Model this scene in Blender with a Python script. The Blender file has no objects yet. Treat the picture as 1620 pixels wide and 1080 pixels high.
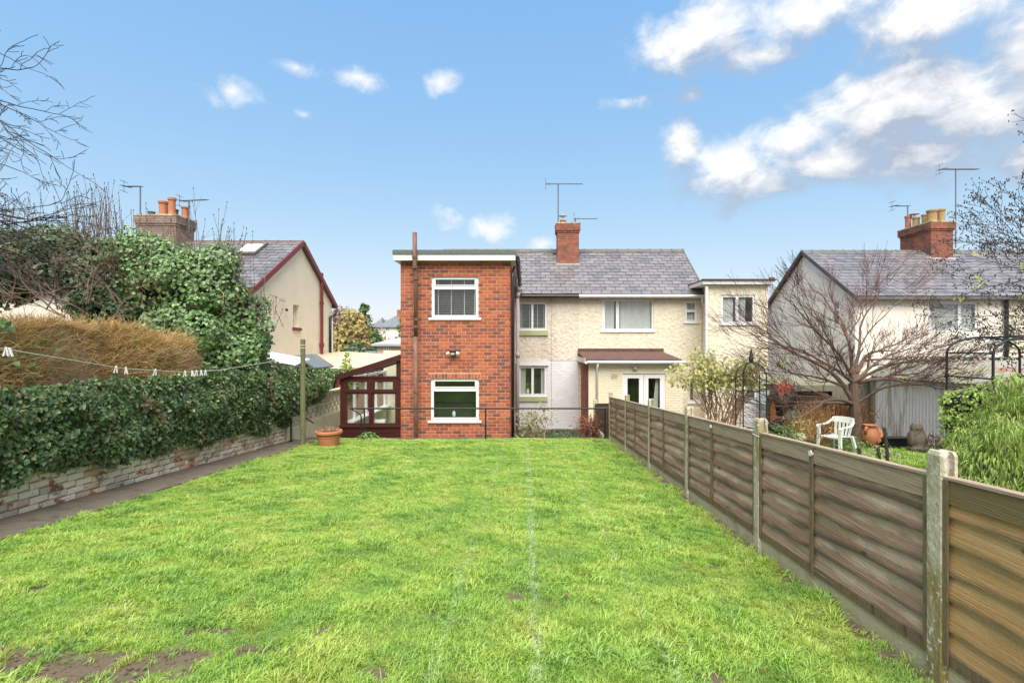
import bpy, math, random
import numpy as np
from mathutils import Vector, Matrix, Euler
from mathutils import noise as mn
R = math.radians
random.seed(7); rs = np.random.RandomState(11)
sc = bpy.context.scene
COL = sc.collection
# ------------------------------------------------------------------ camera, world, sun, exposure
CAMZ = 3.3
cam_d = bpy.data.cameras.new("camera"); cam = bpy.data.objects.new("camera", cam_d); COL.objects.link(cam)
cam_d.sensor_width = 36; cam_d.lens = 800 / 1620 * 36
cam_d.shift_x = -20 / 1620; cam_d.shift_y = 5 / 1620
cam_d.clip_start = 0.05; cam_d.clip_end = 3000
cam.location = (0, 0, CAMZ); cam.rotation_euler = (R(90), 0, 0)
sc.camera = cam
SUN_EL, SUN_AZ = 58, 178          # degrees; azimuth clockwise from +Y (the way the camera looks)
sv = Vector((math.sin(R(SUN_AZ)) * math.cos(R(SUN_EL)), math.cos(R(SUN_AZ)) * math.cos(R(SUN_EL)), math.sin(R(SUN_EL))))
sun_d = bpy.data.lights.new("sun", "SUN"); sun = bpy.data.objects.new("sun", sun_d); COL.objects.link(sun)
sun_d.energy = 1.5; sun_d.angle = R(58); sun_d.color = (1.0, 0.95, 0.87)
sun.rotation_euler = sv.to_track_quat('Z', 'Y').to_euler()
sc.view_settings.view_transform = 'Standard'; sc.view_settings.look = 'None'
sc.view_settings.gamma = 1; sc.view_settings.use_curve_mapping = False
sc.view_settings.exposure = 2.294
sc.cycles.max_bounces = 6; sc.cycles.transparent_max_bounces = 12

W = bpy.data.worlds.new("World"); sc.world = W; W.use_nodes = True
def world():
    nt = W.node_tree; N = nt.nodes; L = nt.links
    for n in list(N): N.remove(n)
    out = N.new("ShaderNodeOutputWorld"); bg = N.new("ShaderNodeBackground"); L.new(bg.outputs[0], out.inputs[0])
    bg.inputs[1].default_value = 0.12
    sky = N.new("ShaderNodeTexSky"); sky.sky_type = 'NISHITA'; sky.sun_disc = False
    sky.sun_elevation = R(SUN_EL); sky.sun_rotation = R(SUN_AZ); sky.altitude = 100
    sky.air_density = 1.0; sky.dust_density = 1.2; sky.ozone_density = 1.6
    def px(x, y, rx, ry, s, g):
        az = math.atan((x - 830) / 800); el = math.atan((545 - y) / 800 * math.cos(az))
        return az, el, rx / 800 * math.cos(az) ** 2, ry / 800 * math.cos(az) * math.cos(el) ** 2, s, g
    blobs = [px(*b) for b in [
        (1420, 165, 175, 75, 1.3, 0), (1560, 180, 150, 90, 1.3, 0), (1330, 175, 85, 62, .8, 0), (1640, 240, 150, 70, .9, 0),
        (1255, 215, 90, 46, 1.0, 0), (1320, 255, 100, 38, .95, 0), (1170, 275, 92, 50, 1.15, 0), (1080, 235, 36, 62, .7, 0), (1095, 150, 42, 26, .5, 0),
        (1110, 60, 115, 66, 1.0, 0), (1200, 90, 110, 44, .9, 0), (1270, 30, 140, 62, .95, 0), (1480, 25, 200, 66, 1.0, 0), (1650, 70, 180, 95, 1.1, 0), (1420, 85, 140, 44, .55, 0),
        (990, 160, 95, 26, .12, 0), (368, 145, 85, 46, .40, 0), (468, 108, 80, 27, .26, 0), (562, 122, 95, 26, .26, 0),
        (695, 130, 62, 42, .18, 0), (710, 345, 48, 30, .42, 0), (775, 363, 60, 36, .45, 0), (855, 388, 50, 24, .3, 0), (480, 182, 60, 28, -.02, 0),
        (1150, 300, 60, 26, .5, 0), (1500, 232, 210, 52, .95, 0)]]
    tc = N.new("ShaderNodeTexCoord")
    def math_(op, a, b=None, c=None, clamp=False):
        n = N.new("ShaderNodeMath"); n.operation = op; n.use_clamp = clamp
        for i, v in enumerate((a, b, c)):
            if v is None: continue
            if isinstance(v, (int, float)): n.inputs[i].default_value = v
            else: L.new(v, n.inputs[i])
        return n.outputs[0]
    sep = N.new("ShaderNodeSeparateXYZ"); L.new(tc.outputs["Generated"], sep.inputs[0])
    x, y, z = sep.outputs
    AZ = math_('ARCTAN2', x, y); EL = math_('ARCSINE', z)
    def density(el_off):
        el = math_('ADD', EL, el_off)
        cb = N.new("ShaderNodeCombineXYZ"); L.new(AZ, cb.inputs[0]); L.new(math_('MULTIPLY', el, 1.5), cb.inputs[1])
        def nz(scale, det, rough=.55, dist=0.0):
            n = N.new("ShaderNodeTexNoise"); n.inputs["Scale"].default_value = scale; n.inputs["Detail"].default_value = det
            n.inputs["Roughness"].default_value = rough; n.inputs["Distortion"].default_value = dist
            L.new(cb.outputs[0], n.inputs["Vector"]); return n.outputs[0]
        n1 = nz(5.5, 12, .60, .5); n2 = nz(19, 12, .62, .4)
        nn = math_('ADD', math_('MULTIPLY', math_('SUBTRACT', n1, .5), 2.9), math_('MULTIPLY', math_('SUBTRACT', n2, .5), 1.7))
        acc = None
        for a, e, ra, re, s, g in blobs:
            dx = math_('MULTIPLY', math_('SUBTRACT', AZ, a), 1 / ra); dy = math_('MULTIPLY', math_('SUBTRACT', el, e), 1 / re)
            d2 = math_('SQRT', math_('ADD', math_('MULTIPLY', dx, dx), math_('MULTIPLY', dy, dy)))
            v = math_('ADD', math_('MULTIPLY', math_('SUBTRACT', 1.0, d2), 1.25), s - 1.0)
            acc = v if acc is None else math_('SMOOTH_MAX', acc, v, .25)
        # the rest of the sky, out of view: heavier cloud added for softer, whiter light
        n3 = nz(2.2, 6, .55)
        away = math_('MAXIMUM', math_('MULTIPLY', math_('SUBTRACT', math_('ABSOLUTE', math_('ADD', AZ, -.1)), 1.05), 2.0, None, True), math_('MULTIPLY', math_('SUBTRACT', EL, .72), 3.0, None, True))
        glob = math_('MULTIPLY', away, math_('SUBTRACT', math_('MULTIPLY', n3, 4.0), 1.35))
        glob = math_('SUBTRACT', glob, math_('MULTIPLY', math_('SUBTRACT', 1.0, away), 2.0))
        acc = math_('MAXIMUM', acc, glob); acc = math_('MAXIMUM', acc, -1.6)
        return math_('ADD', acc, nn)
    d0 = density(0.0); d1 = density(0.030); d2_ = density(0.075)
    al = N.new("ShaderNodeMapRange"); al.interpolation_type = 'SMOOTHSTEP'; L.new(d0, al.inputs[0])
    al.inputs[1].default_value = -.32; al.inputs[2].default_value = 1.0; al.inputs[4].default_value = .96
    lit = N.new("ShaderNodeMapRange"); L.new(math_('SUBTRACT', math_('MULTIPLY', d0, 1.25), math_('ADD', math_('MULTIPLY', d1, .55), math_('MULTIPLY', d2_, .7))), lit.inputs[0])
    lit.inputs[1].default_value = -.42; lit.inputs[2].default_value = .95
    cr = N.new("ShaderNodeMixRGB"); L.new(lit.outputs[0], cr.inputs[0])
    k = 1 / (.12 * 2 ** 2.294)
    cr.inputs[1].default_value = (.47 * k, .53 * k, .65 * k, 1); cr.inputs[2].default_value = (1.06 * k, 1.06 * k, 1.06 * k, 1)
    ss = N.new("ShaderNodeSeparateColor"); L.new(sky.outputs[0], ss.inputs[0]); tint = N.new("ShaderNodeCombineColor")
    for i, (g, m) in enumerate(((.78, .262), (.46, .415), (.15, .755))):      # the camera's soft tone curve on the sky
        L.new(math_('MULTIPLY', math_('POWER', ss.outputs[i], g), m * k), tint.inputs[i])
    mx = N.new("ShaderNodeMixRGB"); L.new(al.outputs[0], mx.inputs[0]); L.new(tint.outputs[0], mx.inputs[1]); L.new(cr.outputs[0], mx.inputs[2])
    L.new(mx.outputs[0], bg.inputs[0])
world()

# ------------------------------------------------------------------ helpers
ORI = {}
def P(x, y, Z):
    "point seen at photograph pixel (x, y) and standing Z metres away"
    return Vector(((x - 830) / 800 * Z, Z, CAMZ - (y - 545) / 800 * Z))
def fast_mesh(name, V, F):
    V = np.asarray(V, dtype=np.float32).reshape(-1, 3); F = np.asarray(F, dtype=np.int32); n, k = F.shape
    me = bpy.data.meshes.new(name); me.vertices.add(len(V)); me.vertices.foreach_set("co", V.ravel())
    me.loops.add(n * k); me.loops.foreach_set("vertex_index", F.ravel())
    me.polygons.add(n); me.polygons.foreach_set("loop_start", np.arange(0, n * k, k, dtype=np.int32))
    me.update(calc_edges=True); return me
def props(o, label=None, cat=None, group=None, kind=None):
    if label: o["label"] = label
    if cat: o["category"] = cat
    if group: o["group"] = group
    if kind: o["kind"] = kind
    return o
def thing(name, label, cat, loc, group=None):
    o = bpy.data.objects.new(name, None); COL.objects.link(o); o.location = loc; ORI[o.name] = Vector(loc)
    o.empty_display_size = .2
    return props(o, label, cat, group)
def link(name, me, mat, parent, origin):
    o = bpy.data.objects.new(name, me); COL.objects.link(o)
    if mat is not None and not me.materials: me.materials.append(mat)
    ORI[o.name] = Vector(origin)
    if parent: o.parent = parent; o.location = Vector(origin) - ORI[parent.name]
    else: o.location = origin
    return o
def from_np(name, V, F, mat, parent=None, loc=None, smooth=False, **kw):
    V = np.asarray(V, dtype=np.float32).reshape(-1, 3)
    if parent: org = ORI[parent.name]
    elif loc is not None: org = Vector(loc)
    else: org = Vector(((V[:, 0].min() + V[:, 0].max()) / 2, (V[:, 1].min() + V[:, 1].max()) / 2, V[:, 2].min()))
    me = fast_mesh(name, V - np.array(org, dtype=np.float32), F)
    if smooth: me.polygons.foreach_set("use_smooth", [True] * len(me.polygons))
    return props(link(name, me, mat, parent, org), **kw)
class MB:
    def __init__(s): s.V = []; s.F = []
    def add(s, vs, fs):
        b = len(s.V); s.V += [tuple(v) for v in vs]; s.F += [tuple(i + b for i in f) for f in fs]; return s
    def box(s, x0, x1, y0, y1, z0, z1):
        return s.add([(x0, y0, z0), (x1, y0, z0), (x1, y1, z0), (x0, y1, z0), (x0, y0, z1), (x1, y0, z1), (x1, y1, z1), (x0, y1, z1)],
                     [(0, 3, 2, 1), (4, 5, 6, 7), (0, 1, 5, 4), (1, 2, 6, 5), (2, 3, 7, 6), (3, 0, 4, 7)])
    def prism(s, pts, d):
        n = len(pts); d = Vector(d); q = [Vector(p) for p in pts]
        return s.add(q + [p + d for p in q], [tuple(range(n))[::-1], tuple(range(n, 2 * n))] + [(i, (i + 1) % n, (i + 1) % n + n, i + n) for i in range(n)])
    def bar(s, a, b, w, h, up=(0, 0, 1)):
        a = Vector(a); b = Vector(b); d = (b - a).normalized(); u = Vector(up)
        r = d.cross(u)
        if r.length < 1e-4: r = d.cross(Vector((1, 0, 0)))
        r.normalize(); u = r.cross(d).normalized()
        c = [(-w / 2, -h / 2), (w / 2, -h / 2), (w / 2, h / 2), (-w / 2, h / 2)]
        return s.add([a + r * i + u * j for i, j in c] + [b + r * i + u * j for i, j in c],
                     [(0, 3, 2, 1), (4, 5, 6, 7), (0, 1, 5, 4), (1, 2, 6, 5), (2, 3, 7, 6), (3, 0, 4, 7)])
    def tube(s, pts, rad, sides=8, cap=True):
        pts = [Vector(p) for p in pts]; n = len(pts)
        if isinstance(rad, (int, float)): rad = [rad] * n
        b = len(s.V); prev = None
        for i, p in enumerate(pts):
            d = (pts[min(i + 1, n - 1)] - pts[max(i - 1, 0)])
            d = d.normalized() if d.length > 1e-9 else Vector((0, 0, 1))
            if prev is None: u = d.orthogonal().normalized()
            else:
                u = prev - d * prev.dot(d); u = u.normalized() if u.length > 1e-6 else d.orthogonal().normalized()
            prev = u; v = d.cross(u)
            for k in range(sides):
                a = 2 * math.pi * k / sides
                s.V.append(tuple(p + (u * math.cos(a) + v * math.sin(a)) * rad[i]))
        for i in range(n - 1):
            for k in range(sides):
                k2 = (k + 1) % sides
                s.F.append((b + i * sides + k, b + i * sides + k2, b + (i + 1) * sides + k2, b + (i + 1) * sides + k))
        if cap and sides > 2:
            s.F.append(tuple(b + k for k in range(sides))[::-1]); s.F.append(tuple(b + (n - 1) * sides + k for k in range(sides)))
        return s
    def lathe(s, prof, c, seg=24):
        b = len(s.V); c = Vector(c)
        for r, z in prof:
            for k in range(seg):
                a = 2 * math.pi * k / seg; s.V.append((c.x + r * math.cos(a), c.y + r * math.sin(a), c.z + z))
        for i in range(len(prof) - 1):
            for k in range(seg):
                k2 = (k + 1) % seg
                s.F.append((b + i * seg + k, b + i * seg + k2, b + (i + 1) * seg + k2, b + (i + 1) * seg + k))
        return s
    def blob(s, c, rx, ry, rz, seg=12, rings=8, nz=0, nscale=3):
        b = len(s.V); c = Vector(c)
        for i in range(rings + 1):
            th = math.pi * i / rings
            for k in range(seg):
                a = 2 * math.pi * k / seg
                d = Vector((math.sin(th) * math.cos(a), math.sin(th) * math.sin(a), math.cos(th)))
                f = 1 + (nz * mn.noise((c + d) * nscale) if nz else 0)
                s.V.append((c.x + d.x * rx * f, c.y + d.y * ry * f, c.z + d.z * rz * f))
        for i in range(rings):
            for k in range(seg):
                k2 = (k + 1) % seg
                s.F.append((b + i * seg + k, b + (i + 1) * seg + k, b + (i + 1) * seg + k2, b + i * seg + k2))
        return s
    def plate(s, u0, u1, v0, v1, holes, depth, T):
        "a rectilinear plate with rectangular holes; T maps (u, depth, v) to the world"
        us = sorted({u0, u1, *[h[0] for h in holes], *[h[1] for h in holes]}); vs = sorted({v0, v1, *[h[2] for h in holes], *[h[3] for h in holes]})
        us = [u for u in us if u0 <= u <= u1]; vs = [v for v in vs if v0 <= v <= v1]
        nu, nv = len(us) - 1, len(vs) - 1
        solid = [[not any(h[0] < (us[i] + us[i + 1]) / 2 < h[1] and h[2] < (vs[j] + vs[j + 1]) / 2 < h[3] for h in holes) for j in range(nv)] for i in range(nu)]
        def q(a, b_, c, d): s.add([T(*a), T(*b_), T(*c), T(*d)], [(0, 1, 2, 3)])
        ok = lambda i, j: 0 <= i < nu and 0 <= j < nv and solid[i][j]
        for i in range(nu):
            for j in range(nv):
                if not solid[i][j]: continue
                a, b_, c, d = us[i], us[i + 1], vs[j], vs[j + 1]
                q((a, 0, c), (b_, 0, c), (b_, 0, d), (a, 0, d)); q((a, depth, c), (a, depth, d), (b_, depth, d), (b_, depth, c))
                if not ok(i - 1, j): q((a, 0, c), (a, 0, d), (a, depth, d), (a, depth, c))
                if not ok(i + 1, j): q((b_, 0, c), (b_, depth, c), (b_, depth, d), (b_, 0, d))
                if not ok(i, j - 1): q((a, 0, c), (a, depth, c), (b_, depth, c), (b_, 0, c))
                if not ok(i, j + 1): q((a, 0, d), (b_, 0, d), (b_, depth, d), (a, depth, d))
        return s
    def build(s, name, mat, parent=None, loc=None, smooth=False, **kw):
        if parent: org = ORI[parent.name]
        elif loc is not None: org = Vector(loc)
        else:
            xs, ys, zs = zip(*s.V); org = Vector(((min(xs) + max(xs)) / 2, (min(ys) + max(ys)) / 2, min(zs)))
        me = bpy.data.meshes.new(name); me.from_pydata([(v[0] - org.x, v[1] - org.y, v[2] - org.z) for v in s.V], [], s.F)
        if smooth: me.polygons.foreach_set("use_smooth", [True] * len(me.polygons))
        me.update(); return props(link(name, me, mat, parent, org), **kw)
def place(name, me, parent, loc, rot=(0, 0, 0), scale=(1, 1, 1), **kw):
    o = bpy.data.objects.new(name, me); COL.objects.link(o); o.parent = parent
    o.location = Vector(loc) - ORI[parent.name]; o.rotation_euler = rot; o.scale = scale
    return props(o, **kw)
fY = lambda Y: (lambda u, d, v: (u, Y + d, v))            # a wall facing the camera
fXp = lambda X: (lambda u, d, v: (X - d, u, v))           # a wall facing +X
fXm = lambda X: (lambda u, d, v: (X + d, u, v))           # a wall facing -X

# ------------------------------------------------------------------ materials
def ramp(N, cols, interp='LINEAR'):
    r = N.new("ShaderNodeValToRGB"); e = r.color_ramp; e.interpolation = interp
    n = len(cols)
    while len(e.elements) < n: e.elements.new(.5)
    for i, c in enumerate(cols):
        e.elements[i].position = i / max(1, n - 1) if interp == 'LINEAR' else i / n
        e.elements[i].color = (*c, 1)
    return r
def M(name, cols, rough=.8, nscale=5, detail=6, bump=0, bscale=60, rnd=None, namt=.35, spec=.4, stretch=(1, 1, 1), stains=(), metal=0, trans=0, coat=0, bstretch=None, vor=False, roughvar=0):
    m = bpy.data.materials.new(name); m.use_nodes = True; nt = m.node_tree; N = nt.nodes; L = nt.links
    b = N["Principled BSDF"]; out = N["Material Output"]
    geo = N.new("ShaderNodeNewGeometry")
    def vec(st):
        mp = N.new("ShaderNodeMapping"); L.new(geo.outputs["Position"], mp.inputs[0]); mp.inputs["Scale"].default_value = st; return mp.outputs[0]
    v0 = vec(stretch)
    def nz(sc_, det, v=v0, rg=.6):
        n = N.new("ShaderNodeTexNoise"); n.inputs["Scale"].default_value = sc_; n.inputs["Detail"].default_value = det; n.inputs["Roughness"].default_value = rg
        L.new(v, n.inputs["Vector"]); return n.outputs[0]
    n1 = nz(nscale, detail)
    st = N.new("ShaderNodeMapRange"); L.new(n1, st.inputs[0]); st.inputs[1].default_value = .3; st.inputs[2].default_value = .7
    if rnd:
        oi = N.new("ShaderNodeObjectInfo"); ad = N.new("ShaderNodeMath"); ad.operation = 'ADD'
        L.new(oi.outputs["Random"], ad.inputs[0]); L.new(geo.outputs["Random Per Island"], ad.inputs[1])
        fr = N.new("ShaderNodeMath"); fr.operation = 'FRACT'; L.new(ad.outputs[0], fr.inputs[0])
        r = ramp(N, rnd, 'CONSTANT' if len(rnd) > 5 else 'LINEAR'); L.new(fr.outputs[0], r.inputs[0])
        r2 = ramp(N, cols); L.new(st.outputs[0], r2.inputs[0])
        mx = N.new("ShaderNodeMixRGB"); mx.inputs[0].default_value = namt; L.new(r.outputs[0], mx.inputs[1]); L.new(r2.outputs[0], mx.inputs[2])
        col = mx.outputs[0]
    else:
        r = ramp(N, cols if len(cols) > 1 else cols * 2); L.new(st.outputs[0], r.inputs[0]); col = r.outputs[0]
    for c, s_, lo, hi, ss in stains:
        n = nz(s_, 8, vec(ss)); mr = N.new("ShaderNodeMapRange"); L.new(n, mr.inputs[0]); mr.inputs[1].default_value = lo; mr.inputs[2].default_value = hi
        mx = N.new("ShaderNodeMixRGB"); L.new(mr.outputs[0], mx.inputs[0]); L.new(col, mx.inputs[1]); mx.inputs[2].default_value = (*c, 1); col = mx.outputs[0]
    L.new(col, b.inputs["Base Color"])
    b.inputs["Roughness"].default_value = rough; b.inputs["Metallic"].default_value = metal; b.inputs["Specular IOR Level"].default_value = spec
    if roughvar:
        mr = N.new("ShaderNodeMapRange"); L.new(nz(1.3, 4), mr.inputs[0]); mr.inputs[1].default_value = .3; mr.inputs[2].default_value = .7
        mr.inputs[3].default_value = rough; mr.inputs[4].default_value = rough + roughvar; L.new(mr.outputs[0], b.inputs["Roughness"])
    if coat: b.inputs["Coat Weight"].default_value = coat; b.inputs["Coat Roughness"].default_value = .15
    if bump:
        bp = N.new("ShaderNodeBump"); bp.inputs["Strength"].default_value = bump; bp.inputs["Distance"].default_value = .02
        vb = vec(bstretch) if bstretch else v0
        if vor:
            vn = N.new("ShaderNodeTexVoronoi"); vn.feature = 'SMOOTH_F1'; vn.inputs["Scale"].default_value = bscale; L.new(vb, vn.inputs["Vector"])
            ad = N.new("ShaderNodeMath"); ad.operation = 'ADD'; L.new(vn.outputs["Distance"], ad.inputs[0]); L.new(nz(bscale * .7, 4, vb), ad.inputs[1]); L.new(ad.outputs[0], bp.inputs["Height"])
        else: L.new(nz(bscale, 6, vb), bp.inputs["Height"])
        L.new(bp.outputs[0], b.inputs["Normal"])
    if trans:
        tr = N.new("ShaderNodeBsdfTranslucent"); L.new(col, tr.inputs[0]); mxs = N.new("ShaderNodeMixShader"); mxs.inputs[0].default_value = trans
        L.new(b.outputs[0], mxs.inputs[1]); L.new(tr.outputs[0], mxs.inputs[2]); L.new(mxs.outputs[0], out.inputs[0])
    return m
def glass(name, tint=(.96, .975, .97), refl=.055, dirt=.0):
    m = bpy.data.materials.new(name); m.use_nodes = True; nt = m.node_tree; N = nt.nodes; L = nt.links
    N.remove(N["Principled BSDF"]); out = N["Material Output"]
    tr = N.new("ShaderNodeBsdfTransparent"); tr.inputs[0].default_value = (*tint, 1)
    gl = N.new("ShaderNodeBsdfGlossy"); gl.inputs["Roughness"].default_value = .03
    lw = N.new("ShaderNodeLayerWeight"); lw.inputs[0].default_value = .5; fr = N.new("ShaderNodeMath"); fr.operation = "POWER"; L.new(lw.outputs["Facing"], fr.inputs[0]); fr.inputs[1].default_value = 5
    ad = N.new("ShaderNodeMath"); ad.operation = 'ADD'; ad.use_clamp = True; L.new(fr.outputs[0], ad.inputs[0]); ad.inputs[1].default_value = refl
    mx = N.new("ShaderNodeMixShader"); L.new(ad.outputs[0], mx.inputs[0]); L.new(tr.outputs[0], mx.inputs[1]); L.new(gl.outputs[0], mx.inputs[2])
    L.new(mx.outputs[0], out.inputs[0]); return m
m_brick = M("orange_brick", [(.32, .105, .055), (.42, .16, .085), (.26, .08, .05)], .85, 9, 5, .35, 90,
            rnd=[(.34, .082, .040), (.42, .112, .046), (.27, .066, .038), (.46, .135, .055), (.21, .056, .04), (.37, .092, .04), (.32, .078, .038), (.44, .125, .052), (.15, .052, .042), (.38, .10, .046), (.25, .066, .042), (.10, .05, .048)], namt=.22)
m_mortar = M("mortar", [(.58, .36, .26), (.50, .29, .20)], .95, 12, 4, .3, 120)
m_oldbrick = M("red_chimney_brick", [(.28, .09, .055), (.36, .13, .08)], .85, 6, 5, .4, 70, rnd=[(.34, .105, .065), (.26, .08, .055), (.40, .14, .085), (.19, .075, .06), (.31, .10, .065)], namt=.3, stains=[((.10, .07, .055), 2.2, .50, .68, (1, 1, 1)), ((.36, .28, .22), 5, .62, .7, (1, 1, 1))])
m_chmortar = M("chimney_mortar", [(.26, .17, .13), (.2, .13, .1)], .95, 12)
m_pebble = M("cream_pebbledash", [(.62, .56, .42), (.76, .70, .56)], .9, 9, 7, 1.0, 11, vor=True, stains=[((.42, .37, .27), .9, .58, .8, (1, 1, .4))])
m_pebble_grey = M("stone_grey_pebbledash", [(.56, .51, .41), (.71, .65, .54)], .9, 9, 7, 1.0, 11, vor=True, stains=[((.38, .34, .27), .9, .55, .8, (1, 1, .35))])
m_creamwall = M("cream_render", [(.78, .68, .52), (.84, .75, .58)], .9, 1.5, 5, .35, 28, vor=True, stains=[((.5, .42, .3), .7, .6, .85, (1, 1, .4))])
m_whitewall = M("off_white_render", [(.80, .75, .65), (.85, .80, .70)], .9, 1.5, 5, .3, 28, vor=True, stains=[((.5, .47, .4), .8, .58, .85, (1, 1, .3))])
m_creambrick = M("cream_painted_brick", [(.68, .62, .46), (.74, .68, .51)], .75, 4, 5, .2, 50)
m_whitebrick = M("white_painted_brick", [(.68, .69, .70), (.75, .76, .77)], .7, 4, 5, .2, 50, stains=[((.45, .45, .44), 1.2, .6, .8, (1, 1, .4))])
m_slate = M("wet_slate", [(.12, .115, .118), (.22, .205, .21), (.08, .078, .08)], .24, 3, 6, .12, 30, rnd=[(.13, .12, .125), (.22, .205, .21), (.165, .155, .16), (.085, .082, .088)], namt=.4, spec=.9, roughvar=.2, stains=[((.10, .11, .07), 2.5, .62, .8, (1, 1, 1))])
m_slateb = M("roof_underlay", [(.04, .04, .045), (.06, .06, .065)], .6, 5)
m_ridge = M("ridge_tile", [(.09, .09, .09), (.16, .15, .14)], .7, 8, 5, .3, 60)
m_white = M("white_plastic", [(.80, .81, .82), (.76, .77, .78)], .35, 3, 3)
m_whitepaint = M("white_paint", [(.74, .75, .75), (.68, .69, .68)], .5, 6, 5, .05, 40, stains=[((.4, .4, .36), 3, .62, .85, (1, 1, .3))])
m_felt = M("roof_felt", [(.10, .115, .11), (.15, .165, .155)], .85, 10, 5, .4, 90)
m_brownpipe = M("rusty_brown_iron", [(.11, .055, .04), (.17, .09, .065), (.20, .13, .10)], .65, 14, 6, .2, 60, stretch=(1, 1, .3), stains=[((.28, .22, .18), 6, .58, .75, (1, 1, .3))])
m_greypipe = M("grey_pipe", [(.36, .33, .32), (.44, .41, .39)], .6, 5)
m_aerial = M("aerial_metal", [(.10, .11, .12), (.16, .17, .18)], .5, 5)
m_black = M("black_metal", [(.012, .012, .013), (.025, .024, .024)], .45, 20, 4, .1, 80)
m_blackplastic = M("black_plastic", [(.01, .01, .011), (.018, .018, .02)], .3, 4)
m_brownupvc = M("mahogany_plastic", [(.052, .014, .012), (.07, .019, .016)], .35, 3, 3, .05, 30, stretch=(1, 1, 8))
m_redpaint = M("oxblood_paint", [(.16, .028, .030), (.21, .04, .04)], .5, 5)
m_redroof = M("red_brown_felt", [(.085, .042, .036), (.14, .075, .062)], .8, 5, 6, .3, 40)
m_green = M("pale_green_paint", [(.40, .45, .24), (.34, .38, .2)], .6, 5, 5)
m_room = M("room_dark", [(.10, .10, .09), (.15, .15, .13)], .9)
m_reflgreen = M("green_reflection_room", [(.045, .06, .045), (.07, .09, .065)], .9, 5)  # green reflected in the brick extension's lower window, put into the room colour
m_curtain = M("net_curtain", [(.80, .84, .80), (.86, .88, .85)], .9, 4, trans=.4)
m_blind = M("blind_slat", [(.75, .75, .72), (.8, .8, .78)], .5)
m_blindw = M("white_blind", [(.7, .7, .68), (.62, .62, .6)], .5)
m_glass = glass("window_glass"); m_glassc = glass("conservatory_glass", (.95, .97, .95), .03)
m_lead = M("lead_flashing", [(.4, .42, .44), (.5, .52, .53)], .5, 8)
m_concrete = M("mossy_concrete", [(.36, .325, .225), (.52, .475, .355), (.27, .23, .135)], .9, 11, 9, .7, 60, stretch=(1, 1, .5), stains=[((.25, .205, .07), 3.0, .50, .62, (1, 1, .35)), ((.62, .60, .52), 26, .56, .62, (1, 1, 1)), ((.05, .045, .03), 9, .66, .75, (1, 1, .4))])
m_gravel = M("gravel_board", [(.42, .37, .21), (.54, .49, .31), (.31, .26, .12)], .9, 4, 7, .4, 70, stretch=(1, .6, 1))
GRAIN = (60, 1.5, 60)
m_wood = M("weathered_board", [(.21, .135, .092), (.36, .25, .18), (.13, .085, .06), (.44, .33, .25)], .8, 1.0, 9, .6, 2, stretch=GRAIN, rnd=[(.22, .135, .09), (.46, .31, .215), (.32, .20, .135), (.38, .24, .16)], namt=.4)
def bleach(m, c, amt, dark=(.05, .038, .03)):
    "sun-bleached upper parts, damp-stained lower edges, knots: wear with ragged outlines on each board"
    nt = m.node_tree; N = nt.nodes; L = nt.links; b = N["Principled BSDF"]; col = b.inputs["Base Color"].links[0].from_socket
    at = N.new("ShaderNodeAttribute"); at.attribute_name = 'across'; g = N.new("ShaderNodeNewGeometry"); oi = N.new("ShaderNodeObjectInfo")
    sh = N.new("ShaderNodeVectorMath"); sh.operation = 'MULTIPLY_ADD'; L.new(oi.outputs["Random"], sh.inputs[0]); sh.inputs[1].default_value = (31, 17, 9); L.new(g.outputs["Position"], sh.inputs[2])
    def nz(st, s, d):
        mp = N.new("ShaderNodeMapping"); mp.inputs["Scale"].default_value = st; L.new(sh.outputs[0], mp.inputs[0])
        n = N.new("ShaderNodeTexNoise"); n.inputs["Scale"].default_value = s; n.inputs["Detail"].default_value = d; n.inputs["Roughness"].default_value = .6; L.new(mp.outputs[0], n.inputs["Vector"]); return n.outputs[0], mp.outputs[0]
    def mix(f, col, c):
        mx = N.new("ShaderNodeMixRGB"); L.new(f, mx.inputs[0]); L.new(col, mx.inputs[1]); mx.inputs[2].default_value = (*c, 1); return mx.outputs[0]
    def edge(k, nse, lo, hi, am):
        ad = N.new("ShaderNodeMath"); ad.operation = 'MULTIPLY_ADD'; L.new(nse, ad.inputs[0]); ad.inputs[1].default_value = k; L.new(at.outputs["Fac"], ad.inputs[2])
        mr = N.new("ShaderNodeMapRange"); L.new(ad.outputs[0], mr.inputs[0]); mr.inputs[1].default_value = lo; mr.inputs[2].default_value = hi; mr.inputs[4].default_value = am; return mr.outputs[0]
    n1, _ = nz((1, 2.6, 9), 1.0, 8); n2, _ = nz((1, 1.6, 7), 1.0, 8)
    col = mix(edge(1.1, n1, 1.02, 1.30, amt), col, c); col = mix(edge(.9, n2, .72, .50, .75), col, dark)
    mp = N.new("ShaderNodeMapping"); mp.inputs["Scale"].default_value = (.2, 2.2, 5.5); L.new(sh.outputs[0], mp.inputs[0])
    v = N.new("ShaderNodeTexVoronoi"); v.inputs["Scale"].default_value = 1.0; L.new(mp.outputs[0], v.inputs["Vector"])
    mr = N.new("ShaderNodeMapRange"); L.new(v.outputs["Distance"], mr.inputs[0]); mr.inputs[1].default_value = .10; mr.inputs[2].default_value = .05
    col = mix(mr.outputs[0], col, dark); L.new(col, b.inputs["Base Color"])
m_woodnew = M("amber_board", [(.42, .235, .09), (.55, .335, .145), (.33, .175, .07)], .75, 1.0, 9, .5, 2, stretch=GRAIN, rnd=[(.36, .20, .08), (.44, .27, .12), (.30, .175, .07)], namt=.5)
bleach(m_wood, (.64, .49, .37), .8); bleach(m_woodnew, (.60, .40, .20), .6, (.10, .095, .05))
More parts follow.
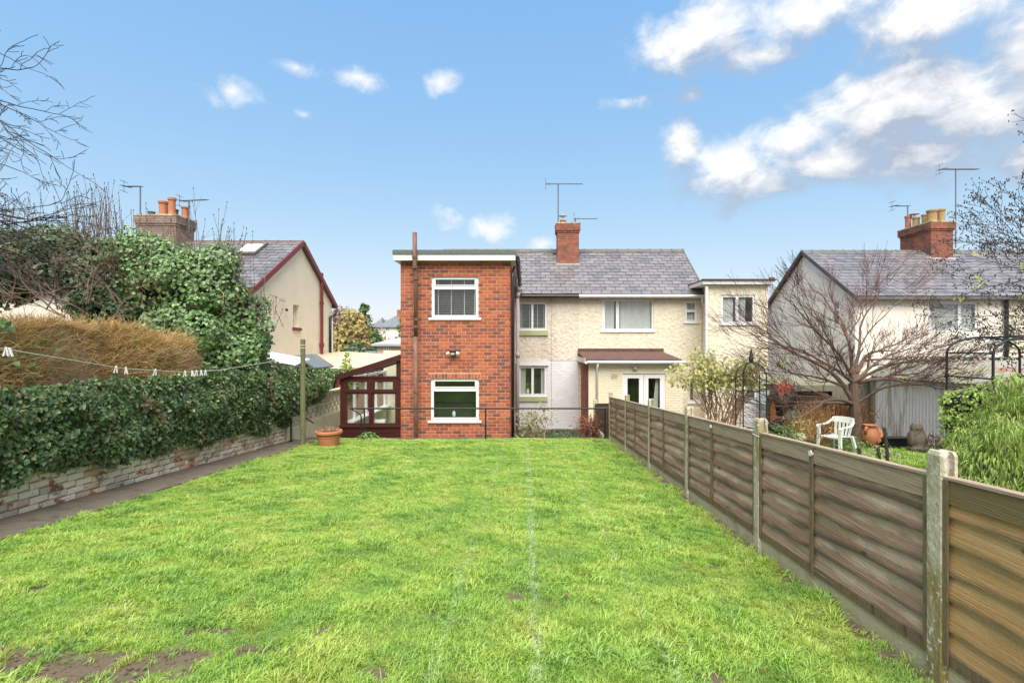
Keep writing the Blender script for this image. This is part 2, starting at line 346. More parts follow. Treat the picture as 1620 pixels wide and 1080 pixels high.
m_poly = M("translucent_roof_sheet", [(.75, .75, .70), (.7, .7, .66)], .5, 3, trans=.8)
m_creamin = M("cream_plaster", [(.72, .68, .54), (.76, .72, .58)], .9, 3)
m_batten = M("dark_batten", [(.13, .095, .055), (.20, .15, .085), (.09, .07, .04)], .8, 6, 6, .4, 30, stretch=(4, 4, 1), stains=[((.12, .12, .05), 3, .55, .7, (1, 1, 1))])
m_rail = M("grey_rail_wood", [(.27, .20, .145), (.42, .32, .24), (.17, .125, .09)], .7, 1.0, 7, .4, 3, stretch=GRAIN)
m_postwood = M("green_wood_post", [(.12, .125, .055), (.19, .19, .09), (.09, .085, .04)], .85, 5, 6, .4, 40, stretch=(5, 5, .6))
m_soil = M("soil", [(.085, .064, .040), (.13, .10, .062), (.05, .039, .025)], .95, 7, 8, .8, 40)
m_lawn = M("lawn_ground", [(.10, .15, .03), (.14, .20, .04), (.07, .09, .025)], .95, 9, 8, .6, 60)
m_path = M("damp_concrete_slab", [(.11, .092, .066), (.17, .143, .105), (.08, .068, .05)], .6, 4, 8, .3, 80, rnd=[(.10, .083, .06), (.15, .126, .09), (.125, .105, .075)], namt=.6, roughvar=.3, stains=[((.05, .045, .03), 3, .55, .75, (1, 1, 1))])
m_wallbrick = M("flaking_cream_brick", [(.72, .63, .45), (.80, .72, .55), (.60, .49, .33)], .9, 9, 8, .9, 30,
                rnd=[(.76, .66, .47), (.80, .71, .54), (.66, .55, .38), (.78, .68, .50), (.50, .24, .12), (.74, .65, .48), (.34, .27, .21), (.77, .67, .47)], namt=.4,
                stains=[((.34, .12, .06), 4.5, .57, .62, (1, 1, 1.6)), ((.10, .085, .07), 3.5, .60, .70, (1, 1, 1)), ((.70, .64, .50), 7, .56, .62, (1, 1, 1))])
m_wallmortar = M("old_mortar", [(.42, .36, .26), (.26, .21, .14)], .95, 8, 6, .6, 60)
m_creamold = M("old_cream_paint", [(.60, .54, .38), (.68, .63, .48)], .8, 3, 6, .3, 40, stains=[((.30, .26, .14), 2, .55, .78, (1, 1, .5))])
m_terra = M("terracotta", [(.40, .15, .07), (.47, .19, .095)], .75, 6, 5, .1, 50, stains=[((.3, .2, .13), 4, .62, .8, (1, 1, .5))])
m_buffpot = M("buff_pot", [(.42, .27, .12), (.33, .22, .11)], .8, 6)
IVY = [(.06, .12, .045), (.095, .18, .06), (.04, .085, .035), (.17, .27, .09), (.07, .14, .05), (.27, .34, .14), (.05, .10, .04), (.11, .20, .07), (.26, .20, .11)]
m_ivy = M("ivy_leaf", [(.06, .12, .04), (.15, .24, .08), (.04, .08, .03)], .34, 2.2, 5, rnd=IVY, namt=.35, spec=.6, trans=.18, stains=[((.20, .14, .075), 1.5, .57, .66, (1, 1, 1))])
m_ivyb = M("bright_ivy_leaf", [(.08, .17, .05), (.19, .32, .09), (.045, .10, .035)], .38, 1.6, 5, rnd=[(.09, .18, .06), (.14, .26, .08), (.05, .11, .04), (.21, .34, .12), (.07, .15, .05), (.27, .39, .14), (.055, .12, .04)], namt=.4, spec=.6, trans=.22)
m_ivyd = M("dark_evergreen_leaf", [(.04, .075, .03), (.08, .11, .045)], .5, 2, 5, rnd=[(.055, .11, .045), (.10, .18, .07), (.035, .07, .03), (.17, .25, .11), (.10, .09, .05)], namt=.35, trans=.15)
m_core = M("dark_foliage_core", [(.018, .022, .012), (.03, .028, .016)], .95, 12, 6, .8, 30)  # added dark solid cores inside foliage, inner shade put into the colour
m_gold = M("dry_golden_stem", [(.44, .27, .10), (.54, .36, .15), (.34, .21, .09)], .7, 2.2, 5, rnd=[(.68, .43, .14), (.54, .31, .10), (.76, .57, .28), (.28, .19, .10), (.52, .42, .24), (.34, .34, .13), (.58, .33, .10)], namt=.3, stains=[((.24, .20, .10), 1.1, .52, .66, (1, 1, 1))], trans=.2)
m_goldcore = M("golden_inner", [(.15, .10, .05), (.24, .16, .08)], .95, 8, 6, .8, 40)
m_twig = M("brown_twig", [(.13, .085, .065), (.20, .14, .11), (.09, .06, .05)], .8, 5)
m_twigpale = M("pale_tan_twig", [(.30, .19, .11), (.40, .27, .17)], .8, 5)
m_twigdark = M("dark_twig", [(.04, .035, .032), (.075, .06, .055)], .8, 5)
m_bark = M("maple_bark", [(.10, .062, .045), (.155, .10, .075), (.06, .042, .032)], .85, 8, 6, .4, 40, stains=[((.14, .14, .06), 2, .56, .7, (1, 1, 1))])
m_redtwig = M("reddish_twig", [(.065, .032, .026), (.11, .055, .042)], .8, 4)
m_yleaf = M("yellow_green_leaf", [(.40, .40, .13), (.52, .50, .22)], .6, 4, rnd=[(.46, .45, .16), (.38, .42, .12), (.56, .53, .28), (.30, .34, .11)], namt=.3, trans=.3)
m_lime = M("lime_narrow_leaf", [(.22, .36, .06), (.32, .46, .09)], .5, 3, rnd=[(.30, .44, .07), (.42, .56, .14), (.16, .28, .05), (.54, .60, .22), (.10, .19, .04)], namt=.25, trans=.35)
m_gleaf = M("green_leaf", [(.10, .20, .05), (.16, .27, .07)], .5, 3, rnd=[(.10, .20, .05), (.17, .28, .07), (.07, .14, .04)], namt=.3, trans=.25)
m_palegrn = M("pale_variegated_leaf", [(.35, .40, .2), (.5, .52, .32)], .6, 4, rnd=[(.45, .48, .28), (.25, .33, .13), (.56, .57, .38), (.5, .25, .18)], namt=.3, trans=.3)
m_redleaf = M("russet_leaf", [(.22, .07, .04), (.30, .12, .06)], .7, 4, rnd=[(.24, .08, .05), (.32, .13, .07), (.18, .06, .045)], namt=.3, trans=.2)
m_orleaf = M("orange_dry_frond", [(.42, .20, .07), (.36, .17, .07)], .8, 4, rnd=[(.45, .23, .08), (.34, .16, .06), (.50, .32, .13), (.26, .13, .07)], namt=.3, trans=.2)
m_chair = M("white_moulded_plastic", [(.76, .78, .74), (.68, .70, .64)], .4, 6, 5, stains=[((.42, .46, .32), 3, .60, .8, (1, 1, 1))])
m_asb = M("corrugated_roof_sheet", [(.22, .21, .17), (.30, .29, .24), (.17, .17, .12)], .9, 3, 6, .4, 50, stains=[((.21, .24, .06), 1.6, .52, .68, (1, 1, 1)), ((.26, .09, .05), 1.1, .57, .64, (1, 1, 1))])
m_corr = M("white_corrugated_wall", [(.76, .76, .75), (.83, .83, .82)], .7, 2, 6, .1, 50, stains=[((.26, .28, .09), 1.1, .54, .68, (3, 3, .45)), ((.4, .38, .34), 2.5, .58, .75, (3, 3, .3))])
m_dwood = M("dark_shed_wood", [(.07, .05, .04), (.13, .10, .08)], .85, 3, 6, .4, 20, stretch=(6, 6, 1), rnd=[(.08, .06, .045), (.13, .10, .075)], namt=.6)
m_gwood = M("green_grey_fence_wood", [(.20, .20, .14), (.28, .27, .2)], .85, 3, 6, .4, 20, stretch=(6, 6, 1), rnd=[(.2, .2, .13), (.28, .27, .2)], namt=.6)
m_bag = M("black_bag_plastic", [(.012, .013, .014), (.02, .022, .024)], .22, 5, 4, .8, 14)
m_bagg = M("grey_bag_plastic", [(.12, .16, .16), (.17, .21, .21)], .3, 5, 4, .8, 16)
m_coral = M("coral_fabric", [(.62, .15, .11), (.55, .12, .09)], .7)
m_orange = M("orange_plastic", [(.55, .20, .04), (.5, .17, .03)], .5)
m_paleblue = M("pale_blue_paint", [(.48, .60, .66), (.55, .66, .70)], .6, 4, 5, stretch=(4, 4, .5))
m_stone = M("weathered_stone", [(.07, .055, .045), (.17, .135, .10), (.05, .042, .036)], .9, 9, 7, .6, 40)
m_rope = M("white_line", [(.7, .7, .66), (.62, .62, .58)], .6)
m_peg = M("white_peg", [(.78, .78, .76), (.7, .7, .68)], .5)
m_greyroof = M("grey_shed_roof", [(.13, .145, .15), (.19, .205, .21)], .55, 3, 5, .2, 40)
m_canopy = M("cream_flat_roof", [(.52, .45, .31), (.62, .55, .40)], .85, 2.5, 5, .2, 40)
m_far_tree = M("far_conifer_leaf", [(.06, .13, .04), (.10, .18, .05)], .7, 1.5, rnd=[(.06, .13, .04), (.11, .20, .05), (.04, .09, .035), (.17, .25, .06)], namt=.3, trans=.2)
m_far_gold = M("far_autumn_leaf", [(.30, .24, .08), (.42, .33, .10)], .7, 1.2, rnd=[(.34, .27, .09), (.46, .38, .12), (.22, .20, .08), (.30, .19, .10)], namt=.3, trans=.2)
m_far_brown = M("far_bare_twig", [(.22, .15, .11), (.28, .2, .15)], .8, 1.2, rnd=[(.26, .18, .13), (.20, .14, .11), (.32, .22, .16)], namt=.3)
m_pink = M("pink_render", [(.68, .50, .38), (.74, .56, .43)], .9, 2)
m_hillgreen = M("far_field", [(.07, .11, .04), (.11, .14, .05)], .95, .05)
m_deadleaf = M("dead_leaf", [(.085, .048, .025), (.15, .085, .045)], .8, 5)

# ------------------------------------------------------------------ generic builders
def leaves(name, pts, nrm, size, mat, parent=None, shape='ivy', droop=.5, svar=.35, **kw):
    pts = np.asarray(pts, dtype=np.float64); n = len(pts)
    nr = np.asarray(nrm, dtype=np.float64) + rs.normal(0, .45, (n, 3)); nr /= np.linalg.norm(nr, axis=1, keepdims=True) + 1e-9
    t = rs.normal(0, .7, (n, 3)); t[:, 2] -= droop * 1.6
    t -= nr * (t * nr).sum(1, keepdims=True); t /= np.linalg.norm(t, axis=1, keepdims=True) + 1e-9
    b = np.cross(nr, t); s = (size * (1 + rs.uniform(-svar, svar, n)))[:, None]
    if shape == 'ivy': tp = [(0, 0, 0), (.5, .18, .10), (.36, .62, .06), (0, 1.05, -.14), (-.36, .62, .06), (-.5, .18, .10)]; fc = [(0, 1, 2, 3), (0, 3, 4, 5)]
    elif shape == 'narrow': tp = [(0, 0, 0), (.11, .35, .03), (.07, .8, -.05), (0, 1.25, -.3), (-.07, .8, -.05), (-.11, .35, .03)]; fc = [(0, 1, 2, 3), (0, 3, 4, 5)]
    elif shape == 'oval': tp = [(0, 0, 0), (.27, .3, .06), (.24, .7, .03), (0, 1, -.1), (-.24, .7, .03), (-.27, .3, .06)]; fc = [(0, 1, 2, 3), (0, 3, 4, 5)]
    else: tp = [(0, 0, 0), (.35, .5, .1), (0, 1, 0), (-.35, .5, .1)]; fc = [(0, 1, 2, 3)]
    V = np.stack([pts + b * (x * s) + t * (y * s) + nr * (z * s) for x, y, z in tp], 1)
    k = len(tp); F = (np.arange(n) * k)[:, None, None] + np.array(fc)[None]
    return from_np(name, V.reshape(-1, 3), F.reshape(-1, 4), mat, parent, **kw)
def shell_points(blobs, n, sub=7, subr=.38, lo=.72, zsq=1.0):
    "points through the outer part of many small clumps that sit on the big blobs"
    C = []; Rr = []; wt = []
    for c, r in blobs:
        for _ in range(int(sub * max(1, r * 3))):
            d = rs.normal(0, 1, 3); d /= np.linalg.norm(d)
            rr = r * subr * rs.uniform(.4, 1.5)
            C.append(np.array(c) + d * (r * rs.uniform(.55, .95)) * np.array([1, 1, zsq])); Rr.append(rr); wt.append(rr ** 2)
    C = np.array(C); Rr = np.array(Rr); wt = np.array(wt); wt /= wt.sum()
    n0 = n; n = int(n * .6); ix = rs.choice(len(C), n, p=wt); d = rs.normal(0, 1, (n, 3)); d /= np.linalg.norm(d, axis=1, keepdims=True)
    p = C[ix] + d * (Rr[ix] * rs.uniform(lo, 1.05, n))[:, None]
    m = n0 - n; bw = np.array([r * r for c, r in blobs]); bw /= bw.sum(); ib = rs.choice(len(blobs), m, p=bw); bc = np.array([c for c, r in blobs]); br = np.array([r for c, r in blobs])
    d2 = rs.normal(0, 1, (m, 3)); d2 /= np.linalg.norm(d2, axis=1, keepdims=True)
    p2 = bc[ib] + d2 * (br[ib] * rs.uniform(.70, .98, m) * np.array([1 + .32 * mn.noise(Vector(tuple(v * 1.9 + c_))) for v, c_ in zip(d2, bc[ib])]))[:, None] * np.array([1, 1, zsq])
    return np.concatenate([p, p2]), np.concatenate([d, d2])
def stems(name, base, dirs, length, width, mat, parent=None, bend=.25, **kw):
    "thin upright blades: three-sided needles with one bend"
    n = len(base); dirs = dirs / np.linalg.norm(dirs, axis=1, keepdims=True)
    side = np.cross(dirs, rs.normal(0, 1, (n, 3))); side /= np.linalg.norm(side, axis=1, keepdims=True) + 1e-9
    o2 = np.cross(dirs, side); L_ = np.asarray(length).reshape(-1, 1) * np.ones((n, 1)); w = width
    mid = base + dirs * L_ * .55 + o2 * L_ * bend * .3 * rs.uniform(-1, 1, (n, 1)); tip = mid + (dirs + rs.normal(0, bend, (n, 3))) * L_ * .45
    V = np.stack([base - side * w, base + side * w, mid + side * w * .8, mid - side * w * .8, tip + side * w * .3, tip - side * w * .3], 1)
    F = (np.arange(n) * 6)[:, None, None] + np.array([(0, 1, 2, 3), (3, 2, 4, 5)])[None]
    return from_np(name, V.reshape(-1, 3), F.reshape(-1, 4), mat, parent, **kw)
def grow(mb, p, d, L_, r, lev, cfg, tips=None):
    "recursive branch of tapered tubes"
    seg = cfg.get('seg', 4); pts = [Vector(p)]; rad = [r]; d = Vector(d).normalized(); cur = Vector(p)
    r1 = max(r * cfg.get('taper', .55), cfg.get('rmin', .003))
    for i in range(seg):
        d = (d + Vector((random.gauss(0, 1), random.gauss(0, 1), random.gauss(0, 1))) * cfg.get('wob', .12) + Vector(cfg.get('pull', (0, 0, .05)))).normalized()
        cur = cur + d * (L_ / seg); pts.append(cur.copy()); rad.append(r + (r1 - r) * (i + 1) / seg)
    mb.tube(pts, rad, 6 if r > .03 else (4 if r > .01 else 3), cap=False)
    if lev == 0:
        if tips is not None: tips.append((cur.copy(), d.copy()))
        return
    n = cfg['n'][min(len(cfg['n']) - 1, cfg['levels'] - lev)]
    for k in range(n):
        t = random.uniform(cfg.get('t0', .3), 1.0) if k else 1.0
        i = min(seg - 1, int(t * seg)); f = t * seg - i; q = pts[i].lerp(pts[i + 1], f); rr = (rad[i] + (rad[i + 1] - rad[i]) * f)
        ax = d.orthogonal().normalized(); ax.rotate(Matrix.Rotation(random.uniform(0, 6.283), 3, d))
        a = cfg['ang'] * random.uniform(.5, 1.3) * (.35 if k == 0 else 1)
        nd = d.copy(); nd.rotate(Matrix.Rotation(a, 3, ax))
        grow(mb, q, nd, L_ * cfg['len'] * random.uniform(.7, 1.15), max(rr * cfg.get('rk', .7), cfg.get('rmin', .003)), lev - 1, cfg, tips)
def brick_mesh(name, mat, cham=.004, sx=.215, sz=.065, sy=.03):
    mb = MB(); a, h, c, d = .5, .5, .5, .0
    cx, cz = cham / sx, cham / sz
    mb.add([(-.5, 1, -.5), (.5, 1, -.5), (.5, 1, .5), (-.5, 1, .5), (-.5, .15, -.5), (.5, .15, -.5), (.5, .15, .5), (-.5, .15, .5),
            (-.5 + cx, 0, -.5 + cz), (.5 - cx, 0, -.5 + cz), (.5 - cx, 0, .5 - cz), (-.5 + cx, 0, .5 - cz)],
           [(8, 9, 10, 11), (4, 5, 9, 8), (5, 6, 10, 9), (6, 7, 11, 10), (7, 4, 8, 11), (0, 1, 5, 4), (1, 2, 6, 5), (2, 3, 7, 6), (3, 0, 4, 7), (3, 2, 1, 0)])
    me = bpy.data.meshes.new(name); me.from_pydata(mb.V, [], mb.F); me.materials.append(mat); me.update(); return me, mb
def brick_rects(u0, u1, v0, v1, holes, pl, ph, j, offset=0):
    out = []; row = 0; v = v0
    while v < v1 - .01:
        vt = min(v + ph - j, v1); u = u0 - (pl / 2 if row % 2 else 0) + offset
        while u < u1:
            a, b = max(u, u0), min(u + pl - j, u1)
            segs = [(a, b)]
            for h in holes:
                if h[2] < (v + vt) / 2 < h[3]:
                    ns = []
                    for s0, s1 in segs:
                        if s1 <= h[0] or s0 >= h[1]: ns.append((s0, s1))
                        else:
                            if s0 < h[0] - .02: ns.append((s0, h[0]))
                            if s1 > h[1] + .02: ns.append((h[1], s1))
                    segs = ns
            out += [(s0, s1, v, vt) for s0, s1 in segs if s1 - s0 > .03]; u += pl
        v += ph; row += 1
    return out
def lay_bricks(parent, rects, T, rotz, mesh, mbt, mat, depth=.03, limit=300, key=None, jitter=.002, stuff_name='bricks'):
    "the first `limit` rects as brick objects sharing one mesh, the rest joined as stuff"
    if key: rects = sorted(rects, key=key)
    for a, b, c, d in rects[:limit]:
        loc = T((a + b) / 2, -random.uniform(0, jitter), (c + d) / 2)
        place('brick', mesh, parent, loc, (0, 0, rotz), (b - a, depth, d - c))
    rest = rects[limit:]
    if rest:
        mb = MB(); 
        for a, b, c, d in rest:
            jt = random.uniform(0, jitter)
            mb.add([T((a + b) / 2 + v[0] * (b - a), v[1] * depth - jt, (c + d) / 2 + v[2] * (d - c)) for v in mbt.V], mbt.F)
        mb.build(stuff_name, mat, parent, kind='stuff')
def window(parent, x0, x1, z0, z1, Y, panes, fw=.055, mat=None, sill=None, inner='dark', T=None, room=.5, depth=.07, curtain=None, gl=None, trim=None):
    "panes: rectangles in 0..1 of the opening; frame stands in the opening, glass 2 cm back"
    mat = mat or m_white; T = T or fY(Y); w = x1 - x0; h = z1 - z0
    rects = [(x0 + a * w, x0 + b * w, z0 + c * h, z0 + d * h) for a, b, c, d in panes]
    fr = MB().plate(x0, x1, z0, z1, rects, depth, T)
    for a, b, c, d in rects:                       # raised sash bead round every pane
        e = .018; fr.plate(a - e, b + e, c - e, d + e, [(a + .004, b - .004, c + .004, d - .004)], .014, lambda u, dd, v: T(u, dd - .015, v))
    f = fr.build('window', mat, parent)
    for a, b, c, d in rects: MB().plate(a - .01, b + .01, c - .01, d + .01, [], .005, lambda u, dd, v: T(u, dd + .03, v)).build('pane', gl or m_glass, f)
    if sill: MB().plate(x0 - .07, x1 + .07, z0 - .055, z0 - .002, [], .14, lambda u, dd, v: T(u, dd - .085, v)).build('sill', sill, f)
    if inner:
        e = .03; mb = MB()
        q = [(x0 - e, z0 - e), (x1 + e, z0 - e), (x1 + e, z1 + e), (x0 - e, z1 + e)]
        A = [T(u, depth + .004, v) for u, v in q]; B = [T(u, depth + room, v) for u, v in q]
        mb.add(A + B, [(4, 5, 6, 7)] + [(i, (i + 1) % 4, (i + 1) % 4 + 4, i + 4) for i in range(4)])
        mb.build('room', m_reflgreen if inner == 'green' else m_room, f)
    if curtain == 'blind' or curtain == 'blindw':
        mb = MB(); n = int(h / .05)
        for i in range(n):
            v = z0 + .03 + i * (h - .06) / n
            A = [T(x0 + .05, .085, v), T(x1 - .05, .085, v), T(x1 - .05, .125, v + .004), T(x0 + .05, .125, v + .004)]
            mb.add(A + [(p[0], p[1], p[2] + .002) for p in A], [(0, 1, 2, 3), (7, 6, 5, 4), (0, 4, 5, 1), (2, 6, 7, 3)])
        for t in (.12, .4, .68, .9): mb.plate(x0 + w * t, x0 + w * t + .012, z0 + .02, z1 - .02, [], .004, lambda u, dd, v: T(u, dd + .10, v))
        mb.build('blind', m_blind if curtain == 'blind' else m_blindw, f)
    elif curtain:
        for a, b in curtain:
            mb = MB(); n = max(8, int((b - a) * w / .035)); vs = []
            for i in range(n + 1):
                u = x0 + w * (a + (b - a) * i / n); dd = .09 + .02 * math.sin(i * 1.7) + .015 * math.sin(i * .63)
                vs += [T(u, dd, z0), T(u + .02 * math.sin(i * .3), dd * .9 + .01, z1)]
            mb.add(vs, [(2 * i, 2 * i + 2, 2 * i + 3, 2 * i + 1) for i in range(n)]); mb.build('curtain', m_curtain, f, smooth=True)
    return f
def antenna(x, y, Z, base_y, boom, label, n=14, mr=.024, tilt=0, group='television aerials on the roofs'):
    "boom: (x0, x1) pixel span of the aerial at distance Z"
    top = P(x, y, Z); bot = P(x, base_y, Z); t = thing('television_aerial', label, 'aerial', bot, group)
    MB().tube([bot, top + Vector((0, 0, .02))], mr, 6).build('mast', m_aerial, t)
    a = P(boom[0], y, Z); b = P(boom[1], y + tilt, Z)
    MB().tube([a, b], .02, 5).build('boom', m_aerial, t)
    mb = MB()
    for i in range(n):
        q = a.lerp(b, (i + .5) / n); l = .16 if i > 1 else .25
        mb.tube([q + Vector((0, -l, -.03)), q + Vector((0, l, .03))], .012, 4)
    mb.tube([a + Vector((0, 0, -.22)), a + Vector((0, 0, .22))], .008, 4); mb.tube([a + Vector((0, -.2, .18)), a + Vector((0, .2, .18))], .008, 4); mb.tube([a + Vector((0, -.2, -.18)), a + Vector((0, .2, -.18))], .008, 4)
    mb.build('elements', m_aerial, t); return t
def slate_roof(parent, X0, X1, Ye, ze, Yr, zr, rows, w, vis=None, over=.08, limit=300, nocut=None):
    roof = MB().prism([(X0, Ye, ze), (X0, Yr, zr), (X0, Yr, zr - .12), (X0, Ye, ze - .12)], (X1 - X0, 0, 0)).build('roof', m_slateb, parent)
    sl = Vector((0, Yr - Ye, zr - ze)); Ls = sl.length; ang = math.atan2(zr - ze, Yr - Ye); sl.normalize(); nn = Vector((0, -math.sin(ang), math.cos(ang)))
    mb0 = MB().add([(-.5, 0, .020), (.5, 0, .020), (.5, 1, .0), (-.5, 1, .0), (-.5, 0, 0), (.5, 0, 0), (.5, 1, -.008), (-.5, 1, -.008)],
                   [(0, 1, 2, 3), (4, 5, 1, 0), (0, 3, 7, 4), (1, 5, 6, 2), (7, 6, 5, 4)])
    me = bpy.data.meshes.new('slate'); me.from_pydata(mb0.V, [], mb0.F); me.materials.append(m_slate); me.update()
    items = []; ex = Ls / rows
    for r in range(rows):
        u = X0 - (w / 2 if r % 2 else 0)
        while u < X1:
            a, b = max(u, X0) + .002, min(u + w, X1) - .002
            if b - a > .05 and not (nocut and nocut((a + b) / 2, r / rows)): items.append(((a + b) / 2, b - a, r))
            u += w
    if vis: items.sort(key=lambda i: 0 if vis(i[0]) else 1)
    rest = MB(); cnt = 0
    for (u, ww, r) in items:
        p = Vector((u, Ye, ze)) + sl * (r * ex) + nn * (.012 + random.uniform(0, .009)) - Vector((0, 0, 0))
        rot = Euler((ang + R(random.uniform(-.6, 0.1)), R(random.gauss(0, .35)), R(random.gauss(0, .5)))); scl = (ww - .016, ex + .06, 1.0)
        if cnt < limit and (not vis or vis(u)):
            place('slate', me, roof, p, rot, scl); cnt += 1
        else:
            m3 = Matrix.Translation(p) @ rot.to_matrix().to_4x4()
            rest.add([m3 @ Vector((v[0] * scl[0], v[1] * scl[1], v[2])) for v in mb0.V], mb0.F)
    if rest.V: rest.build('slates', m_slate, roof, kind='stuff')
    mr = MB(); n = int((X1 - X0) / .45)
    for i in range(n):
        a = X0 + (X1 - X0) * i / n; b = X0 + (X1 - X0) * (i + 1) / n
        c = Vector((0, Yr, zr + .0)); q = [Vector((0, -.15, -.06)), Vector((0, -.08, .05)), Vector((0, 0, .085)), Vector((0, .08, .05)), Vector((0, .15, -.06))]
        s0 = 1.0; s1 = 1.12
        mr.add([(a, Yr + v.y * s0, zr + v.z * s0) for v in q] + [(b, Yr + v.y * s0, zr + v.z * s0) for v in q], [(k, k + 5, k + 6, k + 1) for k in range(4)])
        mr.add([(b - .05, Yr + v.y * s1, zr + v.z * s1 + .004) for v in q] + [(b, Yr + v.y * s1, zr + v.z * s1 + .004) for v in q], [(k, k + 5, k + 6, k + 1) for k in range(4)])
    mr.build('ridge', m_ridge, roof); return roof
def chimney(parent, x0, x1, y0, y1, z0, z1, corbel=.06, pots=()):
    ch = MB().box(x0 + .006, x1 - .006, y0 + .006, y1 - .006, z0, z1).box(x0 - corbel + .006, x1 + corbel - .006, y0 - corbel + .006, y1 + corbel - .006, z1 - .262, z1 - .002).build('chimney', m_chmortar, parent)
    me, t = brick_mesh('brick', m_oldbrick)
    rest = MB()
    def face(u0, u1, T, vz0, vz1):
        for a, b, c, d in brick_rects(u0, u1, vz0, vz1, [], .225, .078, .012):
            jt = random.uniform(0, .003); rest.add([T((a + b) / 2 + v[0] * (b - a), v[1] * .03 - jt, (c + d) / 2 + v[2] * (d - c)) for v in t.V], t.F)
    cz = z1 - .34
    for (k0, k1, e) in ((z0, cz, 0), (cz, cz + .075, corbel * .5), (cz + .078, z1, corbel)):
        face(x0 - e, x1 + e, fY(y0 - e), k0, k1); face(y0 - e, y1 + e, fXm(x0 - e), k0, k1); face(y0 - e, y1 + e, fXp(x1 + e), k0, k1)
    rest.build('bricks', m_oldbrick, ch, kind='stuff')
    MB().box(x0 - corbel - .01, x1 + corbel + .01, y0 - corbel - .01, y1 + corbel + .01, z1 + .001, z1 + .05).build('capping', m_concrete, ch)
    for (px_, py_, h, r, mt) in pots:
        MB().lathe([(r * .9, 0), (r * .92, h * .1), (r * .82, h * .2), (r * .8, h * .85), (r * .98, h * .88), (r * .98, h), (r * .75, h), (r * .7, h * .5)], (px_, py_, z1 + .03), 16).build('chimney_pot', mt, ch, smooth=False)
    return ch
# ------------------------------------------------------------------ ground
def lz(Y): return 1.80 - .063 * Y                 # our lawn
def rz(X, Y): return max(.2, 1.55 - .063 * Y) if Y < 16.5 else .2
XF = 2.03                                          # lawn face of the fence
def sheet(name, x0, x1, y0, y1, nx, ny, f, mat, **kw):
    xs = np.linspace(x0, x1, nx + 1); ys = np.linspace(y0, y1, ny + 1)
    V = [(x, y, f(x, y)) for y in ys for x in xs]
    F = [(j * (nx + 1) + i, j * (nx + 1) + i + 1, (j + 1) * (nx + 1) + i + 1, (j + 1) * (nx + 1) + i) for j in range(ny) for i in range(nx)]
    return from_np(name, V, F, mat, smooth=True, **kw)
def far_h(x, y):
    d = max(0, y - 60); return .1 + .022 * d * (1 + .4 * mn.noise(Vector((x * .01, y * .01, 0)))) - max(0, y - 320) * .02 - max(0, -x - 60) * 0
MB().add([(-900, -900, .09), (900, -900, .09), (900, 62, .09), (-900, 62, .09)], [(0, 1, 2, 3)]).build('ground', m_soil, kind='structure')
sheet('hill', -500, 500, 60, 900, 60, 50, far_h, m_hillgreen, kind='structure')
sheet('lower_garden', -4.6, 24, 12.42, 18.6, 60, 16, lambda x, y: .2 + .03 * mn.noise(Vector((x * 2, y * 2, 0))), m_soil, kind='structure')
def lawn_z(x, y):
    b = .018 * mn.noise(Vector((x * 1.1, y * 1.1, 0))) + .010 * mn.noise(Vector((x * 4, y * 4, 3)))
    e = .05 * max(0, min(1, (y - 11.6) / .7)) ** 2
    return lz(y) + b - e
SOIL = [(-2.10, 2.58, .26, .13), (-2.42, 2.62, .20, .09), (-2.75, 2.70, .24, .07), (-1.86, 2.72, .14, .06), (-2.95, 2.50, .3, .08), (-1.9, 2.98, .12, .035), (-1.45, 2.74, .13, .04), (-3.47, 3.53, .09, .05), (-3.40, 3.60, .06, .03), (-1.2, 2.98, .07, .035), (1.60, 3.0, .05, .035), (-1.15, 2.42, .12, .04), (.62, 3.6, .03, .03), (-.72, 2.55, .06, .04), (.9, 2.5, .05, .04), (-2.6, 3.3, .06, .03), (1.5, 4.0, .05, .05)]
def dens(x, y):
    n = mn.noise(Vector((x * 2.2, y * 2.2, 7))); n2 = mn.noise(Vector((x * 8, y * 8, 1))); n3 = mn.noise(Vector((x * 16, y * 16, 5)))
    d = 1.0
    for cx, cy, a, b in SOIL:
        r = ((x - cx) / a / 1.35) ** 2 + ((y - cy) / b / 1.4) ** 2 + n2 * 1.5 + n3 * 1.2
        d = min(d, max(0.04, (r - .95) * 1.0))
    if x > XF - .14: d *= .10 + .5 * max(0, n2)
    return d * (.85 + .6 * n + .7 * n2)
def lawn_mesh(name, x0, x1, y0, y1, st, zf, df):
    nx = int((x1 - x0) / st); ny = int((y1 - y0) / st); xs = np.linspace(x0, x1, nx + 1); ys = np.linspace(y0, y1, ny + 1)
    V = [(x, y, zf(x, y)) for y in ys for x in xs]
    F = [(j * (nx + 1) + i, j * (nx + 1) + i + 1, (j + 1) * (nx + 1) + i + 1, (j + 1) * (nx + 1) + i) for j in range(ny) for i in range(nx)]
    me = fast_mesh(name, V, F); a = me.attributes.new('dens', 'FLOAT', 'POINT')
    a.data.foreach_set('value', np.array([max(0, df(v[0], v[1])) for v in V], dtype=np.float32)); return me
lawn_me = lawn_mesh('lawn', -4.75, XF - .01, .4, 12.4, .05, lawn_z, dens)
lawn_me.polygons.foreach_set("use_smooth", [True] * len(lawn_me.polygons))
